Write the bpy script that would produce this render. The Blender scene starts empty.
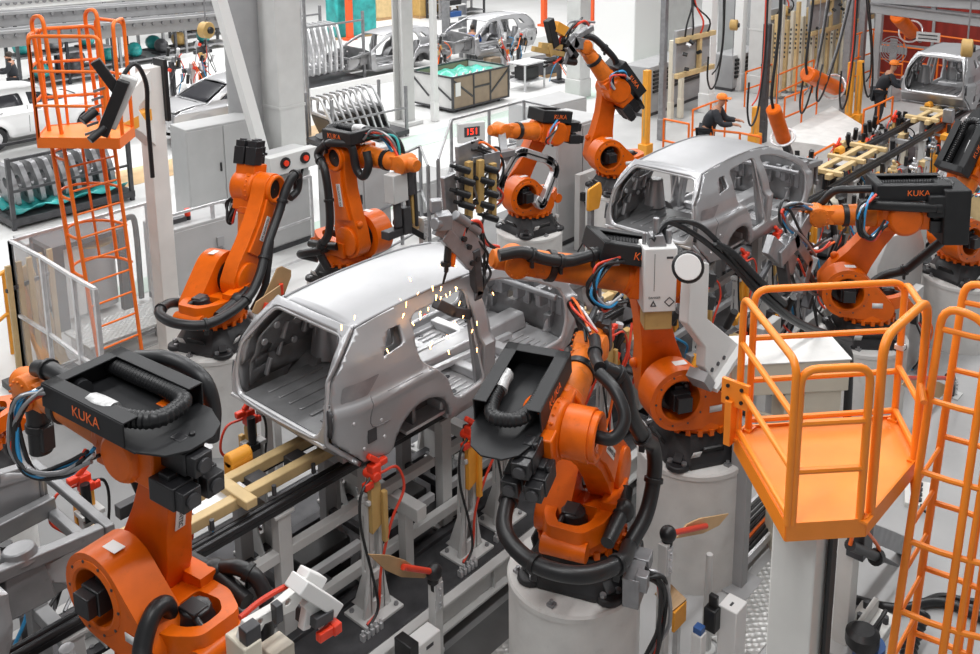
import bpy, bmesh, math, random
from mathutils import Vector as V, Matrix as M
from mathutils.geometry import tessellate_polygon
random.seed(7)
C = bpy.context.scene.collection
R = math.radians
PI = math.pi

# ------------------------------------------------------------------ camera
FPX, PPX, PPY, HCAM = 985.0, 530.0, 83.0, 7.0
PIT = math.atan2(208, FPX); AZ = math.atan2(850, math.hypot(FPX, 208))
_fh = V((math.cos(AZ), math.sin(AZ), 0)); _Rt = V((math.sin(AZ), -math.cos(AZ), 0)); _Z = V((0, 0, 1))
_F = _fh * math.cos(PIT) - _Z * math.sin(PIT); _U = _fh * math.sin(PIT) + _Z * math.cos(PIT)
CAM = V((0, 0, HCAM))
def ray(x, y): return _F * FPX + _Rt * (x - PPX) - _U * (y - PPY)
def at(x, y, z=0.0):
    r = ray(x, y); return CAM + r * ((z - HCAM) / r.z)
def atY(x, y, Y):
    r = ray(x, y); return CAM + r * (Y / r.y)
def atX(x, y, X):
    r = ray(x, y); return CAM + r * (X / r.x)
cd = bpy.data.cameras.new('camera'); co = bpy.data.objects.new('camera', cd); C.objects.link(co)
co.location = CAM
co.rotation_euler = M((_Rt, _U, -_F)).transposed().to_euler()
cd.sensor_width = 36; cd.lens = 36 * FPX / 980
cd.shift_x = (490 - PPX) / 980; cd.shift_y = (PPY - 327) / 980
cd.clip_end = 300
bpy.context.scene.camera = co

# ------------------------------------------------------------------ materials
def mat(name, col, rough=.5, metal=0.0, var=.0, scale=6.0, dirt=0.0, dirtcol=(.05, .04, .03), bump=0.0, bscale=40.0, spec=.5, stretch=None, alpha=1.0, trans=0.0, emis=0.0):
    m = bpy.data.materials.new(name); m.use_nodes = True
    nt = m.node_tree; b = nt.nodes['Principled BSDF']; L = nt.links.new
    c = (col[0], col[1], col[2], 1)
    b.inputs['Base Color'].default_value = c
    b.inputs['Roughness'].default_value = rough; b.inputs['Metallic'].default_value = metal
    b.inputs['Specular IOR Level'].default_value = spec
    b.inputs['Alpha'].default_value = alpha; b.inputs['Transmission Weight'].default_value = trans
    if emis:
        b.inputs['Emission Color'].default_value = c; b.inputs['Emission Strength'].default_value = emis
    tc = nt.nodes.new('ShaderNodeTexCoord')
    src = tc.outputs['Object']
    if stretch:
        mp = nt.nodes.new('ShaderNodeMapping'); mp.inputs['Scale'].default_value = stretch
        L(src, mp.inputs['Vector']); src = mp.outputs['Vector']
    last = None
    if var or dirt:
        n = nt.nodes.new('ShaderNodeTexNoise'); n.inputs['Scale'].default_value = scale; n.inputs['Detail'].default_value = 6
        L(src, n.inputs['Vector'])
        r1 = nt.nodes.new('ShaderNodeMapRange'); r1.inputs['From Min'].default_value = .3; r1.inputs['From Max'].default_value = .7
        r1.inputs['To Min'].default_value = 1 - var; r1.inputs['To Max'].default_value = 1 + var
        L(n.outputs['Fac'], r1.inputs['Value'])
        hs = nt.nodes.new('ShaderNodeHueSaturation'); hs.inputs['Color'].default_value = c
        L(r1.outputs['Result'], hs.inputs['Value']); last = hs.outputs['Color']
        if dirt:
            n2 = nt.nodes.new('ShaderNodeTexNoise'); n2.inputs['Scale'].default_value = scale * 2.3; n2.inputs['Detail'].default_value = 8; n2.inputs['Roughness'].default_value = .7
            L(src, n2.inputs['Vector'])
            r2 = nt.nodes.new('ShaderNodeMapRange'); r2.inputs['From Min'].default_value = .58; r2.inputs['From Max'].default_value = .72
            r2.inputs['To Max'].default_value = dirt
            L(n2.outputs['Fac'], r2.inputs['Value'])
            mx = nt.nodes.new('ShaderNodeMix'); mx.data_type = 'RGBA'
            L(r2.outputs['Result'], mx.inputs['Factor']); L(last, mx.inputs[6]); mx.inputs[7].default_value = (*dirtcol, 1)
            last = mx.outputs[2]
        L(last, b.inputs['Base Color'])
    if bump:
        n3 = nt.nodes.new('ShaderNodeTexNoise'); n3.inputs['Scale'].default_value = bscale; n3.inputs['Detail'].default_value = 4
        L(src, n3.inputs['Vector'])
        bp = nt.nodes.new('ShaderNodeBump'); bp.inputs['Strength'].default_value = bump; bp.inputs['Distance'].default_value = .01
        L(n3.outputs['Fac'], bp.inputs['Height']); L(bp.outputs['Normal'], b.inputs['Normal'])
    return m

ORANGE = mat('robot_orange', (.72, .125, .002), .36, var=.10, scale=5, dirt=.3, dirtcol=(.28, .06, .005), spec=.35)
ORANGE_WORN = mat('worn_orange', (.68, .16, .012), .48, var=.18, scale=5, dirt=.6, dirtcol=(.20, .09, .04), spec=.35)
RAIL_OR = mat('railing_orange', (.92, .26, .015), .42, var=.06, scale=4)
RAIL_DK = mat('railing_deep_orange', (.86, .17, .01), .45, var=.06, scale=4)
DECK_OR = mat('deck_orange', (.90, .28, .03), .5, var=.10, scale=3, dirt=.25, dirtcol=(.35, .15, .05))
BLACK = mat('black_plastic', (.010, .010, .011), .42, var=.2, scale=9)
CAST = mat('black_casting', (.018, .018, .02), .5, var=.25, scale=9, bump=.15, bscale=60)
TRAYM = mat('tray_black', (.015, .0155, .017), .5, var=.2, scale=5, spec=.35)
HOSE = mat('hose_rubber', (.013, .0135, .015), .4, var=.2, scale=14)
CABLE = mat('cable_black', (.012, .012, .013), .45)
MOTOR = mat('motor_black', (.016, .016, .018), .35)
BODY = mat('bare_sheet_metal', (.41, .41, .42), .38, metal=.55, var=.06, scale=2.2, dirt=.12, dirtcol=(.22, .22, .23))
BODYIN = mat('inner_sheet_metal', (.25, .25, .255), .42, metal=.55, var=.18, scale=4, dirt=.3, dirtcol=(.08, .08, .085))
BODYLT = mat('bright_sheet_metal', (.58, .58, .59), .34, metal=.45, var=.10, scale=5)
STEEL = mat('steel_grey', (.30, .30, .31), .4, metal=.6, var=.15, scale=8)
DSTEEL = mat('dark_steel', (.075, .075, .08), .45, metal=.5, var=.25, scale=6)
RAILBK = mat('black_rail', (.02, .02, .022), .3, metal=.3, var=.2, scale=7)
ALU = mat('aluminium', (.62, .62, .63), .35, metal=.5, var=.12, scale=10)
WHITE = mat('white_paint', (.74, .73, .70), .45, var=.05, scale=3, dirt=.10, dirtcol=(.4, .38, .34))
LGREY = mat('light_grey_paint', (.56, .56, .55), .5, var=.06, scale=2.5, dirt=.12, dirtcol=(.33, .32, .3))
CABM = mat('cabinet_grey_paint', (.42, .42, .42), .5, var=.05, scale=2.5, dirt=.1, dirtcol=(.28, .28, .27))
MGREY = mat('mid_grey_paint', (.33, .33, .335), .5, var=.07, scale=2.5)
CREAM = mat('cream_paint', (.66, .61, .50), .5, var=.06, scale=3, dirt=.15, dirtcol=(.35, .3, .22))
CONC = mat('pedestal_concrete', (.66, .65, .63), .75, var=.09, scale=3.5, dirt=.25, dirtcol=(.36, .34, .31), bump=.15, bscale=25)
OCHRE = mat('ochre_paint', (.50, .32, .11), .5, var=.12, scale=5, dirt=.3, dirtcol=(.2, .13, .05))
OCHRE_LT = mat('pale_ochre_paint', (.60, .44, .22), .5, var=.12, scale=5, dirt=.3, dirtcol=(.3, .2, .1))
YELLOW = mat('yellow_orange_paint', (.80, .34, .03), .48, var=.1, scale=4)
RED = mat('red_clamp', (.78, .045, .012), .4, var=.1, scale=10)
REDC = mat('red_hose', (.66, .05, .02), .4)
BLUEC = mat('blue_hose', (.03, .25, .50), .4)
BLUE = mat('blue_plastic', (.03, .10, .30), .4, var=.1)
TEAL = mat('teal_wrap', (.03, .33, .32), .35, var=.35, scale=3, bump=.6, bscale=5)
GREENF = mat('green_foil', (.10, .50, .38), .3, var=.3, scale=4, bump=.8, bscale=7)
WOOD = mat('brown_board', (.40, .25, .12), .55, var=.15, scale=3, stretch=(1, 8, 1))
WOODLT = mat('pale_board', (.62, .40, .20), .55, var=.15, scale=3, stretch=(1, 8, 1))
CARD = mat('brown_crate_board', (.28, .215, .15), .6, var=.10, scale=4)
GLASS = mat('clear_panel', (.80, .82, .83), .12, alpha=.16)
DGLASS = mat('dark_glazing', (.03, .03, .035), .15)
SKIN = mat('skin', (.42, .21, .13), .55)
HAIR = mat('dark_hair', (.03, .02, .015), .6)
NAVY = mat('dark_navy_cloth', (.022, .024, .03), .8, var=.2, scale=12)
GREYCL = mat('grey_cloth', (.10, .105, .11), .8, var=.2, scale=12)
BLUECL = mat('blue_cloth', (.01, .12, .50), .7, var=.15, scale=12)
CAPM = mat('orange_cloth', (.88, .22, .02), .6, var=.12, scale=12)
PAPER = mat('label_white', (.75, .75, .74), .5)
INK = mat('label_ink', (.05, .05, .055), .5)
ORTXT = mat('logo_orange', (.90, .16, .02), .4)
TAPE = mat('silver_tape', (.55, .55, .55), .4, metal=.3, var=.25, scale=20, bump=.6, bscale=50)
REDWALL = mat('dark_red_panel', (.24, .016, .008), .5, var=.25, scale=1.2, stretch=(3, 3, .4))
REDPOST = mat('red_post', (.75, .10, .02), .5)
LED = mat('red_led', (1.0, .03, .01), .4, emis=2.5)
SPARK = mat('spark_glow', (1.0, .45, .12), .4, emis=14)

# ------------------------------------------------------------------ mesh builder
class MB:
    def __init__(s): s.v = []; s.f = []; s.mx = None
    def add(s, vs, fs, mx=None):
        b = len(s.v)
        for p in vs:
            p = V(p)
            if mx is not None: p = mx @ p
            if s.mx is not None: p = s.mx @ p
            s.v.append(p)
        s.f += [tuple(b + i for i in f) for f in fs]; return s
    def box(s, c, d, mx=None, top=1.0):
        x, y, z = d[0] / 2, d[1] / 2, d[2] / 2; t = top
        vs = [(-x, -y, -z), (x, -y, -z), (x, y, -z), (-x, y, -z), (-x * t, -y * t, z), (x * t, -y * t, z), (x * t, y * t, z), (-x * t, y * t, z)]
        m = M.Translation(V(c)) if mx is None else M.Translation(V(c)) @ mx
        return s.add(vs, [(0, 3, 2, 1), (4, 5, 6, 7), (0, 1, 5, 4), (1, 2, 6, 5), (2, 3, 7, 6), (3, 0, 4, 7)], m)
    def bar(s, p, q, w, h=None, up=(0, 0, 1)):
        p, q = V(p), V(q); h = h or w; d = q - p; L = d.length
        if L < 1e-6: return s
        m = frame(p, d, up)
        return s.box((0, 0, 0), (1, 1, 1), m @ M.Translation((L / 2, 0, 0)) @ M.Diagonal((L, w, h, 1)))
    def cyl(s, p, q, r, r2=None, n=14, cap=True):
        p, q = V(p), V(q); r2 = r if r2 is None else r2
        return s.lathe([(0, r), ((q - p).length, r2)], p, q - p, n, cap)
    def lathe(s, prof, p=(0, 0, 0), ax=(0, 0, 1), n=20, cap=True):
        m = frame(p, ax, (0, 0, 1))
        vs, fs = [], []
        for (t, r) in prof:
            for k in range(n):
                a = 2 * PI * k / n; vs.append((t, r * math.cos(a), r * math.sin(a)))
        for i in range(len(prof) - 1):
            for k in range(n):
                a, b = i * n + k, i * n + (k + 1) % n
                fs.append((a, a + n, b + n, b))
        if cap:
            fs.append(tuple(range(n))); fs.append(tuple(reversed(range((len(prof) - 1) * n, len(prof) * n))))
        return s.add(vs, fs, m)
    def ball(s, c, r, sc=(1, 1, 1), n=14):
        k = n // 2 + 1
        prof = [(-r * math.cos(PI * i / k), max(1e-4, r * math.sin(PI * i / k))) for i in range(k + 1)]
        m = MB().lathe(prof, (0, 0, 0), (0, 0, 1), n)
        return s.add([(v.x * sc[0] + c[0], v.y * sc[1] + c[1], v.z * sc[2] + c[2]) for v in m.v], m.f)
    def tube(s, pts, r, n=8, smooth=4, closed=False, cor=None):
        P = [V(p) for p in pts]
        if smooth > 1 and len(P) > 2: P = catmull(P, smooth, closed)
        return s.sweep(P, r, n, closed, cor)
    def sweep(s, P, r, n=8, closed=False, cor=None):
        if cor:
            P = resample(P, cor / 2); rr = [r if i % 2 else r * .86 for i in range(len(P))]
        else: rr = [r] * len(P)
        N = len(P); vs, fs = [], []
        up = None
        for i in range(N):
            a = P[i - 1] if (i or closed) else P[0]; b = P[(i + 1) % N] if (i < N - 1 or closed) else P[-1]
            t = (b - a)
            if t.length < 1e-9: t = V((0, 0, 1))
            t.normalize()
            if up is None:
                up = V((0, 0, 1)) if abs(t.z) < .9 else V((1, 0, 0))
            u = (up - t * up.dot(t))
            if u.length < 1e-5: u = t.orthogonal()
            u.normalize(); w = t.cross(u); up = u
            for k in range(n):
                an = 2 * PI * k / n; vs.append(P[i] + (u * math.cos(an) + w * math.sin(an)) * rr[i])
        for i in range(N if closed else N - 1):
            for k in range(n):
                a, b = i * n + k, i * n + (k + 1) % n; c, d = ((i + 1) % N) * n + k, ((i + 1) % N) * n + (k + 1) % n
                fs.append((a, b, d, c))
        if not closed:
            fs.append(tuple(reversed(range(n)))); fs.append(tuple(range((N - 1) * n, N * n)))
        return s.add(vs, fs)
    def rail(s, pts, r, fil=.12, n=8, closed=False):
        return s.sweep(fillet([V(p) for p in pts], fil, closed), r, n, closed)
    def prism(s, poly, holes=(), mx=None, d=.1, d0=0.0):
        """2-D outline (x,y) with holes, extruded d0..d along local z, then mx."""
        loops = [list(poly)] + [list(h) for h in holes]
        flat = [p for lp in loops for p in lp]; n = len(flat)
        tris = tessellate_polygon([[V((p[0], p[1], 0)) for p in lp] for lp in loops])
        vs = [(p[0], p[1], d0) for p in flat] + [(p[0], p[1], d) for p in flat]
        fs = []
        for t in tris:
            a, b, c = [V((flat[i][0], flat[i][1])) for i in t]
            cr = (b.x - a.x) * (c.y - a.y) - (b.y - a.y) * (c.x - a.x)
            t = tuple(t) if cr > 0 else (t[0], t[2], t[1])
            fs.append(tuple(i + n for i in t)); fs.append((t[2], t[1], t[0]))
        o = 0
        for li, lp in enumerate(loops):
            k = len(lp); A = sum(lp[i][0] * lp[(i + 1) % k][1] - lp[(i + 1) % k][0] * lp[i][1] for i in range(k))
            fwd = (A > 0) == (li == 0)
            for i in range(k):
                a, b = o + i, o + (i + 1) % k
                fs.append((a, b, b + n, a + n) if fwd else (b, a, a + n, b + n))
            o += k
        return s.add(vs, fs, mx)
    def build(s, name, m, parent=None, bevel=0.0, solid=0.0, ang=38, seg=2):
        me = bpy.data.meshes.new(name); me.from_pydata([tuple(v) for v in s.v], [], s.f); me.update()
        me.materials.append(m)
        for p in me.polygons: p.use_smooth = True
        me.set_sharp_from_angle(angle=R(ang))
        o = bpy.data.objects.new(name, me); C.objects.link(o)
        if parent is not None: o.parent = parent
        if solid:
            md = o.modifiers.new('solid', 'SOLIDIFY'); md.thickness = abs(solid); md.offset = -1 if solid > 0 else 1
        if bevel:
            md = o.modifiers.new('bevel', 'BEVEL'); md.width = bevel; md.segments = seg; md.limit_method = 'ANGLE'; md.angle_limit = R(40)
        return o

def frame(p, d, up=(0, 0, 1)):
    x = V(d).normalized(); u = V(up)
    if abs(x.dot(u.normalized())) > .985: u = V((1, 0, 0)) if abs(x.x) < .9 else V((0, 1, 0))
    y = u.cross(x).normalized(); z = x.cross(y)
    m = M((x, y, z)).transposed().to_4x4(); m.translation = V(p); return m
def catmull(P, k, closed=False):
    N = len(P); out = []
    rng = range(N if closed else N - 1)
    for i in rng:
        p0 = P[i - 1] if (i > 0 or closed) else P[0] * 2 - P[1]
        p1, p2 = P[i], P[(i + 1) % N]
        p3 = P[(i + 2) % N] if (i + 2 < N or closed) else P[-1] * 2 - P[-2]
        for j in range(k):
            t = j / k
            out.append(.5 * ((2 * p1) + (p2 - p0) * t + (2 * p0 - 5 * p1 + 4 * p2 - p3) * t * t + (3 * p1 - p0 - 3 * p2 + p3) * t ** 3))
    if not closed: out.append(P[-1])
    return out
def resample(P, st):
    out = [P[0]]; acc = 0.0
    for a, b in zip(P, P[1:]):
        L = (b - a).length; t = st - acc
        while t <= L and L > 1e-9:
            out.append(a.lerp(b, t / L)); t += st
        acc = (acc + L) % st
    return out
def fillet(P, r, closed=False, k=5):
    out = []; N = len(P)
    for i in range(N):
        if not closed and i in (0, N - 1): out.append(P[i]); continue
        a, b, c = P[i - 1], P[i], P[(i + 1) % N]
        u, w = (a - b), (c - b); lu, lw = u.length, w.length
        if lu < 1e-6 or lw < 1e-6: out.append(b); continue
        rr = min(r, lu * .48, lw * .48); p, q = b + u / lu * rr, b + w / lw * rr
        for j in range(k + 1):
            t = j / k; out.append(p * (1 - t) ** 2 + b * 2 * t * (1 - t) + q * t * t)
    return out
def rpoly(P, r, k=4): return [(v.x, v.y) for v in fillet([V((p[0], p[1], 0)) for p in P], r, True, k)]
def circ(cx, cy, r, n=24, a0=0.0, a1=2 * PI):
    full = abs(a1 - a0 - 2 * PI) < 1e-6
    return [(cx + r * math.cos(a0 + (a1 - a0) * i / (n if full else n - 1)), cy + r * math.sin(a0 + (a1 - a0) * i / (n if full else n - 1))) for i in range(n)]
def hull2(c1, r1, c2, r2, n=14):
    """outline of two circles joined by their outer tangents (counter-clockwise)"""
    dx, dy = c2[0] - c1[0], c2[1] - c1[1]; d = math.hypot(dx, dy); th = math.atan2(dy, dx); al = math.acos((r1 - r2) / d)
    return circ(*c1, r1, n, th + al, th + 2 * PI - al) + circ(*c2, r2, n, th - al, th + al)
XZ = M(((1, 0, 0, 0), (0, 0, -1, 0), (0, 1, 0, 0), (0, 0, 0, 1)))    # prism (x,y)->(x,z), extrude along -y
YZ = M(((0, 0, 1, 0), (1, 0, 0, 0), (0, 1, 0, 0), (0, 0, 0, 1)))     # prism (x,y)->(y,z), extrude along +x

def tag(o, label, cat, group=None, kind=None):
    if label: o['label'] = label
    if cat: o['category'] = cat
    if group: o['group'] = group
    if kind: o['kind'] = kind
    return o
def thing(name, label, cat, loc=(0, 0, 0), rz=0.0, group=None):
    o = bpy.data.objects.new(name, None); C.objects.link(o); o.empty_display_size = .1
    o.location = loc; o.rotation_euler = (0, 0, rz); return tag(o, label, cat, group)
def struct(name, mb, m, **k):
    o = mb.build(name, m, **k); o['kind'] = 'structure'; return o
def dup(root, loc=None, rz=None, label=None, group=None, mats=None):
    def cp(o, par):
        c = o.copy(); C.objects.link(c)
        if par is not None: c.parent = par
        for ch in kids.get(o.name, []): cp(ch, c)
        return c
    kids = {}
    for o in C.objects:
        if o.parent is not None: kids.setdefault(o.parent.name, []).append(o)
    r = cp(root, None)
    if loc is not None: r.location = loc
    if rz is not None: r.rotation_euler = (0, 0, rz)
    if label: r['label'] = label
    if group: r['group'] = group
    return r
def text(name, s, size, mx, m, parent=None, label=None):
    cu = bpy.data.curves.new(name, 'FONT'); cu.body = s; cu.size = size; cu.extrude = .0008; cu.align_x = 'CENTER'; cu.align_y = 'CENTER'
    cu.materials.append(m); o = bpy.data.objects.new(name, cu); C.objects.link(o)
    me = bpy.data.meshes.new_from_object(o); bpy.data.objects.remove(o); o = bpy.data.objects.new(name, me); C.objects.link(o)
    if parent is not None: o.parent = parent
    o.matrix_local = mx; return o
def lerp(a, b, t): return a + (b - a) * t
def interp(x, pts):
    if x <= pts[0][0]: return pts[0][1]
    for (a, va), (b, vb) in zip(pts, pts[1:]):
        if x <= b: return va + (vb - va) * (x - a) / (b - a)
    return pts[-1][1]
def cut_panel(poly, holes, fn, stepu, stepv, flip=False):
    """flat outline with holes, cut into a fine mesh, bent by fn(u,v)->xyz; returns an MB"""
    loops = [list(poly)] + [list(h) for h in holes]; flat = [p for lp in loops for p in lp]
    tris = tessellate_polygon([[V((p[0], p[1], 0)) for p in lp] for lp in loops])
    bm = bmesh.new(); vv = [bm.verts.new((p[0], p[1], 0)) for p in flat]
    for t in tris:
        try: bm.faces.new([vv[i] for i in t])
        except ValueError: pass
    us = [p[0] for p in flat]; vs = [p[1] for p in flat]
    for st, lo, hi, no in ((stepu, min(us), max(us), (1, 0, 0)), (stepv, min(vs), max(vs), (0, 1, 0))):
        k = max(1, int(round((hi - lo) / st)))
        for i in range(1, k):
            c = lo + (hi - lo) * i / k; co = (c, 0, 0) if no[0] else (0, c, 0)
            bmesh.ops.bisect_plane(bm, geom=bm.verts[:] + bm.edges[:] + bm.faces[:], plane_co=co, plane_no=no, dist=1e-5)
    bmesh.ops.recalc_face_normals(bm, faces=bm.faces[:])
    bm.verts.index_update(); mb = MB(); out = []
    for f in bm.faces:
        ids = [v.index for v in f.verts]
        if (f.normal.z < 0) != flip: ids.reverse()
        out.append(tuple(ids))
    mb.add([fn(v.co.x, v.co.y) for v in bm.verts], out); bm.free(); return mb
# ------------------------------------------------------------------ car bodies
WC_R, WC_F, WR = 1.02, 3.50, .36
def car_halfw(x, z):
    y = interp(z, [(-.05, .78), (.05, .82), (.2, .845), (.40, .862), (.56, .872), (.61, .866), (.65, .815), (.8, .785), (.95, .72), (1.08, .635), (1.2, .56), (1.3, .50)])
    if x < .45: y -= (.45 - x) ** 2 * .75
    if x > 2.7: y -= (x - 2.7) ** 2 * .06
    if z < .62:
        for wc in (WC_R, WC_F):
            d = math.hypot(x - wc, z - .02)
            if d < .52: y += .035 * max(0, 1 - abs(d - .40) / .12)
    cr = .60 + (x - 1.0) * .012
    y += .014 * math.exp(-((z - cr) / .045) ** 2)
    return y
def arc(cx, cz, r, a0, a1, n=10): return [(cx + r * math.cos(R(a0 + (a1 - a0) * i / (n - 1))), cz + r * math.sin(R(a0 + (a1 - a0) * i / (n - 1)))) for i in range(n)]
TAILX = [(.05, .34), (.13, .27), (.25, .15), (.36, .05), (.5, .05), (.7, .08), (.85, .12), (1.0, .26), (1.17, .46), (1.25, .56)]
def roof_z(x): return interp(x, [(.40, 1.165), (.6, 1.19), (.9, 1.213), (1.2, 1.225), (1.5, 1.228), (1.8, 1.22), (2.1, 1.20), (2.4, 1.15), (2.6, 1.09)])
def side_outline(full=False):
    o = [(interp(z, TAILX) + .012, z) for z in (.06, .13, .25, .36, .5, .7, .85, 1.0, 1.12)]
    o += [(.50, 1.185)] + [(x, roof_z(x) + .005) for x in (.7, .95, 1.25, 1.55, 1.85, 2.15, 2.4)]
    o += [(2.62, 1.08), (2.9, .95), (3.12, .83), (3.26, .74)]
    if full: o += [(3.6, .72), (4.0, .66), (4.18, .56), (4.22, .35), (4.18, .12), (3.95, .05)] + arc(WC_F, .02, WR, 0, 180)
    else: o += [(3.34, .60), (3.34, .25), (3.28, .05)]
    o += [(3.05, -.03), (1.5, -.03)] + arc(WC_R, .02, WR, 4, 176) + [(.60, .02), (.46, .04)]
    return list(reversed(o))
REAR_DOOR = rpoly([(1.03, .86), (1.10, 1.11), (1.82, 1.14), (1.86, .20), (1.52, .16), (1.40, .24), (1.36, .42), (1.22, .58), (1.06, .70)], .07)
FRONT_DOOR = rpoly([(2.00, .17), (1.98, 1.13), (2.38, 1.07), (2.80, .91), (3.14, .72), (3.17, .40), (3.08, .17)], .08)
QWIN = rpoly([(.66, .90), (.92, .93), (.95, 1.08), (.80, 1.08)], .03)
LAMP = rpoly([(.16, .66), (.20, .80), (.58, .80), (.42, .67)], .03)
def make_car(name, label, loc, rz=0.0, full=False, paint=None, group=None, detail=True):
    root = thing(name, label, 'car body' if not full else 'car', loc, rz, group)
    P = paint or BODY
    if full:
        RW = rpoly([(1.02, .80), (1.12, 1.08), (1.80, 1.10), (1.84, .78)], .05); FW = rpoly([(1.98, .78), (1.97, 1.10), (2.38, 1.04), (2.9, .78)], .05)
        holes = [RW, FW, QWIN]
    else: holes = [REAR_DOOR, FRONT_DOOR, QWIN]
    for sgn in (1, -1):
        mb = cut_panel(side_outline(full), holes, lambda x, z: (x, sgn * car_halfw(x, z), z), .05, .035, flip=sgn < 0)
        # normals point outwards
        mb.f = [tuple(reversed(f)) for f in mb.f]
        so = mb.build('side_panel', P, root, solid=.055, ang=50)
        if detail and not full:
            for hl, rr in ((REAR_DOOR, .014), (FRONT_DOOR, .014)):
                MB().sweep([V((x, sgn * (car_halfw(x, z) - .02), z)) for x, z in fillet3(hl)], rr, 6, True).build('door_flange', BODYLT, so)
            lm = cut_panel(LAMP, [], lambda x, z: (x, sgn * (car_halfw(x, z) + .003), z), .1, .05, flip=sgn < 0); lm.f = [tuple(reversed(f)) for f in lm.f]
            lm.build('lamp_recess', STEEL, so)
            MB().sweep([V((x, sgn * (car_halfw(x, z) + .001), z)) for x, z in [(.44, .655), (.425, .60), (.41, .54), (.40, .48), (.40, .43), (.42, .385), (.47, .36), (.55, .355), (.62, .355)]], .006, 6).build('panel_seam', BODYIN, so)
            MB().sweep([V((x, sgn * (car_halfw(x, .632) + .0), .632)) for x in [.62 + .06 * i for i in range(8)]], .005, 6).build('shoulder_crease', BODYIN, so)
            # access hole and locating dimples low on the rear corner
            hb = MB()
            hb.mx = frame((.42, sgn * (car_halfw(.42, .30) + .0), .30), (0, sgn, 0), (0, 0, 1))
            hb.box((0, 0, 0), (.012, .10, .13)); hb.build('corner_socket', DSTEEL, so, bevel=.004)
            db = MB()
            for x, z in ((.34, .20), (.52, .40), (.24, .48), (.56, .22)):
                y = sgn * car_halfw(x, z); db.cyl((x, y - sgn * .01, z), (x, y + sgn * .008, z), .022, .014, 10)
            db.build('dimple', BODYLT, so)
    # roof skin, crowned; seams along both edges
    rp = rpoly([(.47, -.54), (2.50, -.52), (2.50, .52), (.47, .54)], .06)
    def rf(x, y): return (x, y * (1 if x < 2.2 else 1), roof_z(x) + .03 * (1 - (y / .54) ** 2))
    roof = cut_panel(rp, [], rf, .1, .06).build('roof', P, root, solid=.02, ang=50)
    if detail:
        for sgn in (1, -1):
            MB().sweep([V((x, sgn * .535, roof_z(x) + .004)) for x in [.5 + .1 * i for i in range(20)]], .013, 6).build('roof_seam', BODYIN if paint is None else P, roof)
    # rear frame with the tailgate opening
    zs = [.06, .13, .25, .36, .5, .7, .85, 1.0, 1.12, 1.185]
    outer = [(car_halfw(interp(z, TAILX), z) - .01, z) for z in zs] + [(-(car_halfw(interp(z, TAILX), z) - .01), z) for z in reversed(zs)]
    gate = rpoly([(-.62, .37), (.62, .37), (.70, .52), (.685, .80), (.525, 1.135), (-.525, 1.135), (-.685, .80), (-.70, .52)], .08)
    glass = rpoly([(-.64, .82), (.64, .82), (.50, 1.10), (-.50, 1.10)], .06)
    def rr_(y, z): return (interp(z, TAILX) - .05 * (1 - (y / .8) ** 2) * (1 if z < .45 else .3), y, z)
    rear = cut_panel(outer, [glass if full else gate], rr_, .05, .035, flip=True)
    rear.f = [tuple(reversed(f)) for f in rear.f]
    rf_ = rear.build('tail_frame', P, root, solid=.04, ang=50)
    if detail and not full:
        MB().sweep([V(rr_(y, z)) - V((.012, 0, 0)) for y, z in fillet3(gate)], .02, 6, True).build('gate_flange', BODYLT, rf_)
        MB().bar((.455, -.50, 1.178), (.455, .50, 1.178), .03, .012).build('roof_channel', DSTEEL, rf_)
        bb = MB()
        for y0, y1 in ((-.72, -.20), (.18, .74)): bb.box((.01, (y0 + y1) / 2, .335), (.05, y1 - y0, .035))
        for y0, y1 in ((-.16, .16),): bb.box((.11, (y0 + y1) / 2, .26), (.05, y1 - y0, .08))
        bb.build('bumper_bracket', BODYLT, rf_, bevel=.006)
        nb = MB()
        for y in (-.62, -.40, .36, .58): nb.cyl((.13, y, .22), (.2, y, .22), .03, .04, 10)
        nb.box((.28, -.64, .10), (.14, .10, .08)); nb.box((.28, .64, .10), (.14, .10, .08))
        nb.build('tow_fitting', STEEL, rf_, bevel=.004)
        # dark tail lamp sockets on the rear corners
        for sgn in (1, -1):
            lb = cut_panel([(sgn * .71, .42), (sgn * .785, .42), (sgn * .775, .64), (sgn * .71, .64)], [], lambda y, z: (rr_(y, z)[0] - .008, y, z), .05, .05)
            lb.build('tail_lamp_socket', DSTEEL, rf_, solid=.01)
    # floor pan, boot floor, wheel houses, tunnel, cross members
    fl = MB().box((2.1, 0, .05), (2.4, 1.5, .03)); floor = fl.build('floor_pan', BODYLT, root)
    ft = MB().prism([(-.16, 0), (-.11, .17), (.11, .17), (.16, 0)], mx=M.Translation((1.05, 0, .065)) @ YZ, d=2.2); ft.build('tunnel', BODYLT, floor, bevel=.02)
    for x in (1.42, 2.05, 2.6):
        for sg in (1, -1): MB().box((x, sg * .44, .11), (.12, .58, .09)).build('cross_member', BODYLT, floor, bevel=.012)
    for sg in (1, -1):
        MB().box((1.62, sg * .42, .072), (.20, .44, .012)).build('floor_recess', DSTEEL, floor); MB().bar((1.2, sg * .22, .2), (2.9, sg * .22, .12), .07, .06).build('long_member', BODYLT, floor, bevel=.01)
    MB().box((1.16, 0, .26), (.2, 1.2, .05)).build('seat_step', BODYLT, floor, bevel=.012)
    rb = MB()
    for sg in (1, -1):
        for k in range(5):
            for x0, L in ((1.58, .34), (2.2, .3), (2.75, .32)): rb.box((x0 + L / 2, sg * (.26 + .085 * k), .07), (L, .035, .022))
    rb.build('floor_rib', BODYLT, floor, bevel=.008)
    hb = MB()
    for sg in (1, -1):
        for x, y in ((1.68, .58), (1.85, .3), (2.3, .62), (2.45, .4), (2.9, .5)): hb.cyl((x, sg * y, .066), (x, sg * y, .085), .026, n=10)
    hb.build('floor_plug', DSTEEL, floor)
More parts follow.
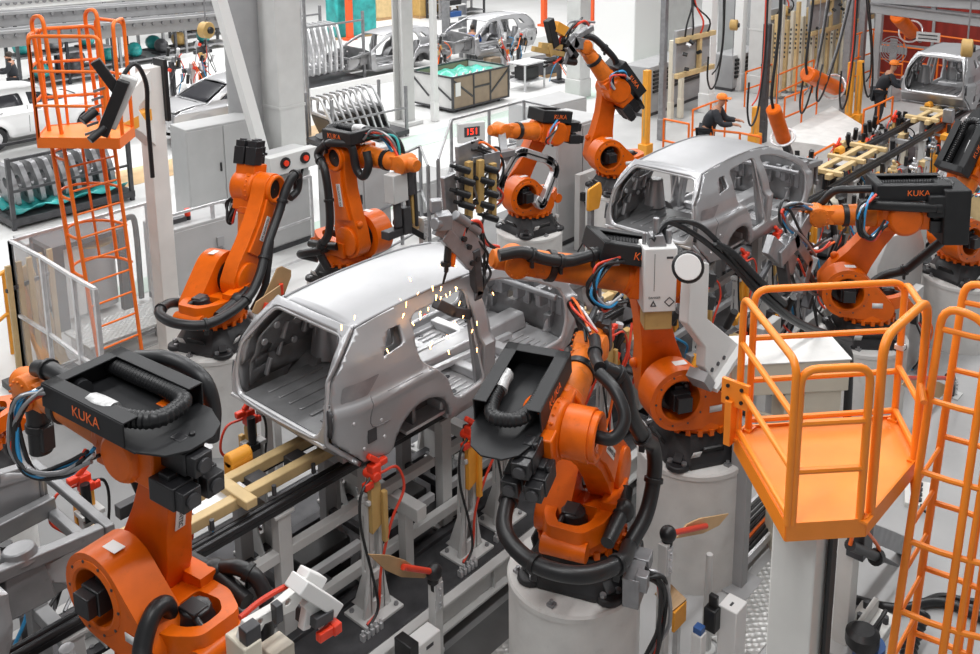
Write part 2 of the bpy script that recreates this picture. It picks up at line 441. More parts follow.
    bf = MB().box((.54, 0, .36), (1.0, 1.18, .03)); bf.box((1.04, 0, .22), (.04, 1.4, .31)); bfo = bf.build('boot_floor', BODYIN, root)
    br = MB()
    for k in range(6): br.box((.50, -.42 + .168 * k, .378), (.62, .05, .02))
    br.build('boot_rib', BODYIN, bfo, bevel=.008)
    for sg in (1, -1):
        wh = MB()
        wh.mx = M.Translation((WC_R, sg * .80, .02)) @ M.Rotation(0, 4, 'Z')
        prof = arc(0, 0, .40, 0, 180, 15) + [(-.45, 0), (-.45, .44)] + arc(0, .0, .46, 178, 2, 15)[1:-1] + [(.45, .44), (.45, 0)]
        ring = arc(0, 0, .40, 0, 180, 15)
        wh.prism(arc(0, 0, .44, 0, 180, 15) + [(-.40, 0)] + arc(0, 0, .38, 178, 2, 15) + [(.40, 0)], mx=XZ, d0=min(0, sg * .30) if sg > 0 else -.30, d=(.30 if sg > 0 else 0))
        wh.prism(arc(0, 0, .42, 0, 180, 15), mx=XZ, d0=(.27 if sg > 0 else -.30), d=(.30 if sg > 0 else -.27))
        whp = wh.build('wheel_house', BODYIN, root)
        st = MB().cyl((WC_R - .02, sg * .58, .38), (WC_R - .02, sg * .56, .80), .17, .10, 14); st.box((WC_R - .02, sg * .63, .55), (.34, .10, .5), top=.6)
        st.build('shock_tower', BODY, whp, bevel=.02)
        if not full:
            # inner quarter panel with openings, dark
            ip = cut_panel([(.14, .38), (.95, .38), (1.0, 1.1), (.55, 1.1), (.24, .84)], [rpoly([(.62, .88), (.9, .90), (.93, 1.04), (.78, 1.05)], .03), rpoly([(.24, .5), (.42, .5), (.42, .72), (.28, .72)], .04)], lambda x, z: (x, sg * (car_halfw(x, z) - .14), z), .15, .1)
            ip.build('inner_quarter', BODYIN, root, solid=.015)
            rb_ = MB()
            for x, z in ((.34, .46), (.50, .60), (.50, .80), (.74, .78)): rb_.bar((x, sg * (car_halfw(x, z) - .175), z - .06), (x + .06, sg * (car_halfw(x, z) - .175), z + .1), .05, .03)
            for x, z in ((.42, .92), (.66, .66), (.86, .74), (.30, .78)): rb_.cyl((x, sg * (car_halfw(x, z) - .15), z), (x, sg * (car_halfw(x, z) - .18), z), .035, n=10)
            rb_.build('quarter_bracket', BODY, root, bevel=.008)
    # cowl / dash wall
    cw = cut_panel([(-.78, .06), (.78, .06), (.76, .55), (.70, .72), (.4, .80), (-.4, .80), (-.70, .72), (-.76, .55)], [rpoly([(-.5, .5), (-.34, .5), (-.34, .62), (-.5, .62)], .03), rpoly([(.12, .26), (.26, .26), (.26, .36), (.12, .36)], .03)], lambda y, z: (3.30 + .10 * math.cos(y * 1.9) - .2 * max(0, .3 - z), y, z), .12, .12)
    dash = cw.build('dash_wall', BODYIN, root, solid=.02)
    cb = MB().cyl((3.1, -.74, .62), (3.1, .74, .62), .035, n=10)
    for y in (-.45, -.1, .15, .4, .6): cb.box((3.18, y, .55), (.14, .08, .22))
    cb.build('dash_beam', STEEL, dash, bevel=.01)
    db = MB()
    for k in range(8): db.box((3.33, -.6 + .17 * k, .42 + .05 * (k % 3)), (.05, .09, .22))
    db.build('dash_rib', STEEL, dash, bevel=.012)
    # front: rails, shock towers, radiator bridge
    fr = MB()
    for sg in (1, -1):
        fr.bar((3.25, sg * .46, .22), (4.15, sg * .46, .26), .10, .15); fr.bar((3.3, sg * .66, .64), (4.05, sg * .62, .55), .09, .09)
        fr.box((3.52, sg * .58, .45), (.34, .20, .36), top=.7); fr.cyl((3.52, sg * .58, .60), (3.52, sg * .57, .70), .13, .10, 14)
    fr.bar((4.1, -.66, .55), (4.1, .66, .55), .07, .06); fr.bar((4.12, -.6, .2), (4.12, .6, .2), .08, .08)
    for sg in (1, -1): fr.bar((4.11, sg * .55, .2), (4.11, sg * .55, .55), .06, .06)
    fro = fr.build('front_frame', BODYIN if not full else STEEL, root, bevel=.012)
    if not full:
        for sg in (1, -1):
            ap = cut_panel([(3.28, .08)] + arc(WC_F + .02, .06, .34, 170, 20, 9) + [(4.1, .14), (4.12, .50), (3.9, .60), (3.3, .68)], [circ(3.62, .52, .04, 10)], lambda x, z: (x, sg * (.50 + .12 * math.sin((x - 3.28) * 3.6) * (1 if z < .5 else .8)), z), .1, .08)
            ap.build('fender_apron', BODY, fro, solid=.012)
    for sg in (1, -1): MB().box((2.28, sg * .72, .04), (1.75, .11, .14)).build('sill_box', BODY, root, bevel=.02)
    if not full:
        for sg in (1, -1): MB().bar((1.92, sg * .72, .1), (1.92, sg * .57, 1.10), .14, .05, up=(0, 1, 0)).build('inner_pillar', BODY, root, bevel=.012)
        for x in (.70, 1.15, 1.9, 2.4): MB().box((x, 0, roof_z(x) - .01), (.07, .96, .02)).build('roof_bow', BODYIN, root)
    else:
        for sg in (1, -1):
            for hl in (RW, FW, QWIN):
                g = cut_panel(hl, [], lambda x, z: (x, sg * (car_halfw(x, z) - .03), z), .2, .1); g.build('side_glass', DGLASS, root, solid=.008)
            for xs in ((1.92,),):
                MB().sweep([V((1.915, sg * (car_halfw(1.92, z) + .002), z)) for z in (.06, .3, .5, .7, .78)], .006, 5).build('door_gap', DSTEEL, root)
            MB().bar((1.12, sg * .862, .66), (1.28, sg * .862, .665), .02, .025).build('door_handle', STEEL, root)
            MB().bar((2.08, sg * .862, .66), (2.24, sg * .862, .665), .02, .025).build('door_handle', STEEL, root)
            for wc in (WC_R, WC_F):
                w = MB().lathe([(-.10, .20), (-.10, .31), (-.07, .33), (.07, .33), (.10, .31), (.10, .20)], (wc, sg * .74, .02), (0, sg, 0), 22); wo = w.build('wheel', HOSE, root)
                MB().cyl((wc, sg * .80, .02), (wc, sg * .85, .02), .21, .19, 18).build('hub_cap', ALU, wo)
        bn = cut_panel(rpoly([(3.2, -.70), (4.1, -.60), (4.1, .60), (3.2, .70)], .08), [], lambda x, y: (x, y, interp(x, [(3.2, .75), (3.6, .73), (4.0, .66), (4.15, .58)]) + .03 * (1 - (y / .7) ** 2)), .12, .1); bn.build('bonnet', P, root, solid=.02)
        ws = cut_panel(rpoly([(2.52, -.50), (3.22, -.62), (3.22, .62), (2.52, .50)], .05), [], lambda x, y: (x + .05 * (1 - (y / .6) ** 2), y, interp(x, [(2.5, 1.12), (3.22, .77)])), .15, .15); ws.build('windscreen', DGLASS, root, solid=.01)
        nz = cut_panel(rpoly([(-.72, .08), (.72, .08), (.70, .56), (-.70, .56)], .06), [], lambda y, z: (4.2 - .18 * (y / .72) ** 2 - .1 * max(0, z - .4), y, z), .12, .1); nz.build('nose', P, root, solid=.02)
        rg = cut_panel(glass, [], lambda y, z: (rr_(y, z)[0] + .03, y, z), .2, .1); rg.build('rear_glass', DGLASS, root, solid=.008)
    return root
def fillet3(poly): return list(poly)
# ------------------------------------------------------------------ welding robots
S = .95
def tray_fn(root, Fm, L=.95, W=.60, x0=-.42, z0=.22, logo=True, chain=True, depth=.20, fmat=None):
    """open black cable tray with bent-out flanges lying along the forearm, corrugated conduit curled in it"""
    t = MB(); t.mx = Fm
    x1 = x0 + L; w = W / 2
    t.box(((x0 + x1) / 2, 0, z0), (L, W, .015))
    for sg in (1, -1):
        t.box(((x0 + x1) / 2 + .05, sg * w, z0 + depth / 2), (L - .1, .014, depth))
        t.bar((x0 + .10, sg * (w - .055), z0 + depth), (x1, sg * (w - .055), z0 + depth), .11, .012)
    t.box((x1, 0, z0 + depth / 2), (.014, W, depth))
    t.bar((x1 - .05, -w, z0 + depth), (x1 - .05, w, z0 + depth), .10, .012)
    # tongue at the rear end
    t.prism([(x0 + .02, -w), (x0 + .02, w), (x0 - .18, w * .72), (x0 - .26, w * .3), (x0 - .26, -w * .3), (x0 - .18, -w * .72)], mx=M.Translation((0, 0, z0 - .008)), d=.016)
    o = t.build('cable_tray', TRAYM, root, bevel=.003)
    if chain:
        h = MB(); h.mx = Fm; zz = z0 + .085
        pts = [(x1 - .02, -w + .10, zz), (x1 - .30, -w + .11, zz + .01), (x0 + .24, -w + .12, zz + .02), (x0 + .06, -w * .35, zz + .04), (x0 + .04, w * .3, zz + .04), (x0 + .20, w - .12, zz + .03), (x0 + .40, w - .10, zz + .02)]
        h.sweep(catmull([V(p) for p in pts], 14), .062, 12, cor=.034); h.build('corrugated_conduit', HOSE, o)
        tp = MB(); tp.mx = Fm; tp.tube([(x0 + .36, w - .105, zz + .025), (x0 + .46, w - .09, zz + .04), (x0 + .56, w - .09, zz + .03)], .075, 10); tp.build('tape_wrap', TAPE, o)
    if logo:
        text('tray_logo', 'KUKA', .11, Fm @ M(((1, 0, 0, (x0 + x1) / 2), (0, 0, -1, -w - .009), (0, 1, 0, z0 + depth * .5), (0, 0, 0, 1))), ORTXT, o)
        text('tray_logo', 'KUKA', .11, Fm @ M(((-1, 0, 0, (x0 + x1) / 2), (0, 0, 1, w + .009), (0, 1, 0, z0 + depth * .5), (0, 0, 0, 1))), ORTXT, o)
    return o
def clamp(mb, p, d, r): mb.cyl(V(p) - V(d).normalized() * .02, V(p) + V(d).normalized() * .02, r, n=12)
def hose_fn(root, pts, r=.05, name='dress_hose', clamps=(), k=8, m=None):
    P = catmull([V(p) for p in pts], k); o = MB().sweep(P, r, 12).build(name, m or HOSE, root)
    if clamps:
        for f in clamps:
            c = MB(); i = min(len(P) - 2, int(f * (len(P) - 1))); d = P[i + 1] - P[i]; clamp(c, P[i], d, r * 1.28); c.bar(P[i], P[i] + V((0, 0, -r * 2.2)), .05, .03)
            c.build('hose_clamp', BLACK, o, bevel=.004)
    return o
def bundle(root, pts, cols, r=.011, sp=.03, name='cable_loop', seed=1):
    rnd = random.Random(seed)
    for i, m in enumerate(cols):
        q = [V(p) + V((rnd.uniform(-sp, sp), rnd.uniform(-sp, sp), rnd.uniform(-sp, sp))) for p in pts]
        MB().tube(q, r, 7, 6).build(name, m, root)
def motor(mb, p, d, up, L=.30, w=.15):
    m = frame(p, d, up); mb.box((0, 0, 0), (1, 1, 1), m @ M.Translation((L * .36, 0, 0)) @ M.Diagonal((L * .72, w, w, 1)))
    mb.box((0, 0, 0), (1, 1, 1), m @ M.Translation((L * .84, 0, 0)) @ M.Diagonal((L * .26, w * .86, w * .86, 1)))
    mb.box((0, 0, 0), (1, 1, 1), m @ M.Translation((L * .30, 0, w * .58)) @ M.Diagonal((L * .3, w * .5, w * .28, 1)))
    mb.cyl(m @ V((L * .42, w * .40, w * .55)), m @ V((L * .42, w * .40, w * .8)), w * .14, n=8)
def robot(name, label, base, yaw, t2, ph, Lf=1.1, tray=None, armcol=None, bolts=16, plate=True, worn=True, er=1.0, group='orange welding robots'):
    """root Empty at the base; local +x is the way the robot faces. returns root and the forearm matrix (local)."""
    root = thing(name, label, 'robot', base, R(yaw), group)
    s = S; t2 = R(t2); ph = R(ph)
    A2 = V((.35, 0, .75)) * s; A3 = A2 + V((math.sin(t2), 0, math.cos(t2))) * 1.25 * s
    Fm = M.Translation(A3) @ M.Rotation(-ph, 4, 'Y') @ M.Diagonal((s, s, s, 1))
    Lm = M.Translation(A2) @ M.Rotation(t2, 4, 'Y') @ M.Diagonal((s, s, s, 1))     # z up the link
    Bm = M.Diagonal((s, s, s, 1))
    # black cast base: splayed foot with recessed sides and four bolted lugs
    b = MB(); b.mx = Bm
    oc = lambda r, c: [(r, -c), (r, c), (c, r), (-c, r), (-r, c), (-r, -c), (-c, -r), (c, -r)]
    lo, hi = oc(.46, .26), oc(.33, .20)
    vs = [(x, y, .0) for x, y in lo] + [(x, y, .05) for x, y in lo] + [(x, y, .27) for x, y in hi] + [(x, y, .31) for x, y in hi]
    fs = [tuple(reversed(range(8))), tuple(range(24, 32))]
    for k in range(3):
        for i in range(8): fs.append((k * 8 + i, k * 8 + (i + 1) % 8, k * 8 + 8 + (i + 1) % 8, k * 8 + 8 + i))
    b.add(vs, fs)
    for a in range(4):
        an = R(45 + 90 * a); c = V((math.cos(an), math.sin(an), 0))
        b.cyl(c * .50, c * .50 + V((0, 0, .055)), .13, .12, 14); b.bar(c * .36 + V((0, 0, .12)), c * .52 + V((0, 0, .03)), .10, .12)
    base_o = b.build('robot_base', CAST, root, bevel=.012)
    for a in range(4):
        rc = MB(); rc.mx = Bm; an = R(90 * a); c = V((math.cos(an), math.sin(an), 0)); m = frame(c * .40 + V((0, 0, .16)), c, (0, 0, 1))
        rc.prism(rpoly([(-.16, -.065), (.16, -.065), (.11, .065), (-.11, .065)], .015), mx=m @ M.Rotation(R(28.0), 4, 'Y') @ M(((0, 0, 1, 0), (1, 0, 0, 0), (0, 1, 0, 0), (0, 0, 0, 1))), d0=.0, d=.022)
        rc.build('base_pocket', BLACK, base_o)
    bl = MB(); bl.mx = Bm
    for a in range(4):
        for da in (-8, 8):
            an = R(45 + 90 * a + da); bl.cyl((.53 * math.cos(an), .53 * math.sin(an), .05), (.53 * math.cos(an), .53 * math.sin(an), .085), .03, n=6)
    bl.build('base_bolt', STEEL, base_o)
    if plate:
        for a in range(4):
            an = R(90 * a); c = V((math.cos(an), math.sin(an), 0)); m = frame(c * .462 + V((0, 0, .17)), c, (0, 0, 1))
            tilt = M.Rotation(R(29.0), 4, 'Y'); q = MB(); q.mx = Bm @ M.Translation(V((-c.y, c.x, 0)) * -.20)
            q.add([(0, -.05, -.05), (0, .05, -.05), (0, .05, .05), (0, -.05, .05)], [(0, 1, 2, 3)], m @ tilt); q.build('rating_plate', PAPER, base_o, solid=.004)
    # turning column: toothed slewing ring, ring-shaped shoulder with the motor, open tail
    c = MB(); c.mx = Bm
    c.lathe([(.31, .34), (.36, .38), (.44, .36), (.50, .31)], (0, 0, 0), (0, 0, 1), 28)
    for k in range(20):
        an = 2 * PI * k / 20; c.box((.375 * math.cos(an), .375 * math.sin(an), .345), (.05, .05, .07), M.Rotation(an, 4, 'Z'))
    cx, cz = .35, .75
    out = hull2((.35, .75), .335, (-.12, .52), .16, 20)
    c.prism(out, [circ(cx, cz, .215, 26)], XZ, d0=-.36, d=-.05)
    ring = [(.0, .33), (.05, .35)]
    c.lathe([(.33, .30), (.365, .28), (.375, .235), (.365, .215), (.33, .215)], (cx, 0, cz), (0, 1, 0), 30, cap=False)
    # tail frame (seen from above as an A with a window)
    tz = .455
    tail = rpoly([(.12, -.33), (.12, .30), (-.32, .26), (-.54, .16), (-.56, -.16), (-.32, -.28)], .06)
    win = rpoly([(-.10, -.17), (-.10, .17), (-.34, .15), (-.46, .08), (-.46, -.09), (-.34, -.17)], .05)
    c.prism(tail, [win], M.Translation((0, 0, tz)) @ M.Rotation(R(7), 4, 'Y'), d=.17)
    c.box((.12, -.26, .60), (.42, .14, .22)); c.cyl((-.51, -.2, .505), (-.51, .2, .505), .085, n=14)
    col = c.build('rotating_column', ORANGE, root, bevel=.012)
    m = MB(); m.mx = Bm
    m.lathe([(.06, .19), (.20, .19)], (cx, 0, cz), (0, 1, 0), 20)
    motor(m, (cx, .18, cz), (0, 1, 0), (0, 0, 1), .30, .19); m.build('shoulder_motor', MOTOR, root, bevel=.008)
    m = MB(); m.mx = Bm
    m.lathe([(.44, .13), (.62, .13), (.65, .11), (.70, .11), (.72, .08)], (-.27, 0, 0), (0, 0, 1), 10); m.box((-.27, .02, .70), (.17, .13, .05)); m.cyl((-.34, .06, .68), (-.48, .09, .64), .026, n=8)
    m.build('slewing_motor', MOTOR, root, bevel=.008)
    tb = MB(); tb.mx = Bm
    tb.add([(-.12, .345 + .02, .56), (.02, .365, .56), (.02, .365, .63), (-.12, .365, .63)], [(0, 1, 2, 3)]); tb.build('warning_plate', PAPER, col, solid=.004)
    # counterbalance ball and cylinder beside the link
    k = MB(); k.mx = Bm
    k.ball((-.02, -.37, .62), .105); k.cyl((-.02, -.37, .62), (-.40, -.34, .56), .07, .06, 12); k.cyl((-.02, -.37, .62), (.22, -.34, .66), .06, n=12)
    k.build('balancer', BLACK, root)
    # link arm
    l = MB(); l.mx = Lm
    prof = circ(0, 0, .27, 14, R(200), R(340)) + [(.25, .14), (.19, .42), (.155, .75), (.165, 1.02), (.19, 1.18)] + circ(0, 1.25, .22, 12, R(-5), R(185)) + [(-.20, 1.18), (-.175, 1.02), (-.165, .75), (-.20, .42), (-.26, .14)]
    l.prism(prof, mx=XZ, d0=.03, d=.25)
    l.prism([(x * .62, .22 + (z - .0) * .72) for x, z in prof if .1 < z < 1.2], mx=XZ, d0=.25, d=.285)
    l.lathe([(.24, .20), (.30, .20), (.31, .175), (.30, .15), (.27, .13), (.10, .13)], (0, 0, 1.25), (0, -1, 0), 24, cap=False)
    l.lathe([(.24, .22), (.29, .22), (.30, .19)], (0, 0, 0), (0, -1, 0), 24)
    l.ball((.24, -.18, .24), .055); l.cyl((.14, -.18, .14), (.24, -.18, .24), .05, n=10)
    link = l.build('link_arm', ORANGE, root, bevel=.014)
    d = MB(); d.mx = Lm
    d.lathe([(.255, .135), (.262, .01)], (0, 0, 1.25), (0, -1, 0), 20, cap=False); d.build('link_hub', BLACK, link)
    if plate:
        t = MB(); t.mx = Lm; t.box((.02, -.288, .70), (.085, .004, .34)); t.build('type_plate', PAPER, link)
        text('type_text', 'KR QUANTEC', .052, Lm @ M(((0, -1, 0, .02), (0, 0, -1, -.292), (1, 0, 0, .70), (0, 0, 0, 1))), INK, link)
        if er < 1: t = MB(); t.mx = Lm; t.box((-.184, -.14, .62), (.006, .085, .34), M.Rotation(R(6), 4, 'Y')); t.build('type_plate', PAPER, link); text('type_text', 'KR QUANTEC', .05, Lm @ M.Translation((-.189, -.14, .62)) @ M.Rotation(R(6), 4, 'Y') @ M(((0, 0, -1, 0), (0, -1, 0, 0), (-1, 0, 0, 0), (0, 0, 0, 1))), INK, link)
        t = MB(); t.mx = Bm; t.box((.30, .21, 1.083), (.14, .09, .004)); t.build('type_plate', PAPER, col)
        # recessed screws round the shoulder ring
        for k in range(10):
            an = 2 * PI * k / 10; t = MB(); t.mx = Bm; t.cyl((cx + .275 * math.cos(an), .365, cz + .275 * math.sin(an)), (cx + .275 * math.cos(an), .372, cz + .275 * math.sin(an)), .012, n=6); t.build('screw', DSTEEL, col)
    # elbow, forearm, wrist
    AO = ORANGE if not worn else ORANGE_WORN
    e = MB(); e.mx = Fm
    e.lathe([(-.03, .20 * er), (.0, .24 * er), (.10, .25 * er), (.12, .235 * er), (.30, .235 * er), (.34, .20 * er)], (0, 0, 0), (0, 1, 0), 26)
    for q in range(22):
        an = 2 * PI * q / 22; e.box((.245 * er * math.cos(an), .045, .245 * er * math.sin(an)), (.028, .03, .028), M.Rotation(-an, 4, 'Y'))
    e.box((.10, .13, .0), (.42, .30, .34)); e.box((-.22, .14, .0), (.2, .30, .30)); e.lathe([(.26, .185), (.36, .175)], (0, .1, 0), (1, 0, 0), 22)
    elbow = e.build('elbow', ORANGE, root, bevel=.02)
    for (y, z) in ((.05, -.10), (.24, -.10), (.14, .10)):
        m = MB(); m.mx = Fm; motor(m, (-.31, y, z), (-1, 0, 0), (0, 0, 1), .34, .165); m.build('wrist_motor', MOTOR, root, bevel=.008)
        m = MB(); m.mx = Fm; m.cyl((-.62, y, z), (-.66, y, z), .05, n=12); m.build('motor_cap', DSTEEL, root)
    f = MB(); f.mx = Fm
    f.lathe([(.34, .165), (.40, .16), (Lf - .34, .135), (Lf - .22, .135), (Lf - .16, .115)], (0, .1, 0), (1, 0, 0), 24)
    fore = f.build('forearm', AO, root)
    f = MB(); f.mx = Fm; f.lathe([(Lf - .40, .142), (Lf - .395, .155), (Lf - .33, .155), (Lf - .325, .142)], (0, .1, 0), (1, 0, 0), 24); f.build('forearm_band', BLACK, fore)
    w = MB(); w.mx = Fm @ M.Translation((Lf, .1, 0)) @ M.Rotation(R(0), 4, 'Y')
    w.lathe([(-.15, .09), (-.13, .135), (.13, .135), (.15, .09)], (0, 0, 0), (0, 1, 0), 22); w.box((-.10, 0, 0), (.2, .22, .2)); w.lathe([(.08, .105), (.20, .10), (.215, .085), (.24, .085)], (0, 0, 0), (1, 0, 0), 20)
    for q in range(12):
        an = 2 * PI * q / 12; w.cyl((.108 * math.cos(an), .145, .108 * math.sin(an)), (.108 * math.cos(an), .16, .108 * math.sin(an)), .012, n=6)
    w.build('wrist', AO, root, bevel=.012)
    return root, Fm, Lm
def robot_pedestal(label, x, y, top, r=.56, group='white concrete robot pedestals'):
    o = thing('robot_pedestal', label, 'pedestal', (x, y, 0), 0, group)
    p = MB().lathe([(0, r), (top - .07, r)], n=48); p.build('column_body', CONC, o)
    MB().lathe([(top - .07, r * 1.01), (top - .065, r * 1.02), (top - .02, r * 1.02), (top, r * .99)], n=48).build('top_plate', CONC, o)
    b = MB()
    for k in range(6):
        an = R(60 * k + 15); b.box((r * .86 * math.cos(an), r * .86 * math.sin(an), top + .012), (.06, .06, .024)); b.cyl((r * .86 * math.cos(an), r * .86 * math.sin(an), top + .02), (r * .86 * math.cos(an), r * .86 * math.sin(an), top + .05), .018, n=6)
    b.build('levelling_bolt', STEEL, o)
    return o
# ------------------------------------------------------------------ view, light
sc = bpy.context.scene
sc.view_settings.view_transform = 'Standard'; sc.view_settings.look = 'None'; sc.view_settings.gamma = 1; sc.view_settings.use_curve_mapping = False
sc.view_settings.exposure = 0.28
w = bpy.data.worlds.new('hall_light'); sc.world = w; w.use_nodes = True
bg = w.node_tree.nodes['Background']; bg.inputs['Color'].default_value = (1, 1, 1, 1); bg.inputs['Strength'].default_value = .19
def area(name, loc, sx, sy, power, rot=(0, 0, 0)):
    l = bpy.data.lights.new(name, 'AREA'); l.shape = 'RECTANGLE'; l.size = sx; l.size_y = sy; l.energy = power
    o = bpy.data.objects.new(name, l); C.objects.link(o); o.location = loc; o.rotation_euler = rot; return o
# rows of hall lamps high above the line
for i in range(4):
    area('hall_lamp', (1 + 8 * i, 2.5, 11.5), 6, .8, 350)
    area('hall_lamp', (1 + 8 * i, 9.5, 11.5), 6, .8, 350)
    area('hall_lamp', (4 + 10 * i, 22, 12), 8, 1.2, 850)
    area('hall_lamp', (8 + 10 * i, 34, 12), 8, 1.2, 1050)

# ------------------------------------------------------------------ ground
FLOOR = mat('hall_floor', (.70, .70, .69), .32, var=.05, scale=.8, dirt=.10, dirtcol=(.48, .48, .47))
struct('floor', MB().box((22, 26, -.05), (76, 72, .1)), FLOOR)

# ------------------------------------------------------------------ robots
NEAR, FAR = 'welding robots on the near side of the line', 'welding robots on the far side of the line'
r1, F1, L1 = robot('welding_robot', 'largest orange robot, lower left, arm leaning back under a black tray', (2.60, 5.08, 2.10), 98, -17, 2, Lf=1.25, er=.8)
r1.scale = (.90, .90, .90)
r2, F2, L2 = robot('welding_robot', 'orange robot front centre, wrapped in thick black hose loops, arm folded back', (5.92, 4.42, 1.27), 20, -46, 10)
r3, F3, L3 = robot('welding_robot', 'orange robot with upright arm and a white box on its elbow', (8.0, 4.58, 1.34), 148, 10, 14.6, Lf=1.5)
r4, F4, L4 = robot('welding_robot', 'orange robot left of the nearest car roof, hose along its leaning arm', (6.2, 10.36, 1.3), 20, 35, -104)
r5, F5, L5 = robot('welding_robot', 'upright orange robot right behind the roof of the nearest car body', (8.55, 10.71, 1.27), 271.5, -9.5, 2)
r6, F6, L6 = robot('welding_robot', 'orange robot at centre rear holding a grey frame gripper', (12.25, 10.35, 1.07), 168, -36, 10)
r7, F7, L7 = robot('welding_robot', 'orange robot furthest back, forearm raised towards an ochre gripper', (14.2, 9.92, 1.39), 155, -10, 52)
r8, F8, L8 = robot('welding_robot', 'orange robot behind the right railing, forearm level and pointing left', (11.96, 4.38, 1.1), 127, -34, -1.6)
r9, F9, L9 = robot('welding_robot', 'worn orange robot at the right edge, forearm hanging down', (14.98, 4.05, 1.05), 160, -16, -57)
r10, F10, L10 = robot('welding_robot', 'orange robot cut off by the left edge, only its tail and base in view', (3.1, 9.95, 1.15), 165, 45, 20)
for r_ in (r1, r2, r3, r4, r5, r6, r7, r8, r9, r10): r_['group'] = 'orange welding robots'
for lab, r_ in (('white pedestal under the front centre robot, hoses hanging beside it', r2), ('white pedestal under the robot with the white box', r3), ('white pedestal behind the largest robot, left of the car boot', r4),
               ('pedestal hidden behind the nearest car roof', r5), ('white pedestal under the robot with the grey frame gripper', r6), ('white pedestal of the robot furthest back', r7),
               ('white pedestal behind the right railing platform', r8), ('white pedestal at the right picture edge', r9), ('white pedestal at the left picture edge', r10), ('white pedestal under the largest robot', r1)):
    robot_pedestal(lab, r_.location.x - (.10 if r_ is r2 else 0), r_.location.y, r_.location.z - .002, .50 if r_ is r1 else .56)

# ------------------------------------------------------------------ cars
c1 = make_car('car_body', 'nearest grey metal car body with bare boot and door openings', (4.6, 6.82, 1.95))
c1.scale = (1, .93, 1)
c2 = dup(c1, (10.5, 6.82, 1.95), 0, 'second grey metal car body, behind the white robot box')
c3 = dup(c1, (22.2, 7.0, 1.85), 0, 'pale car body at the upper right edge above the red clamp')
c0 = dup(c1, (4.6 - 5.92, 6.82, 1.95), 0, 'front end of a grey car body entering at the lower left')

# ------------------------------------------------------------------ the conveyor line
def ground_feet(parent, pts, z=.15):
    for x, y in pts:
        f = MB(); f.box((x, y, .02), (.20, .16, .04)); f.box((x, y, .10), (.22, .05, .12))
        for dx in (-.07, .07): f.cyl((x + dx, y - .05, .03), (x + dx, y - .05, .14), .02, n=8); f.cyl((x + dx, y - .05, .08), (x + dx, y - .05, .11), .034, n=6)
        f.build('levelling_foot', ALU, parent, bevel=.004)
def line_base(label, x0, x1):
    o = thing('conveyor_base', label, 'conveyor base', ((x0 + x1) / 2, 7.0, 0), 0, 'dark conveyor base frames')
    L = x1 - x0; h = L / 2
    MB().box((0, 0, .43), (L, 2.5, .04)).build('deck_plate', DSTEEL, o)
    for y in (-1.25, 1.25):
        b = MB(); b.box((0, y, .30), (L, .05, .27)); b.box((0, y - math.copysign(.04, -y) , .435), (L, .12, .03)); b.box((0, y - math.copysign(.04, -y), .165), (L, .12, .03))
        for k in range(int(L / .9)): b.box((-h + .5 + .9 * k, y + math.copysign(.035, y), .30), (.02, .06, .25))
        b.build('side_beam', LGREY, o, bevel=.005)
    ground_feet(o, [(-h + .6 + k * (L - 1.2) / 4, -1.36) for k in range(5)])
    c = MB()
    c.box((0, -.62, .47), (L, .10, .05)); c.box((0, .55, .47), (L, .10, .05)); c.build('cable_channel', DSTEEL, o, bevel=.004)
    return o
line_base('dark conveyor base under the nearest car body, white side beam', 1.2, 9.4)
line_base('dark conveyor base under the second car body', 9.7, 15.6)
line_base('dark conveyor base under the empty rails at the upper right', 15.9, 27.0)
def rail(label, x0, x1, y, z=1.76):
    o = thing('slide_rail', label, 'rail', (x0, y, z), 0, 'black slide rails of the line'); L = x1 - x0
    MB().box((L / 2, 0, -.05), (L, .10, .05)).build('rail_profile', RAILBK, o, bevel=.006)
    for dy in (-.032, .032): MB().cyl((0, dy, 0), (L, dy, 0), .032, n=10).build('rail_rod', RAILBK, o)
rail('black slide rail nearer the camera, under the nearest car body', 1.0, 9.4, 6.47); rail('black slide rail further from the camera, under the nearest car body', 1.0, 9.4, 7.07)
rail('near black slide rail of the second car body', 9.6, 15.4, 6.47); rail('far black slide rail of the second car body', 9.6, 15.4, 7.07)
rail('empty black slide rail nearer the camera, upper right', 15.6, 27, 6.47); rail('empty black slide rail further away, upper right', 15.6, 27, 7.07)
def rail_frame(label, x):
    o = thing('line_trestle', label, 'trestle', (x, 6.77, .45), 0, 'light grey frames carrying the rails')
    for y in (-.30, .30):
        p = MB().box((0, y, .62), (.13, .11, 1.18)); p.box((0, y, .02), (.24, .22, .03)); p.box((0, y, 1.215), (.2, .14, .03)); p.build('post', LGREY if y < 0 else MGREY, o, bevel=.006)
        k = MB().prism([(.06, .04), (.06, .34), (.22, .04)], mx=M.Translation((0, y, 0)) @ XZ, d0=-.012, d=.012); k.build('gusset', LGREY, o)
    MB().box((0, 0, 1.10), (.10, .5, .10)).build('cross_beam', MGREY, o, bevel=.006)
    MB().box((0, 0, .45), (.07, .5, .07)).build('cross_beam', DSTEEL, o, bevel=.006)
    for y in (-.30,): MB().box((.45, y, .82), (.78, .09, .09)).build('side_beam', LGREY, o, bevel=.006)
    MB().box((.45, -.30, .42), (.78, .07, .08)).build('side_beam', MGREY, o, bevel=.006)
    return o
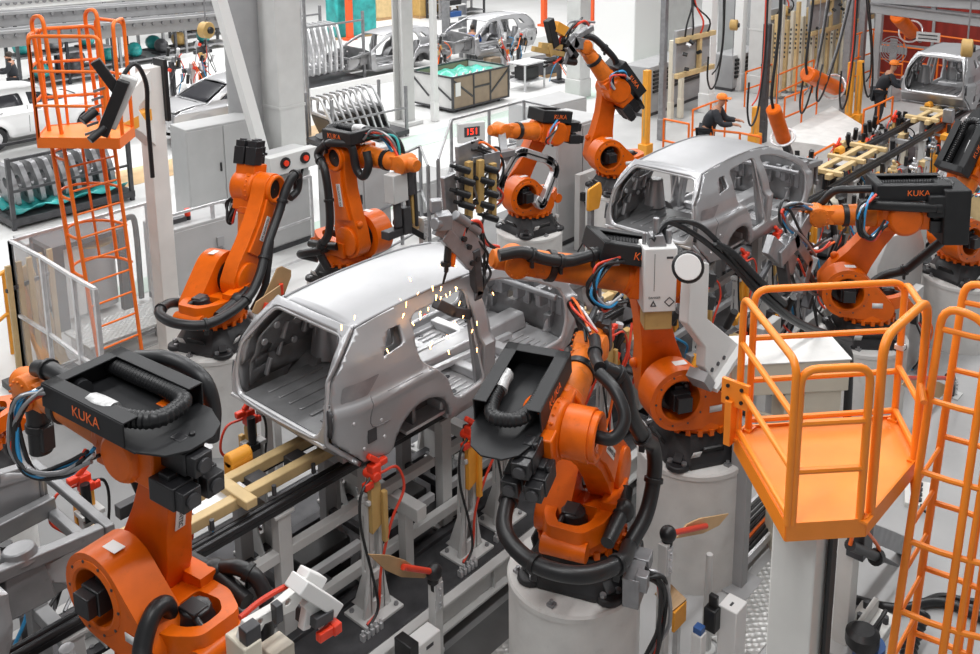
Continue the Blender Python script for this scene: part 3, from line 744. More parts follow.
for i, x in enumerate((2.55, 3.45, 4.35, 5.3, 6.3, 7.5, 8.6, 10.2, 11.5, 13.0, 14.6, 16.6, 18.4, 20.2, 22.0, 24.0)):
    nm = ['first', 'second', 'third', 'fourth', 'fifth', 'sixth', 'seventh', 'eighth', 'ninth', 'tenth', 'eleventh', 'twelfth', 'thirteenth', 'fourteenth', 'fifteenth', 'sixteenth'][i]
    rail_frame('%s light grey rail support frame along the line, counted from the lower left' % nm, x)
# sliding skids with ochre bars
def skid(label, x0, x1):
    o = thing('transfer_skid', label, 'skid', (x0, 6.77, 1.82), 0, 'ochre transfer skids on the rails'); L = x1 - x0
    for y in (-.16, .13):
        MB().box((L / 2, y, .06), (L, .10, .10)).build('long_bar', OCHRE_LT, o, bevel=.01)
    for f in (.08, .5, .93):
        MB().box((L * f, 0, .10), (.11, .70, .08)).build('cross_bar', OCHRE_LT, o, bevel=.01)
    for f in (.2, .36, .62, .8):
        MB().box((L * f, -.01, .02), (.16, .16, .10)).build('guide_block', DSTEEL, o, bevel=.008); MB().cyl((L * f, -.26, .0), (L * f, -.26, .09), .02, n=8).build('guide_pin', DSTEEL, o)
    y = MB().box((L * .62, .26, .07), (.22, .14, .16)); y.cyl((L * .62 - .11, .26, .15), (L * .62 + .11, .26, .15), .07, n=14); y.build('drive_unit', YELLOW, o, bevel=.015)
    a = MB().box((L * .45, -.02, .05), (.5, .12, .05)); a.build('slide_plate', ALU, o, bevel=.005)
skid('ochre skid bars between the rails behind the nearest car', 2.9, 5.2)
skid('ochre skid bars ahead of the nearest car body', 8.5, 10.4)
skid('ochre skid bars on the empty rails', 15.8, 18.2)
skid('ochre skid bars below the pale car body', 20.8, 23.0)

# ------------------------------------------------------------------ locating stands with red clamps
rs = random.Random(3)
def clamp_stand(label, x, y, z0, h, face=-1, kind=0, cable=True, tip=None):
    """white A-shaped stand with a window, ochre bracket and a red toggle clamp on top. face=-1: back leg towards +y"""
    o = thing('clamp_stand', label, 'clamp stand', (x, y, z0), 0 if face < 0 else PI, 'white clamp stands along the line')
    s = MB()
    prof = [(-.16, .03), (.16, .03), (.13, .16), (.085, .42), (.075, h - .25), (-.075, h - .25), (-.085, .42), (-.13, .16)]
    s.prism(prof, [rpoly([(-.04, .45), (.04, .45), (.035, h - .42), (-.035, h - .42)], .015), rpoly([(-.06, .16), (.06, .16), (.045, .36), (-.045, .36)], .015)], M.Translation((0, 0, 0)) @ XZ, d0=-.02, d=.02)
    for sg in (-1, 1): s.prism([(-.02, .03), (.26, .03), (.20, .10), (.09, .40), (.07, h - .28), (-.02, h - .28)], [rpoly([(.03, .46), (.055, .46), (.05, h - .4), (.03, h - .4)], .01)], M.Translation((sg * .075, 0, 0)) @ YZ, d0=-.01, d=.01)
    s.box((0, .04, .015), (.42, .34, .03)); s.box((0, .02, h - .24), (.20, .16, .04)); s.build('stand_body', LGREY, o, bevel=.005)
    f = MB()
    for dx in (-.16, .16): f.cyl((dx, -.08, .03), (dx, -.08, .055), .022, n=6); f.cyl((dx, .16, .03), (dx, .16, .055), .022, n=6)
    f.build('bolt_head', STEEL, o)
    b = MB().prism([(-.05, h - .55), (.05, h - .50), (.06, h - .10), (.02, h), (-.05, h - .02)], mx=M.Translation((-.02, -.04, 0)) @ XZ, d0=-.03, d=.03); b.box((.06, -.08, h - .42), (.05, .05, .5)); b.build('bracket', OCHRE if kind == 0 else YELLOW, o, bevel=.008)
    c = MB().box((0, -.03, h + .02), (.10, .09, .16)); c.box((.07, -.03, h + .08), (.14, .06, .06)); c.cyl((-.02, -.10, h), (-.02, .06, h), .045, n=10); c.bar((.05, -.03, h + .10), (-.06, -.03, h + .20), .05, .05); c.box((-.09, -.05, h - .06), (.10, .06, .07))
    c.build('toggle_clamp', tip or RED, o, bevel=.012)
    p = MB().cyl((.03, .06, h - .22), (.03, .05, h + .05), .04, n=10); p.box((.03, .06, h - .25), (.1, .1, .06)); p.build('air_cylinder', BLACK, o)
    if cable:
        MB().tube([(.05, -.06, h), (.22, -.08, h - .02), (.28, -.1, h - .25), (.12, -.10, h - .5), (.0, -.08, .5), (-.05, -.08, .12), (-.2, -.1, .06)], .013, 7, 6).build('hose', REDC, o)
        MB().tube([(-.05, -.04, h), (-.2, -.08, h - .1), (-.22, -.1, h - .4), (-.10, -.09, .45), (-.07, -.1, .15), (-.24, -.14, .05)], .013, 7, 6).build('hose', CABLE, o)
        t = MB()
        for k in range(5): t.box((-.30 + .05 * k, -.16, .03), (.03, .05, .06)); t.cyl((-.30 + .05 * k, -.16, .06), (-.30 + .05 * k, -.16, .10), .012, n=6)
        t.build('valve_block', ALU, o)
    return o
def by(px, py, z): p = at(px, py, z); return p.x, p.y
x, y = by(377, 612, .46); clamp_stand('white clamp stand nearest the camera, beside the brown paddle', x, y, .45, 1.42)
x, y = by(470, 552, .46); clamp_stand('second white clamp stand, below the rear wheel arch', x, y, .45, 1.30, kind=1)
for i, (xx, yy) in enumerate(((6.75, 6.05), (7.7, 6.05), (8.6, 6.1))): clamp_stand('white clamp stand under the right sill, %s from the wheel arch' % ('first', 'second', 'third')[i], xx, yy, .45, 1.36, kind=i % 2)
for i, (xx, yy) in enumerate(((4.85, 7.62), (5.9, 7.65), (7.2, 7.65), (8.4, 7.65))): clamp_stand('white clamp stand on the far side of the nearest car, %s from its boot' % ('first', 'second', 'third', 'fourth')[i], xx, yy, .45, 1.42, face=1, kind=i % 2)
for i, (xx, yy) in enumerate(((10.6, 6.0), (11.6, 6.0), (12.7, 6.05), (13.9, 6.05))): clamp_stand('white clamp stand on the near side of the second car, %s from its boot' % ('first', 'second', 'third', 'fourth')[i], xx, yy, .45, 1.36, kind=i % 2)
for i, (xx, yy) in enumerate(((10.7, 7.65), (12.2, 7.65), (13.6, 7.65))): clamp_stand('white clamp stand on the far side of the second car, %s from its boot' % ('first', 'second', 'third')[i], xx, yy, .45, 1.40, face=1, kind=i % 2)
for i, xx in enumerate((16.3, 17.2, 18.3, 19.3, 20.4, 21.4)):
    clamp_stand('white clamp stand on the near side of the empty rails, %s from the second car' % ('first', 'second', 'third', 'fourth', 'fifth', 'sixth')[i], xx, 6.0, .45, 1.15 + .2 * (i % 2), kind=i % 2, tip=[STEEL, OCHRE_LT, ALU][i % 3])
    clamp_stand('white clamp stand on the far side of the empty rails, %s from the second car' % ('first', 'second', 'third', 'fourth', 'fifth', 'sixth')[i], xx + .4, 7.6, .45, .85 + .15 * (i % 3), face=1, kind=(i + 1) % 2, tip=[ALU, STEEL, RED][i % 3])
x, y = by(100, 520, 1.5)
clamp_stand('white clamp stand at the lower left between the rails and the largest robot', 3.2, 6.1, .45, 1.35, kind=0)
clamp_stand('white clamp stand at the left behind the largest robot', 3.3, 7.75, .45, 1.45, face=1, kind=1)
clamp_stand('white clamp stand at the left edge of the line', 2.3, 7.75, .45, 1.45, face=1, kind=0)

# extra lower fixtures: horizontal grey beams with drives, seen between the stands
def low_beam(label, p, q, w=.12, m=LGREY, h=.14, z0=.45):
    p, q = V(p), V(q); o = thing('cross_member_beam', label, 'beam', (p.x, p.y, 0), 0, 'grey cross beams on the base')
    d = q - p
    MB().bar((0, 0, p.z), d + V((0, 0, p.z)), w, h).build('beam_body', m, o, bevel=.006)
    for f in (.15, .85): MB().box((d.x * f, d.y * f, (z0 + p.z - h / 2) / 2 + d.z * f / 2), (.10, .10, p.z - h / 2 - z0 + d.z * f)).build('beam_leg', m, o)
    return o
low_beam('grey beam running under the nearest car to the far clamps', (5.6, 6.05, 1.15), (5.6, 7.6, 1.15)); low_beam('grey beam under the front seats of the nearest car', (7.05, 6.0, 1.0), (7.05, 7.6, 1.0))
low_beam('long grey beam on the base behind the near clamp stands', (4.6, 6.365, .72), (8.4, 6.365, .72), w=.08, h=.10)
low_beam('pale beam in front of the second car boot', (9.5, 6.0, 1.3), (9.5, 7.6, 1.3))
# ------------------------------------------------------------------ access towers
def rail_panel(name, base, pts, m, r=.024, mids=(), legs=True, fil=.10, parent=None):
    """bent tube outline through pts with straight mid rails (pairs of points)"""
    o = MB().rail(pts, r, fil, 10).build(name, m, parent)
    for p, q in mids: MB().cyl(p, q, r * .85, n=8).build('mid_rail', m, o)
    return o
tz = 3.3
T = lambda x, y, z=tz: at(x, y, z)
o = thing('access_tower', 'large orange railed platform on a white post, right foreground', 'platform', T(826, 480)); TB = V(o.location)
loc = lambda p: p - TB
deck2 = [loc(T(*q)) for q in ((735, 437), (746, 428), (896, 418), (917, 460), (866, 521), (786, 526))]
d = MB().prism([(p.x, p.y) for p in deck2], d0=-.018, d=0.0)
dk = d.build('deck', DECK_OR, o, bevel=.003)
tb = MB()
for i in range(6):
    a_, b_ = deck2[i], deck2[(i + 1) % 6]; tb.bar(V((a_.x, a_.y, -.04)), V((b_.x, b_.y, -.04)), .012, .12)
tb.build('deck_edge', RAIL_OR, o)
fb = MB(); fb.bar(deck2[0] * .9 + V((0, 0, -.08)), deck2[3] * .9 + V((0, 0, -.08)), .10, .10); fb.bar(deck2[5] * .8 + V((0, 0, -.08)), deck2[2] * .8 + V((0, 0, -.08)), .10, .10); fb.build('deck_bearer', RAIL_OR, o)
RH = 1.02
def U(a_, b_, h=RH, mids=(.33, .66), m=RAIL_OR, r=.024, name='railing', lo=0.0, par=o, fil=.10):
    a_, b_ = V(a_), V(b_); up = V((0, 0, h)); lz = V((0, 0, lo))
    return rail_panel(name, None, [a_ + lz, a_ + up, b_ + up, b_ + lz], m, r, [(a_ + up * f, b_ + up * f) for f in mids], parent=par, fil=fil)
ins = lambda p, k=.97: V((p.x * k, p.y * k, 0))
q = [ins(p) for p in deck2]
U(q[0], q[5], mids=(.06, .36, .68)); U(q[1], q[2], mids=(.07, .36, .66)); U(q[2], q[3], mids=(.08, .40))
gL, gR = q[5].lerp(q[4], .06), q[5].lerp(q[4], .93)
U(gL, gR, h=.98, mids=(.35, .66), name='gate')
for p in q[:5]:
    f = MB().box((p.x, p.y, .008), (.09, .07, .016)); f.cyl((p.x + .02, p.y + .02, .01), (p.x + .02, p.y + .02, .03), .012, n=6); f.build('foot_plate', RAIL_OR, o)
for a_, b_ in ((q[2], q[1]),):
    c_ = a_.lerp(b_, .0) + V((0, 0, .55)); MB().box(c_, (.06, .06, .03)).build('rail_coupling', ALU, o)
U(q[3], q[4].lerp(q[3], .1), h=1.12, mids=(), r=.028, name='entry_hoop', fil=.14)
br = MB(); br.prism([(-.10, -.16), (.10, -.16), (.10, .02), (-.10, .02)], mx=M.Translation(q[0] + V((-.05, 0, .42))) @ YZ, d0=-.02, d=.01); br.bar(q[0] + V((-.04, .03, -.02)), q[0] + V((-.04, .03, .30)), .05, .12); br.build('corner_plate', RAIL_OR, o, bevel=.004)
pb = MB()
for dy in (-.05, .05):
    for dz in (-.02, -.11): pb.cyl(q[0] + V((-.08, dy, dz + .42)), q[0] + V((.0, dy, dz + .42)), .013, n=8)
pb.build('corner_bolt', BLACK, o)
# post
pxy = T(800, 545, 3.0); pp = loc(V((pxy.x, pxy.y, 0))); 
post = MB().box((pp.x, pp.y, -TB.z + (TB.z - .1) / 2), (.20, .28, TB.z - .1)).build('post', WHITE, o, bevel=.012)
MB().box((pp.x, pp.y, -TB.z + .015), (.5, .5, .03)).build('post_foot', WHITE, o, bevel=.006)
MB().box((pp.x - .102, pp.y - .02, -TB.z + 1.60), (.006, .2, .16)).build('post_plate', DSTEEL, post)
for k, dx in enumerate((.0, .04, .08)):
    MB().tube([(pp.x + .06 + dx * .6, pp.y - .17, -.15), (pp.x + .06 + dx * .6, pp.y - .17, -1.2), (pp.x + .06 + dx * .6, pp.y - .175, -2.2), (pp.x + .1 + dx, pp.y - .25, -3.2)], .02, 8, 6).build('post_cable', CABLE, o)
# ladder with cage, leaning a little
la_t = T(917, 482, 3.25); la_b = atY(886, 690, la_t.y); lb_t = V((la_t.x + .50, la_t.y + .02, la_t.z)); lb_b = V((la_b.x + .50, la_b.y + .02, la_b.z))
lad = MB()
def lp(a_, b_, t): return a_.lerp(b_, t)
low = lambda a_, b_: a_ + (b_ - a_) * (a_.z / (a_.z - b_.z))
la_b, lb_b = low(la_t, la_b), low(lb_t, lb_b)
up_ = (la_t - la_b).normalized()
def ladder(o, TB, la_t, la_b, lb_t, lb_b, out, m, step=.30, top=1.15, hoops=(), reach=.72, rr=.026, bars=5, hoop_m=None):
    for a_, b_ in ((la_t, la_b), (lb_t, lb_b)):
        u = (a_ - b_).normalized()
        st = MB().rail([b_ - TB, a_ + u * top - TB, a_ + u * (top - .05) + out * .28 - TB, b_ + u * (hoops[0] if hoops else 0) + out * .30 - TB] if top else [b_ - TB, a_ - TB], rr, .13, 10).build('ladder_stile', m, o)
    n = int((la_t - la_b).length / step)
    for k in range(1, n + 1):
        t = k * step / (la_t - la_b).length
        MB().cyl(la_b.lerp(la_t, t) - TB, lb_b.lerp(lb_t, t) - TB, .015, n=8).build('rung', m, o)
    L = (la_t - la_b).length; u = (la_t - la_b).normalized(); wv = lb_t - la_t; ww = wv.length; wd = wv.normalized()
    ring = []
    for k in range(13):
        an = PI * k / 12; ring.append((ww / 2 - math.cos(an) * (ww / 2 + .06 * math.sin(an)), math.sin(an) * reach))
    def hp(h, k): return la_b + u * h + wd * ring[k][0] + out * ring[k][1] - TB
    for h in hoops: MB().sweep([hp(h, k) for k in range(13)], .020, 8).build('cage_hoop', m, o)
    if hoops:
        for k in ([3, 5, 7, 9] if bars == 4 else [2, 4, 6, 8, 10]):
            MB().cyl(hp(hoops[0], k), hp(hoops[-1], k), .019, n=8).build('cage_bar', m, o)
ladder(o, TB, la_t, la_b, lb_t, lb_b, V((.12, -.99, 0)), RAIL_OR, hoops=[.62 + .46 * k for k in range(9)], reach=.72)
MB().cyl(q[3] + V((0, 0, -.1)), la_t - TB + V((0, 0, -.15)), .022, n=8).build('ladder_stay', RAIL_OR, o)
MB().cyl(q[3] + V((0, 0, .55)), la_t - TB + V((0, 0, .55)), .022, n=8).build('ladder_stay', RAIL_OR, o)

# left tower
tz2 = 3.75
o2 = thing('access_tower', 'orange caged ladder and railed platform at the upper left', 'platform', at(84, 133, tz2)); TC = V(o2.location)
deck = [at(*q_, tz2) - TC for q_ in ((37, 138), (47, 126), (105, 121), (134, 127), (119, 139))]
MB().prism([(p.x, p.y) for p in deck], d0=-.018, d=0).build('deck', DECK_OR, o2)
tb = MB()
for i in range(5):
    a_, b_ = deck[i], deck[(i + 1) % 5]; tb.bar(V((a_.x, a_.y, -.06)), V((b_.x, b_.y, -.06)), .015, .14)
tb.build('deck_edge', RAIL_DK, o2)
q2 = [V((p.x * .97, p.y * .97, 0)) for p in deck]
def U2(a_, b_, **k): return U(a_, b_, h=k.pop('h', 1.3), m=RAIL_DK, par=o2, **k)
U2(q2[0], q2[4].lerp(q2[0], .12), mids=(.32, .66)); U2(q2[0], q2[1], mids=(.35, .7)); U2(q2[1], q2[2], mids=(.3, .66)); U2(q2[2], q2[3], mids=(.5,), h=1.4)
U2(q2[3], q2[4].lerp(q2[3], .3), h=1.45, mids=(.5,))
for t_ in (.35, .7):
    p = q2[1].lerp(q2[2], t_); MB().cyl(p, p + V((0, 0, 1.3)), .02, n=8).build('railing_post', RAIL_DK, o2)
la, lb = at(66, 160, 3.4), at(117, 146, 3.4)
lb = V((la.x + .68, la.y + .05, la.z))
la_b2 = atY(87, 287, la.y); la_b2 = low(la, la_b2); lb_b2 = low(lb, atY(139, 330, lb.y))
ladder(o2, TC, la, la_b2, lb, lb_b2, V((-.10, .99, 0)), RAIL_DK, hoops=[1.75, 2.3, 2.85, 3.4], reach=.62, top=1.9, step=.33)
# its white post with a gusseted bracket
pb_ = V((at(171, 350, 0).x, at(171, 350, 0).y, 0)); pl = pb_ - TC
hh = 4.35
MB().box((pl.x, pl.y, hh / 2 - TC.z), (.26, .26, hh)).build('post', WHITE, o2, bevel=.012)
MB().box((pl.x, pl.y, .015 - TC.z), (.55, .55, .03)).build('post_foot', WHITE, o2)
dv = V((deck[4].x * .2 - pl.x, deck[4].y * .2 - pl.y, 0)); dl = dv.length; m_ = M.Translation((pl.x, pl.y, 0)) @ M.Rotation(math.atan2(dv.y, dv.x), 4, 'Z')
MB().prism([(0, hh - TC.z), (dl * .55, .30), (dl * .6, .02), (dl * .3, -.25), (0, -.62)], [[(.10, hh - TC.z - .32), (dl * .34, .12), (dl * .25, -.05), (.10, -.35)]], m_ @ XZ, d0=-.09, d=.09).build('bracket', WHITE, o2, bevel=.008)
MB().bar((pl.x, pl.y, -.06), V((deck[4].x * .3, deck[4].y * .3, -.10)), .14, .16).build('bracket_beam', YELLOW, o2)
MB().box((pl.x + .16, pl.y - .05, .25), (.06, .3, .9)).build('cable_cover', BLACK, o2, bevel=.01)
# manual spot gun clipped to the left platform
g = thing('hand_spot_gun', 'grey and black spot welding gun hanging beside the upper left platform', 'welding gun', at(119, 100, 4.35))
MB().bar((-.12, .1, -.32), (.14, -.05, .28), .16, .20).build('gun_body', LGREY, g, bevel=.02)
b = MB(); b.bar((-.22, .05, -.4), (.02, -.12, .25), .12, .14); b.bar((-.2, .1, .5), (.0, .0, .1), .10, .12); b.cyl((-.25, .1, -.1), (-.42, .1, -.2), .06); b.cyl((-.2, 0, -.3), (-.40, 0, -.42), .05)
b.build('gun_bracket', BLACK, g, bevel=.01)
b = MB(); b.tube([(0, 0, .2), (.2, -.05, .42), (.36, .0, .15), (.40, .1, -.3), (.42, .14, -1.1)], .028, 8, 6); b.build('gun_cable', CABLE, g)
c_ = MB()
for k in range(6): c_.bar((-.25 + .03 * k, .12, -.35 + .1 * k), (-.38 + .03 * k, .15, -.38 + .1 * k), .02, .03)
c_.build('gun_clip', STEEL, g)

# ------------------------------------------------------------------ left fences, yellow rail
def fence(label, pts, h, z0=.0, m=ALU, clear=True, mids=(.5,), pw=.05, name='safety_fence'):
    pts = [V((p[0], p[1], z0)) for p in pts]; b0 = pts[0].copy(); o = thing(name, label, 'fence', b0, 0, 'aluminium safety fences')
    for p in pts: MB().box(p - b0 + V((0, 0, h / 2)), (pw, pw, h)).build('fence_post', m, o)
    for a_, b_ in zip(pts, pts[1:]):
        a_, b_ = a_ - b0, b_ - b0
        for f in (1.0, .05) + tuple(mids): MB().bar(a_ + V((0, 0, h * f)), b_ + V((0, 0, h * f)), pw * .8, pw * .8).build('fence_rail', m, o)
        if clear: MB().bar(a_ + V((0, 0, h * .525)), b_ + V((0, 0, h * .525)), .008, h * .93).build('fence_panel', GLASS, o)
    return o
fz = 2.15
fa = [at(10, 241, fz), at(41, 257, fz), at(73, 277, fz), at(95, 289, fz)]
fence('clear panelled safety fence at the left, running towards the ladder', fa, fz)
fb_ = at(10, 241, fz); fence('short clear fence section behind the left fence', [fb_, V((fb_.x + 2.0, fb_.y + .05, 0))], fz, mids=())
yr = [at(-14, 285, 1.3), at(3, 272, 1.3), at(16, 264, 1.3)]
o = thing('guard_rail', 'yellow orange guard rail at the left edge outside the clear fence', 'guard rail', V((yr[1].x, yr[1].y, 0)))
P0 = V((yr[1].x, yr[1].y, 0)); e = [V((p.x, p.y, 0)) - P0 for p in yr]
for p in e: MB().cyl(p, p + V((0, 0, 1.3)), .028, n=8).build('rail_post', YELLOW, o)
for h in (1.3, .65): MB().rail([p + V((0, 0, h)) for p in e], .028, .02).build('hand_rail', YELLOW, o)
# ochre slats and a leaning board just inside the fence
o = thing('slat_rack', 'rack of upright ochre slats behind the clear fence, left', 'rack', V((at(36, 345, .6).x, at(36, 345, .6).y, 0)))
P0 = V(o.location)
for k in range(5): MB().box((-.25 + .16 * k, .16 * k * .3, 1.0), (.07, .05, 1.7)).build('slat', OCHRE if k % 2 else OCHRE_LT, o, bevel=.004)
MB().box((.08, .1, .05), (.9, .5, .1)).build('rack_base', DSTEEL, o); MB().bar((-.3, 0, 1.5), (.45, .22, 1.5), .04, .05).build('rack_tie', DSTEEL, o)
o = thing('ochre_board', 'bright ochre board leaning behind the clear fence, left', 'board', V((at(52, 352, .4).x, at(52, 352, .4).y, 0)))
MB().bar((0, 0, .02), (-.25, .35, 1.55), .30, .05).build('board', YELLOW, o, bevel=.006)
o = thing('ochre_board', 'dark ochre board leaning right of the bright one', 'board', V((at(62, 345, .4).x, at(62, 345, .4).y, 0)))
MB().bar((0, 0, .02), (-.25, .35, 1.6), .26, .05).build('board', OCHRE, o, bevel=.006)
# ------------------------------------------------------------------ dress packs and tools carried by the robots
bpy.context.view_layer.update()
def RWm(r): return M.Translation(r.location) @ M.Rotation(r.rotation_euler.z, 4, 'Z') @ M.Diagonal((*r.scale, 1))
def L_(r, p): return RWm(r).inverted() @ V(p)            # world -> robot local
TX = lambda Fm, x=0, y=0, z=0: Fm @ M.Translation((x, y, z))
RBB = [REDC, BLUEC, CABLE, CABLE, STEEL, CABLE, BLUEC, CABLE]
def fpts(Fm, pts): return [Fm @ V(p) for p in pts]
# R1
tray_fn(r1, TX(F1, .02, .10), L=.98, W=.62, x0=-.34, z0=.205, depth=.17)
hose_fn(r1, fpts(F1, [(1.2, .12, .18), (1.0, .14, .24), (.75, .16, .25), (.5, .2, .28)]), .06, clamps=(.3, .7))
hose_fn(r1, fpts(F1, [(.55, -.26, .30), (.25, -.31, .36), (-.05, -.34, .30), (-.16, -.34, .10), (-.14, -.33, -.15)]), .055)
bundle(r1, fpts(F1, [(.60, .36, .34), (.72, .52, .26), (.74, .58, .0), (.60, .56, -.18), (.38, .46, -.16), (.22, .36, -.02)]), RBB + [CABLE, STEEL, ALU], r=.014, sp=.035, seed=4)
hose_fn(r1, [(-.12, .10, .50), (-.14, .14, .72), (-.16, .26, .74), (-.22, .40, .58), (-.40, .50, .40), (-.62, .46, .30)], .062, clamps=(.75,))
hose_fn(r1, [(-.05, -.38, .62), (-.22, -.40, .68), (-.36, -.44, .62), (-.42, -.46, .42), (-.40, -.44, .1)], .055, clamps=(.4,))
t = MB(); t.mx = F1; t.cyl((1.28, .1, -.12), (1.28, .1, -.55), .085, n=18); t.cyl((1.28, .1, -.30), (1.28, .1, -.36), .10, n=18); t.box((1.20, .1, -.40), (.08, .1, .2)); t.build('tool_body', BLACK, r1, bevel=.01)
# R2
tray_fn(r2, TX(F2, -.06, .36), L=.88, W=.56, x0=-.34, z0=.20)
hose_fn(r2, [(-.05, -.42, .30), (-.5, -.46, .48), (-.82, -.25, .55), (-.86, .12, .58), (-.66, .44, .64), (-.3, .52, .74), (-.05, .44, .84)], .066, clamps=(.2, .5, .8))
hose_fn(r2, [(-.05, -.42, .30), (.22, -.50, .45), (.40, -.52, .74), (.36, -.50, 1.0), (.12, -.48, 1.2)] + fpts(F2, [(.42, -.44, -.05), (.50, -.36, .2), (.44, -.22, .33)]), .066, clamps=(.25, .6, .9))
hose_fn(r2, fpts(F2, [(.0, -.24, .0), (.0, -.42, .02), (.12, -.48, .14), (.26, -.36, .28), (.36, -.2, .34)]), .05)
hose_fn(r2, fpts(F2, [(.40, -.2, .36), (.6, -.10, .30), (.8, -.04, .24), (.98, .02, .2)]), .05, clamps=(.5,))
tl = MB(); tl.mx = F2
for k in range(7): tl.cyl((1.22 + .03 * (k % 3), .0 + .07 * (k % 4), -.1 + .05 * k), (1.42, .02 + .06 * (k % 4), -.15 + .06 * k), .03, n=8)
tl.box((1.32, .12, .0), (.08, .3, .3)); tl.build('tool_changer', DSTEEL, r2, bevel=.006)
bundle(r2, fpts(F2, [(1.0, .05, .2), (1.2, .25, .32), (1.42, .35, .2), (1.5, .3, -.1), (1.4, .15, -.2)]), [CABLE, CABLE, STEEL, REDC, CABLE, ALU, ORTXT, CABLE], r=.013, sp=.05, seed=8)
cb = MB(); cb.box((-.25, -.52, .12), (.26, .14, .26)); cb.box((-.05, -.54, .2), (.16, .14, .12)); cb.box((-.32, -.60, .22), (.1, .1, .14)); cb.build('connector_box', STEEL, r2, bevel=.008)
bundle(r2, [(-.2, -.55, .2), (-.15, -.72, .1), (-.1, -.74, -.3), (-.2, -.66, -.6), (-.25, -.60, -.9)], [CABLE, CABLE, STEEL, REDC, CABLE, CABLE], r=.018, sp=.05, seed=3)
# R3: black tray, long hose over the forearm, C-shaped spot gun, white transformer box
tray_fn(r3, TX(F3, .05, .1), L=.95, W=.50, x0=-.25, z0=.20, depth=.18)
hose_fn(r3, fpts(F3, [(.62, .18, .28), (.8, .26, .22), (1.05, .26, .12), (1.3, .28, .12), (1.55, .30, .16), (1.75, .30, .10)]), .055, clamps=(.2, .45, .7))
bundle(r3, fpts(F3, [(.55, .34, .24), (.80, .46, .16), (.84, .50, -.06), (.66, .48, -.2), (.46, .42, -.1)]), RBB + [CABLE, ALU], r=.013, sp=.04, seed=5)
def at_plane(px_, Y): return [atY(x, y, Y) for x, y in px_]
Yg = 6.22; g = lambda *p: [L_(r3, q) for q in at_plane(p, Yg)]
gm = L_(r3, (0, 0, 0))
def ribbon(mb, P, w, th, nrm):
    """flat plate following P, w wide in its plane, th thick along nrm"""
    for a_, b_ in zip(P, P[1:]): d = (b_ - a_).normalized(); mb.bar(a_ - d * w * .3, b_ + d * w * .3, w, th, up=nrm)
nrm3 = RWm(r3).inverted().to_3x3() @ V((0, 1, 0))
u = MB(); ribbon(u, g((474, 252), (477, 292), (470, 314), (452, 311), (438, 304)), .10, .09, nrm3); gun = u.build('gun_yoke', DSTEEL, r3, bevel=.012)
u = MB(); ribbon(u, g((441, 226), (462, 236), (478, 252)), .20, .05, nrm3); ribbon(u, g((446, 236), (470, 262)), .14, .07, nrm3); u.build('gun_plate', STEEL, gun, bevel=.006)
u = MB(); a_, b_, c_, d_ = g((449, 238), (447, 262), (446, 272), (443, 284)); u.cyl(a_, b_, .035, n=10); u.cyl(b_, c_, .022, n=10); u.cyl(c_, d_, .014, .010, n=10); u.cyl(*g((446, 262), (445.5, 266)), .05, n=10); u.build('electrode_shaft', BLACK, gun)
u = MB(); a_, b_ = g((454, 246), (452, 266)); u.cyl(a_, b_, .03, n=8); u.build('copper_lead', ORANGE, gun)
u = MB()
for x, y in ((466, 246), (474, 258), (469, 262), (461, 238)):
    p = g((x, y))[0]; u.cyl(p - nrm3 * .06, p + nrm3 * .02, .028, n=8)
u.build('plate_hole', BLACK, gun)
u = MB(); a_, b_ = g((440, 215), (447, 226)); u.box((a_ + b_) / 2, (.14, .16, .15)); u.box((a_ + b_) / 2 + V((.05, -.1, .12)), (.10, .10, .12)); u.cyl(g((455, 215))[0], g((478, 232))[0], .05, n=10); u.cyl(g((434, 224))[0], g((446, 222))[0], .06, n=10); u.build('gun_actuator', STEEL, gun, bevel=.01)
bundle(r3, g((480, 235), (484, 256), (487, 272), (483, 284), (478, 300)), [CABLE, CABLE, CABLE, CABLE], r=.014, sp=.04, seed=2, name='gun_cable')
bundle(r3, g((500, 250), (486, 244), (478, 224), (466, 226), (462, 240)), [CABLE, CABLE, REDC], r=.02, sp=.03, seed=6, name='gun_cable')
# white box on the elbow
Yb = 4.62; bx = atY(657, 275, Yb)
o = MB(); RI = RWm(r3).inverted(); tmx = RI @ M.Translation(bx) @ M.Rotation(-(PI / 2 - AZ) + .10, 4, 'Z')
o.mx = tmx; o.box((0, 0, 0), (.31, .26, .62)); tb_ = o.build('transformer_box', PAPER, r3, bevel=.012)
o = MB(); o.mx = tmx; o.box((-.02, 0, .36), (.17, .18, .10), top=.7); o.cyl((-.02, 0, .4), (-.02, 0, .56), .03, n=10); o.cyl((.1, 0, .3), (.1, 0, .44), .03, n=8); o.cyl((-.13, 0, .3), (-.13, 0, .42), .02, n=8); o.build('gland', STEEL, tb_, bevel=.008)
o = MB(); o.mx = tmx; o.box((-.055, -.132, .08), (.004, .004, .36)); o.box((.085, -.132, .22), (.06, .004, .02)); o.build('panel_line', INK, tb_)
fm_ = tmx @ M(((1, 0, 0, 0), (0, 0, -1, -.132), (0, 1, 0, 0), (0, 0, 0, 1)))
o = MB(); o.mx = fm_; o.prism([(.04, -.21), (.09, -.26), (.14, -.21), (.09, -.16)], [[(.052, -.21), (.09, -.172), (.128, -.21), (.09, -.248)]], d=.003); o.prism([(-.09, -.25), (-.03, -.25), (-.06, -.19)], [[(-.075, -.242), (-.045, -.242), (-.06, -.212)]], d=.003); o.build('warning_sign', INK, tb_)
text('box_text', 'DANGER', .028, fm_ @ M.Translation((-.05, -.165, .002)), INK, tb_)
o = MB(); o.mx = tmx; o.box((0, .0, -.40), (.26, .2, .2)); o.build('box_mount', OCHRE, tb_, bevel=.01)
WP = lambda p: L_(r3, p)
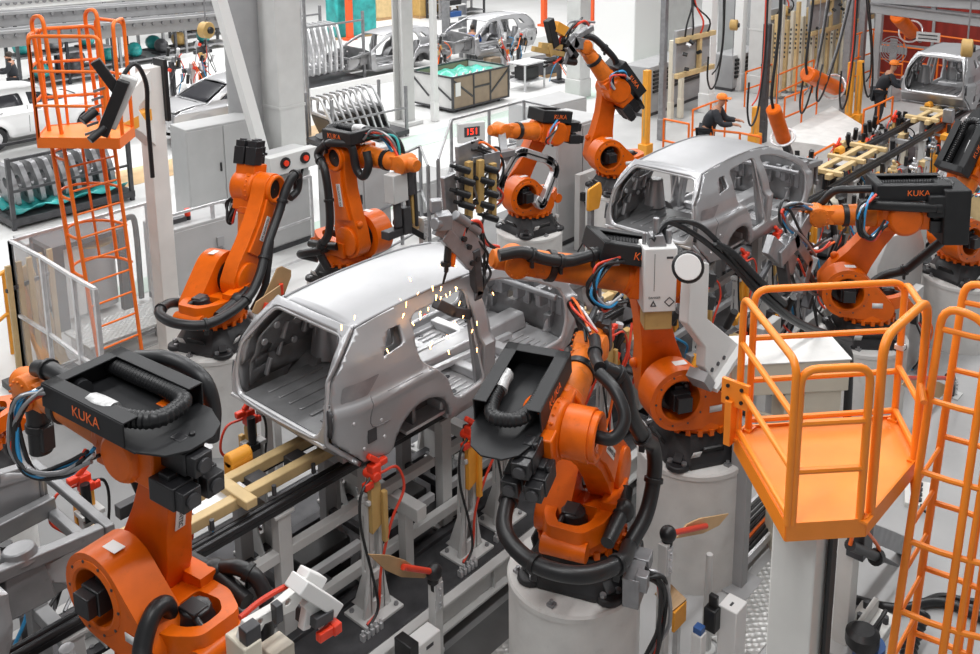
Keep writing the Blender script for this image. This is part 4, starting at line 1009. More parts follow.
for dy, s_ in ((0, .0), (.06, .05)):
    hose_fn(r3, [WP(q) for q in (atY(652 + 12 * (dy > 0), 240, Yb), atY(668, 222, Yb), atY(700, 226 + 200 * dy, 4.4), atY(735, 262 + 100 * dy, 4.2), atY(760, 290 + 90 * dy, 4.0), atY(800, 322 + 60 * dy, 3.9), atY(850, 340 + 60 * dy, 3.9))], .028, name='supply_hose')
hp_ = [WP(q) for q in (atY(715, 243, 4.3), atY(735, 255, 4.2), atY(760, 281, 4.0), atY(785, 305, 3.92))]
MB().sweep(catmull([V(p) for p in hp_], 14), .038, 10, cor=.04).build('corrugated_hose', HOSE, r3)
rl = MB(); c_ = WP(atY(688, 267, 4.14)); dr = WP(atY(688, 267, 4.04)) - c_; rl.cyl(c_, c_ + dr.normalized() * .08, .115, n=22); ro = rl.build('hose_reel', PAPER, r3, bevel=.006)
MB().sweep([c_ + dr.normalized() * .04 + (frame((0, 0, 0), dr).to_3x3() @ V((0, math.cos(2 * PI * k / 24) * .12, math.sin(2 * PI * k / 24) * .12))) for k in range(24)], .022, 8, True).build('reel_hose', HOSE, ro)
# R4
hose_fn(r4, [(-.05, .42, .45), (-.33, .42, .56), (-.62, .32, .58), (-.74, .02, .56), (-.64, -.32, .54), (-.33, -.44, .56), (.05, -.46, .62), (.30, -.46, .80), (.55, -.42, 1.10), (.85, -.40, 1.42), (1.02, -.42, 1.70), (1.15, -.46, 1.86), (1.28, -.44, 1.80), (1.26, -.42, 1.62), (1.12, -.40, 1.56)], .06, clamps=(.12, .3, .42, .55, .68, .8))
hose_fn(r4, [(.35, -.3, .3), (.42, -.44, .6), (.5, -.46, .9), (.6, -.44, 1.15)], .045)
bundle(r4, fpts(F4, [(.1, .42, .1), (.3, .55, .12), (.52, .52, .1), (.50, .42, .0), (.25, .38, .0)]), [CABLE, CABLE, REDC, CABLE, ALU, CABLE], r=.016, sp=.05, seed=9)
# R5
tray_fn(r5, TX(F5, -.02, -.02), L=.72, W=.50, x0=-.30, z0=.25, depth=.16)
hose_fn(r5, [(.2, -.5, .35), (.1, -.55, .62), (.26, -.50, .90), (.24, -.46, 1.35), (.16, -.45, 1.78)] + fpts(F5, [(-.22, -.38, .05), (-.05, -.36, .22), (.15, -.28, .25), (.32, -.2, .2), (.38, -.18, -.12), (.50, -.16, -.22), (.6, -.14, -.05), (.55, -.12, .15)]), .058, clamps=(.12, .25, .38, .5))
hose_fn(r5, [(-.1, -.42, .4), (-.3, -.55, .45), (-.1, -.66, .55), (.15, -.55, .62)], .06)
hose_fn(r5, fpts(F5, [(.42, .16, .38), (.62, .26, .36), (.76, .34, .16), (.78, .36, -.15), (.76, .34, -.4)]), .05)
bundle(r5, fpts(F5, [(.40, .0, .3), (.60, .05, .38), (.80, .1, .30), (.95, .15, .05), (.95, .15, -.45)]), [REDC, BLUEC, TEAL, CABLE, CABLE, STEEL], r=.018, sp=.06, seed=11)
g5 = MB(); g5.mx = F5
g5.box((1.05, -.05, -.32), (.20, .28, .42)); gb = g5.build('gun_transformer', LGREY, r5, bevel=.012)
g5 = MB(); g5.mx = F5; g5.box((1.02, .22, -.25), (.14, .12, .5)); g5.cyl((1.05, -.05, -.52), (1.05, -.05, -.9), .06, n=10); g5.cyl((1.0, .2, -.4), (1.0, .24, -1.1), .035, n=8); g5.box((1.05, .1, -.85), (.10, .14, .4)); g5.cyl((1.05, .32, -.1), (1.05, .32, -1.0), .03, n=8); g5.box((.98, -.1, -1.0), (.16, .3, .12)); g5.build('gun_frame', DSTEEL, gb, bevel=.008)
g5 = MB(); g5.mx = F5; g5.box((1.0, .30, -.7), (.08, .10, .5)); g5.build('gun_bracket', OCHRE, gb, bevel=.006)
# R6: grey trapezoid frame gripper and a block of clamps
tray_fn(r6, TX(F6, -.05, .1), L=.75, W=.45, x0=-.32, z0=.20, depth=.2, chain=False)
W6 = RWm(r6) @ (F6 @ V((1.1, .1, 0))); Y6 = W6.y - .42; L6 = lambda *p: [L_(r6, atY(x, y, Y6)) for x, y in p]; n6 = RWm(r6).inverted().to_3x3() @ V((0, 1, 0))
u = MB(); P = fillet(L6((498, 196), (500, 180), (517, 150), (549, 160), (556, 168), (541, 206), (536, 200)), .18); ribbon(u, P, .15, .10, n6); fo = u.build('frame_gripper', ALU, r6, bevel=.01)
u = MB(); u.sweep([p - n6 * .055 for p in P], .012, 6); u.build('frame_seal', BLACK, fo)
u = MB(); u.bar(L_(r6, W6), L6((505, 158))[0], .12, .12); u.bar(L6((470, 160))[0], L6((512, 152))[0], .14, .10); ribbon(u, L6((468, 152), (470, 190)), .5, .06, n6); u.box(L6((487, 160))[0], (.3, .3, .3)); ribbon(u, L6((448, 180), (452, 226)), .24, .08, n6); u.build('gripper_plate', STEEL, fo, bevel=.008)
for i, (x, y0, y1) in enumerate(((463, 162, 215), (473, 160, 208), (484, 163, 215))):
    u = MB(); ribbon(u, [p - n6 * (.12 + .03 * i) for p in L6((x, y0), (x, y1))], .11, .08, n6); u.build('clamp_bar', OCHRE, fo, bevel=.008)
for k in range(10):
    x, y = 448 + 24 * (k // 5) + (k % 2) * 4, 165 + 12 * (k % 5); u = MB(); p = L6((x, y))[0] - n6 * .16; q_ = L6((x + 9, y + 3))[0] - n6 * .26; u.cyl(p, q_, .055, n=10); u.cyl(p, p + (p - q_) * .4, .03, n=8); u.build('clamp_cylinder', BLACK, fo)
bundle(r6, L6((470, 145), (482, 142), (492, 160), (488, 190), (470, 200), (462, 180)), [CABLE, CABLE, CABLE, ORTXT, STEEL, CABLE, CABLE], r=.02, sp=.14, seed=12, name='gripper_cable')
bundle(r6, L6((478, 232), (490, 215), (497, 200), (490, 182)), [CABLE, REDC, CABLE, STEEL], r=.018, sp=.1, seed=13, name='gripper_cable')
bundle(r6, fpts(F6, [(.1, .36, .2), (.3, .5, .1), (.35, .5, -.1), (.15, .42, -.15)]), [REDC, BLUEC, CABLE, ALU], r=.016, sp=.05, seed=14)
# R7
tray_fn(r7, TX(F7, -.05, .05), L=.85, W=.55, x0=-.42, z0=.22, depth=.2, chain=False)
hose_fn(r7, fpts(F7, [(.30, .1, .3), (.5, .12, .34), (.8, .14, .3), (1.1, .12, .24), (1.25, .1, .1)]), .06, clamps=(.5,))
bundle(r7, fpts(F7, [(.1, .36, .26), (.32, .42, .2), (.38, .42, 0), (.2, .4, -.1)]), [REDC, BLUEC, BLUEC, CABLE, ALU], r=.02, sp=.04, seed=15)
W7 = RWm(r7) @ (F7 @ V((1.1, .1, 0))); Y7 = W7.y; L7 = lambda *p: [L_(r7, atY(x, y, Y7)) for x, y in p]; n7 = RWm(r7).inverted().to_3x3() @ V((0, 1, 0))
u = MB(); ribbon(u, L7((582, 44), (572, 42), (566, 50)), .2, .2, n7); ribbon(u, L7((590, 28), (576, 36), (566, 50), (562, 62)), .10, .14, n7); ho = u.build('gripper_body', STEEL, r7, bevel=.012)
u = MB(); ribbon(u, L7((534, 49), (562, 54)), .09, .08, n7); ribbon(u, L7((541, 45), (560, 47)), .09, .08, n7 ); ribbon(u, L7((548, 46), (550, 54)), .10, .10, n7); u.build('gripper_frame', OCHRE, ho, bevel=.006)
u = MB(); ribbon(u, L7((549, 22), (554, 44)), .16, .12, n7); ribbon(u, L7((563, 42), (573, 55)), .1, .2, n7); u.cyl(*L7((560, 60), (575, 62)), .07, n=8); u.build('gripper_pad', BLACK, ho, bevel=.01)
u = MB(); ribbon(u, L7((556, 27), (563, 31)), .18, .14, n7); u.build('gripper_block', YELLOW, ho, bevel=.006)
bundle(r7, L7((588, 22), (575, 25), (563, 35), (560, 55), (548, 66)), [CABLE, CABLE, REDC, STEEL, CABLE], r=.022, sp=.1, seed=16, name='gripper_cable')
# R8
tray_fn(r8, TX(F8, -.12, .02), L=1.05, W=.56, x0=-.55, z0=.26, depth=.2)
u = MB(); u.mx = F8; u.box((-.62, .1, .05), (.34, .62, .75)); u.box((-.5, .36, .2), (.5, .08, .3)); u.build('rear_cover', TRAYM, r8, bevel=.02)
u = MB(); u.mx = F8; u.cyl((.62, .30, .22), (-.35, .36, .18), .07, n=14); u.cyl((-.35, .36, .18), (-.42, .36, .18), .075, n=14); u.build('gas_tube', BLACK, r8)
bundle(r8, fpts(F8, [(.42, .36, .34), (.62, .50, .22), (.64, .54, -.05), (.48, .50, -.18), (.30, .44, .0)]), RBB + [CABLE, ALU], r=.017, sp=.04, seed=17)
hose_fn(r8, fpts(F8, [(.4, .1, .36), (.62, .05, .34), (.85, -.02, .3), (1.0, -.1, .1)]), .05)
hose_fn(r8, [(-.05, -.44, .4), (-.35, -.48, .62), (-.6, -.4, .75), (-.75, -.3, .95)] + fpts(F8, [(-.66, -.1, -.42), (-.62, .05, -.25)]), .06, clamps=(.4,))
W8 = RWm(r8) @ (F8 @ V((1.1, .1, 0))); Y8 = W8.y + .1; L8 = lambda *p: [L_(r8, atY(x, y, Y8)) for x, y in p]; n8 = RWm(r8).inverted().to_3x3() @ V((0, 1, 0))
u = MB(); ribbon(u, L8((803, 222), (792, 240), (778, 256)), .22, .16, n8); ribbon(u, L8((790, 236), (806, 262), (800, 290)), .14, .14, n8); ribbon(u, L8((770, 246), (790, 264)), .24, .1, n8); go = u.build('gun_body', STEEL, r8, bevel=.012)
u = MB(); ribbon(u, L8((800, 262), (812, 285), (806, 306)), .09, .12, n8); ribbon(u, L8((782, 262), (786, 290)), .08, .14, n8); u.cyl(*L8((770, 262), (758, 284)), .04, n=8); u.build('gun_yoke', DSTEEL, go, bevel=.01)
bundle(r8, L8((806, 206), (790, 204), (784, 218), (796, 236), (808, 250)), [BLUEC, REDC, CABLE, CABLE, CABLE, STEEL, ALU], r=.018, sp=.10, seed=18, name='gun_cable')
bundle(r8, L8((796, 236), (802, 246), (815, 250), (832, 240)), [ORTXT, REDC, CABLE, STEEL], r=.016, sp=.08, seed=19, name='gun_cable')
bundle(r8, L8((790, 250), (805, 290), (830, 270), (836, 240)), [CABLE, CABLE, REDC, STEEL, CABLE], r=.016, sp=.12, seed=20, name='gun_cable')
# R9, R10
bundle(r9, fpts(F9, [(.3, .4, .0), (.45, .5, .1), (.6, .45, .15), (.5, .4, .0)]), [BLUEC, REDC, CABLE, ALU], r=.018, sp=.04, seed=21)
hose_fn(r9, [(-.05, -.44, .4), (-.35, -.48, .62), (-.3, -.44, 1.0), (-.1, -.42, 1.5)], .06)
tray_fn(r9, TX(F9, -.1, .0), L=.9, W=.5, x0=-.4, z0=.24)
# welding sparks on the roof edge
sp = random.Random(5)
o = thing('weld_sparks', 'glowing weld sparks scattered over the nearest car roof edge', 'sparks', atY(447, 290, 6.2))
b0 = V(o.location)
for k in range(34):
    if k < 20: p = atY(440 + sp.gauss(0, 26), 296 + sp.gauss(0, 16), 6.1)
    else: p = atY(sp.uniform(300, 440), sp.uniform(262, 345), 6.3 + sp.uniform(-.2, .2)) + V((0, -.5, .0))
    r_ = sp.uniform(.006, .012); MB().cyl(p - b0, p - b0 + V((sp.uniform(-.02, .02), 0, -sp.uniform(.02, .05))), r_ * .5, r_ * .2, n=5).build('spark', SPARK, o)
# ------------------------------------------------------------------ things on the near floor
PLATE = mat('chequer_plate', (.50, .50, .49), .4, metal=.35, var=.1, scale=3)
nt = PLATE.node_tree; tc = nt.nodes.new('ShaderNodeTexCoord'); mp = nt.nodes.new('ShaderNodeMapping'); mp.inputs['Scale'].default_value = (16, 16, 16); mp.inputs['Rotation'].default_value = (0, 0, R(45))
ck = nt.nodes.new('ShaderNodeTexVoronoi'); ck.inputs['Scale'].default_value = 1.0; ck.inputs['Randomness'].default_value = .25
bp = nt.nodes.new('ShaderNodeBump'); bp.inputs['Strength'].default_value = .9; bp.inputs['Distance'].default_value = .03
nt.links.new(tc.outputs['Object'], mp.inputs['Vector']); nt.links.new(mp.outputs['Vector'], ck.inputs['Vector']); nt.links.new(ck.outputs['Distance'], bp.inputs['Height']); nt.links.new(bp.outputs['Normal'], nt.nodes['Principled BSDF'].inputs['Normal'])
NEARF = mat('near_floor_grey', (.40, .40, .40), .5, var=.08, scale=1.2, dirt=.25, dirtcol=(.22, .22, .22))
LINEF = mat('line_floor_grey', (.23, .23, .23), .5, var=.1, scale=1.2, dirt=.3, dirtcol=(.12, .12, .12))
MIDF = mat('mid_floor_grey', (.46, .46, .455), .5, var=.08, scale=1.0, dirt=.2, dirtcol=(.28, .28, .28))
TRENCH = mat('trench_dark', (.11, .11, .11), .6, var=.2, scale=2)
struct('floor_near_strip', MB().box((13, 2.2, .003), (32, 6.6, .006)), NEARF)
struct('floor_line_strip', MB().box((9.5, 9.4, .0025), (25, 7.8, .005)), LINEF); struct('floor_right_strip', MB().box((27, 11.0, .0020), (22, 11, .004)), MIDF)
struct('floor_trench', MB().box((6, 5.45, .008), (9, .34, .006)), TRENCH)
struct('floor_chequer_plate', MB().box((5.0, 4.98, .02), (4.2, .56, .03)), PLATE)
struct('floor_chequer_plate', MB().box((8.3, 3.65, .015), (2.3, .5, .02)), PLATE)
struct('floor_kerb', MB().box((5.0, 4.66, .03), (4.2, .05, .06)), ALU)

def paddle(label, post, joint, rod, poly, Y, base_z=0.0, w=.09, m=WOOD, rodm=REDC, thick=.016, dirx=0.0):
    """brown board on a red rod, held by a black joint on a square post; all on the plane y=Y"""
    b0 = atY(*post, Y); b0 = V((b0.x, b0.y, base_z)); o = thing('gauge_paddle', label, 'paddle', b0, 0, 'brown paddles on posts')
    j = atY(*joint, Y) - b0
    MB().box((0, 0, (j.z - .06) / 2), (w, w, j.z - .06)).build('post', LGREY, o, bevel=.006)
    MB().box((0, 0, .012), (w * 2.6, w * 2.6, .024)).build('post_foot', LGREY, o)
    k = MB(); k.ball(j, .075); k.cyl(j - V((.02, 0, .1)), j + V((.02, .0, .05)), .05); k.bar((0, -.03, j.z - .35), j, .05, .08); k.build('swivel_joint', BLACK, o, bevel=.006)
    k = MB(); k.box((0, -.052, j.z - .22), (w * .9, .012, .26)); 
    for dz in (-.14, -.2, -.28, -.32): k.cyl((.0, -.06, j.z + dz), (.0, -.075, j.z + dz), .014, n=8)
    k.build('clamp_plate', ALU, o)
    pr = atY(*rod, Y) - b0; MB().cyl(j, pr, .026, n=10).build('rod', rodm, o)
    P = [atY(x, y, Y) - b0 for x, y in poly]
    MB().prism([(p.x, p.z) for p in P], mx=M.Translation((0, .0, 0)) @ XZ, d0=-.03 - thick, d=-.03).build('board', m, o, bevel=.003)
    return o
paddle('brown pointed paddle on a red rod in front of the base beam, lower centre', (437, 668), (434, 572), (403, 567), [(371, 556), (392, 557), (408, 562), (430, 577), (427, 580), (404, 579), (388, 572)], 5.42, m=WOOD)
paddle('pale brown paddle on a red rod before the white pedestal, right of centre', (660, 700), (668, 534), (706, 526), [(680, 540), (690, 526), (703, 520), (732, 515), (722, 527), (706, 535)], 3.95, m=WOODLT)
paddle('pale paddle on a grey post between the ladder and the railed platform', (945, 462), (950, 378), (903, 378), [(905, 386), (912, 376), (942, 383), (953, 388), (942, 399), (925, 396)], 3.55, m=WOODLT)
paddle('brown rounded paddle left of the nearest car roof, the taller of two', (271, 345), (282, 300), (281, 284), [(266, 297), (279, 269), (284, 267), (293, 271), (293, 277), (282, 307), (272, 305)], 8.75, m=WOOD)
paddle('dark brown paddle in front of the taller one, left of the car roof', (262, 350), (261, 322), (267, 303), [(254, 313), (258, 303), (282, 286), (283, 296), (271, 314), (257, 315)], 8.35, m=WOOD)
paddle('pale paddle with a red rod behind the far end of the nearest car roof', (424, 262), (398, 222), (412, 222), [(400, 222), (408, 219), (424, 223), (420, 230), (404, 231)], 9.6, m=WOODLT)

# white clamp fixture in the bottom left foreground
fo = thing('clamp_fixture', 'white perforated clamp fixture with a red toggle at the bottom, left of centre', 'fixture', V((at(290, 640, 2.45).x, at(290, 640, 2.45).y, 0)))
F0 = V(fo.location); Yf = F0.y; fw_ = lambda x, y, dy=0: atY(x, y, Yf + dy) - F0
b = MB(); pl_ = [fw_(x, y) for x, y in ((238, 640), (244, 622), (272, 606), (294, 588), (300, 596), (292, 608), (262, 622), (250, 645))]
b.prism([(p.x, p.z) for p in pl_], [circ(fw_(285, 600).x, fw_(285, 600).z, .022, 12), circ(fw_(257, 620).x, fw_(257, 620).z, .022, 12)], XZ, d0=-.03, d=.03); b.build('perforated_plate', WHITE, fo, bevel=.004)
b = MB(); b.bar(fw_(296, 583), fw_(332, 606), .16, .09); b.bar(fw_(300, 577, .1), fw_(318, 585, .1), .10, .12); b.bar(fw_(306, 598), fw_(322, 622), .07, .09); b.bar(fw_(309, 600), fw_(304, 628), .06, .06); b.build('clamp_body', PAPER, fo, bevel=.008)
b = MB(); b.bar(fw_(312, 622, -.05), fw_(330, 612, -.05), .08, .07); b.bar(fw_(300, 616, .05), fw_(318, 606, .05), .10, .1); b.build('jaw', DSTEEL, fo, bevel=.006); MB().box(fw_(250, 634, -.05), (.10, .08, .12)).build('jaw', DSTEEL, fo, bevel=.006); MB().box(fw_(277, 612, -.05), (.05, .06, .12)).build('jaw', DSTEEL, fo, bevel=.006)
b = MB(); b.bar(fw_(318, 638, -.08), fw_(338, 625, -.08), .05, .06); b.box(fw_(335, 627, -.08), (.06, .07, .07)); b.build('red_toggle', RED, fo, bevel=.006)
b = MB(); b.box((0, .15, 1.17), (.16, .16, 2.34)); b.box((0, .15, .015), (.3, .3, .03)); b.build('fixture_post', CREAM, fo, bevel=.008)
b = MB(); b.tube([fw_(240, 618, .06), fw_(262, 600, .08), (fw_(290, 585, .08)), fw_(300, 590, .1)], .018, 8); b.tube([fw_(242, 626, .06), fw_(270, 606, .09), (fw_(296, 590, .12))], .014, 8); b.build('red_hose', REDC, fo)
MB().box(fw_(244, 648), (.12, .2, .16)).build('cream_block', CREAM, fo, bevel=.01)

# small cabinets and bollards at the bottom
def sensor_box(label, px_, py_top, w, d, h, m=PAPER, Y=None, capm=None, name='junction_box'):
    p = atY(px_, py_top, Y); o = thing(name, label, 'box', (p.x, p.y, 0)); 
    MB().box((0, 0, p.z - h / 2), (w, d, h)).build('housing', m, o, bevel=.01)
    if p.z - h > .03: MB().box((0, 0, (p.z - h) / 2), (.07, .07, p.z - h)).build('stand', ALU, o)
    if capm: MB().box((0, 0, p.z + .03), (w * .8, d * .8, .06)).build('cap', capm, o, bevel=.006)
    return o, p
o, p = sensor_box('white junction box with a slot beside the paddle post, bottom centre', 423, 634, .26, .16, .34, Y=5.32)
MB().box((.0, -.082, p.z - .07), (.08, .005, .03)).build('slot', INK, o); MB().box((-.17, .02, p.z - .12), (.10, .2, .34)).build('cable_plug', BLACK, o, bevel=.01)
p9 = atY(733, 603, 3.5)
o, p = sensor_box('tall white box column with a slot, right of the pedestal, bottom', 733, 603, .20, .18, p9.z, Y=3.5); MB().box((-.02, .0, p.z + .002), (.05, .02, .006)).build('slot', INK, o); MB().box((.102, 0, p.z - .3), (.006, .1, .3)).build('side_panel', DSTEEL, o)
b = MB(); b.box((-.15, .12, p.z - .12), (.10, .12, .22)); b.box((-.13, .12, p.z + .04), (.05, .08, .12)); b.build('cable_plug', BLACK, o, bevel=.01)
o, p = sensor_box('short white post with a blue cap at the bottom, right of centre', 699, 632, .10, .10, .5, Y=3.65, capm=BLUE)
o = thing('mini_bin', 'small orange flap box on the floor by the white pedestal', 'box', (at(676, 648, .2).x, at(676, 648, .2).y, 0)); z_ = .45
MB().box((0, 0, z_ / 2), (.05, .05, z_)).build('stand', ALU, o); MB().box((0, -.02, z_ + .09), (.20, .03, .2)).build('front_flap', YELLOW, o, bevel=.004); MB().bar((0, -.02, z_ + .2), (.02, .18, z_ + .26), .2, .02).build('lid', WOOD, o)
o = thing('cone_post', 'slim grey tapered post before the white pedestal', 'post', V((at(706, 640, .1).x, at(706, 640, .1).y, 0))); MB().cyl((0, 0, 0), (0, 0, 1.0), .05, .03, n=12).build('cone', LGREY, o); MB().cyl((0, 0, 0), (0, 0, .02), .09, n=14).build('post_foot', LGREY, o)
p = at(768, 600, 0)
o = thing('grey_support_post', 'dark grey steel post beside the white pedestal, left of the tower post', 'post', (p.x, p.y + .35, 0)); MB().box((0, 0, .9), (.12, .18, 1.8)).build('post', MGREY, o, bevel=.008); MB().box((.1, .02, .85), (.12, .04, 1.7)).build('perforated_strip', PLATE, o); MB().box((0, 0, .015), (.4, .4, .03)).build('post_foot', MGREY, o)
o = thing('cable_tray', 'steel ladder tray with black cables behind the tower post', 'cable tray', (p.x + .9, p.y + .55, 0))
for y in (-.2, .2): MB().box((0, y, .15), (1.8, .03, .08)).build('tray_side', ALU, o)
for k in range(7): MB().tube([(-.9, -.16 + .05 * k, .15), (0, -.15 + .05 * k, .17), (.9, -.16 + .05 * k, .15)], .017, 7).build('cable', CABLE if k != 2 else ORTXT, o)

# cream box beam and white swan-neck bracket behind the railing
zt = 2.25; p0, p1 = at(736, 366, zt), at(846, 360, zt); dd = V((p1.x - p0.x, p1.y - p0.y, 0)); L = dd.length
o = thing('cream_box_beam', 'broad cream box beam on legs behind the railed platform', 'beam', (p0.x, p0.y, 0), math.atan2(dd.y, dd.x))
MB().box((L / 2, .30, zt - .17), (L + .1, .60, .34)).build('box_beam', CREAM, o, bevel=.012); MB().box((L / 2, .30, zt + .006), (L + .12, .62, .012)).build('top_cover', CONC, o)
MB().box((L * .82, .30, (zt - .34) / 2), (L * .34, .56, zt - .34)).build('leg', CREAM, o, bevel=.01); MB().box((.62, .20, (zt - .34) / 2), (.18, .36, zt - .34)).build('leg', CREAM, o, bevel=.01)
MB().bar((.15, .02, zt - .62), (L * .70, .02, zt - .86), .26, .05, up=(0, 1, 0)).build('brace', CREAM, o)
o = thing('swan_neck_bracket', 'white bent bracket with three bolt holes beside the robot with the white box', 'bracket', (atY(720, 372, 4.3).x, 4.3, 0)); B0 = V(o.location)
pw = [atY(x, y, 4.3) - B0 for x, y in ((687, 258), (705, 262), (703, 317), (737, 345), (712, 382), (700, 366), (701, 346), (683, 322))]
MB().prism([(p.x, p.z) for p in pw], mx=XZ, d0=-.05, d=.05).build('neck', PAPER, o, bevel=.012)
h = MB()
for x, y in ((707, 368), (713, 362), (719, 356)): p = atY(x, y, 4.3) - B0; h.cyl((p.x, -.045, p.z), (p.x, -.062, p.z), .022, n=10)
h.build('bolt_hole', INK, o); pz = atY(722, 384, 4.3) - B0
MB().bar(atY(735, 343, 4.3) - B0, atY(706, 387, 4.3) - B0, .05, .24, up=(0, 1, 0)).build('flange', PAPER, o); MB().bar(atY(697, 374, 4.3) - B0, atY(704, 384, 4.3) - B0, .10, .2, up=(0, 1, 0)).build('rubber_pad', MGREY, o)
MB().box((.10, -.12, pz.z / 2), (.12, .12, pz.z)).build('support_leg', LGREY, o, bevel=.008)
hose_fn(o, [atY(838, 338, 4.0) - B0, atY(848, 352, 4.0) - B0, atY(849, 375, 4.0) - B0, atY(847, 420, 4.0) - B0], .05, name='black_conduit')
# grey panel behind R8's arm
o = thing('grey_cabinet', 'pale grey cabinet seen under the arm of the robot behind the railing', 'cabinet', (atY(895, 262, 4.75).x, 4.75, 0)); zc = atY(895, 232, 4.75).z
MB().prism([(-.62, .05), (.62, .05), (.62, zc - .35), (.45, zc - .04), (-.38, zc), (-.62, zc - .4)], mx=M.Rotation(R(-12), 4, 'Z') @ XZ, d0=-.3, d=.1).build('cabinet_shell', LGREY, o, bevel=.015)
MB().box((0, 0, .03), (1.3, .5, .06)).build('plinth', DSTEEL, o)

# floor plant at the bottom right: pipe clamps, pump, robot tool on a stand
o = thing('tool_stand', 'cream post holding a long grey tool, right of the tower post', 'tool stand', V((at(842, 640, 0).x, at(842, 640, 0).y, 0))); B0 = V(o.location); Ys = B0.y
zt = atY(840, 545, Ys).z; MB().box((0, 0, zt / 2), (.17, .15, zt)).build('post', WHITE, o, bevel=.008)
MB().prism([(.08, .02), (.08, .7), (.28, .02)], mx=XZ, d0=-.02, d=.02).build('gusset', WHITE, o); MB().box((.05, 0, .015), (.6, .5, .03)).build('post_foot', LGREY, o)
b = MB(); b.box((-.02, -.1, zt + .02), (.22, .16, .34)); b.box((.2, -.02, zt + .1), (.4, .2, .14)); b.build('tool_mount', DSTEEL, o, bevel=.008)
P = [atY(x, y, Ys - .1) - B0 for x, y in ((868, 522), (900, 534), (932, 548), (944, 562), (934, 572), (905, 556), (866, 540))]; MB().prism([(p.x, p.z) for p in P], mx=XZ, d0=-.05, d=.05).build('long_tool', STEEL, o, bevel=.008)
b = MB(); q_ = [atY(x, y, Ys - .15) - B0 for x, y in ((850, 545), (876, 556), (898, 566))]; b.cyl(q_[0], q_[1], .05); b.cyl(q_[1], q_[2], .035, .012); b.cyl(q_[1] - V((.03, 0, 0)), q_[1] + V((.05, 0, -.03)), .075); b.build('lance', BLACK, o)
MB().tube([q_[0], q_[0] + V((.1, -.02, .15)), q_[1] + V((-.02, -.02, .12)), q_[1]], .018, 8).build('orange_hose', ORTXT, o)
MB().tube([atY(x, y, Ys - .1) - B0 for x, y in ((936, 562), (932, 572), (926, 577), (915, 575))], .02, 8).build('hook', DSTEEL, o)
o = thing('floor_bracket', 'white slotted floor bracket with bolts by the tool stand', 'bracket', at(868, 632, .0)); MB().box((0, 0, .05), (.52, .34, .1)).build('plate', WHITE, o, bevel=.01)
b = MB()
for x, y in ((-.18, -.1), (-.02, .08), (.18, .1), (.1, -.12)): b.cyl((x, y, .1), (x, y, .17), .03, n=6)
b.build('bolt_head', DSTEEL, o); MB().box((.0, .02, .16), (.44, .05, .12)).build('rib', WHITE, o)
o = thing('coolant_pump', 'small pump with a black head and blue body on the floor, bottom right', 'pump', at(868, 662, .0)); MB().cyl((0, 0, 0), (0, 0, .2), .14, n=16).build('motor_body', BLUE, o); MB().lathe([(.2, .12), (.24, .15), (.34, .15), (.38, .10)], (-.08, .04, .0), n=16).build('pump_head', BLACK, o); MB().tube([(.05, 0, .3), (.2, -.05, .42), (.3, 0, .3), (.3, .05, .05)], .018, 8).build('pump_hose', CABLE, o)
o = thing('floor_clamp_plate', 'white perforated clamp plate lying on the floor behind the ladder', 'plate', at(918, 497, .0)); MB().box((0, 0, .03), (.5, .3, .06), M.Rotation(R(20), 4, 'Z')).build('plate', WHITE, o, bevel=.008); b = MB()
for k in range(4): b.cyl((-.15 + .1 * k, .03 * k - .06, .06), (-.15 + .1 * k, .03 * k - .06, .09), .03, n=10)
b.build('hole_rim', DSTEEL, o); MB().tube([(-.2, -.1, .05), (-.32, -.16, .08), (-.28, -.25, .03), (-.15, -.2, .02)], .015, 7).build('cable', CABLE, o)
o = thing('floor_hose', 'thick black hose lying across the floor behind the ladder', 'hose', at(900, 604, .05)); B0 = V(o.location); MB().tube([at(x, y, .06) - B0 for x, y in ((850, 598), (880, 606), (905, 608), (930, 602), (955, 605), (990, 622))], .045, 10, 6).build('hose', HOSE, o)
MB().tube([at(x, y, .06) - B0 for x, y in ((915, 606), (940, 596), (965, 600), (1000, 606))], .03, 8, 6).build('hose', CABLE, o)
o = thing('corrugated_duct', 'dark corrugated duct standing on the floor behind the ladder', 'duct', at(912, 640, 0)); B0 = V(o.location); MB().sweep(catmull([at(905, 668, .05) - B0, at(912, 640, .15) - B0, at(924, 612, .3) - B0], 14), .075, 12, cor=.05).build('duct', HOSE, o)
p = at(962, 560, 0); o = thing('conduit_pole', 'thin twin grey conduit pole at the right edge', 'pole', (p.x, p.y - .3, 0))
for dx in (0, .09): MB().cyl((dx, 0, 0), (dx, 0, 2.6), .026, n=10).build('conduit', STEEL, o)
MB().box((.045, 0, .01), (.3, .2, .02)).build('pole_foot', STEEL, o)

# grey clutter between the stations on the near side: valve cabinets and cable boxes
def valve_rack(label, x, y, w=.5, h=.9, n=6, rz=0, seed=1):
    rnd = random.Random(seed); o = thing('valve_rack', label, 'valve rack', (x, y, 0), rz, 'valve racks beside the line')
    MB().box((0, 0, h * .5), (w, .12, h)).build('rack_panel', LGREY, o, bevel=.006)
    for k in range(n): MB().box((-w / 2 + w * (k + .5) / n, -.10, h * .72), (w / n * .7, .09, .16)).build('valve', ALU if k % 2 else BLACK, o, bevel=.004)
    for k in range(n):
        x0 = -w / 2 + w * (k + .5) / n; MB().tube([(x0, -.14, h * .66), (x0 + rnd.uniform(-.1, .1), -.24, h * .45), (x0 + rnd.uniform(-.2, .2), -.2, h * .2), (x0 + rnd.uniform(-.2, .2), -.1, .03)], .014, 6).build('air_line', [CABLE, REDC, CABLE, BLUEC, CABLE, ORTXT][k % 6], o)
    return o
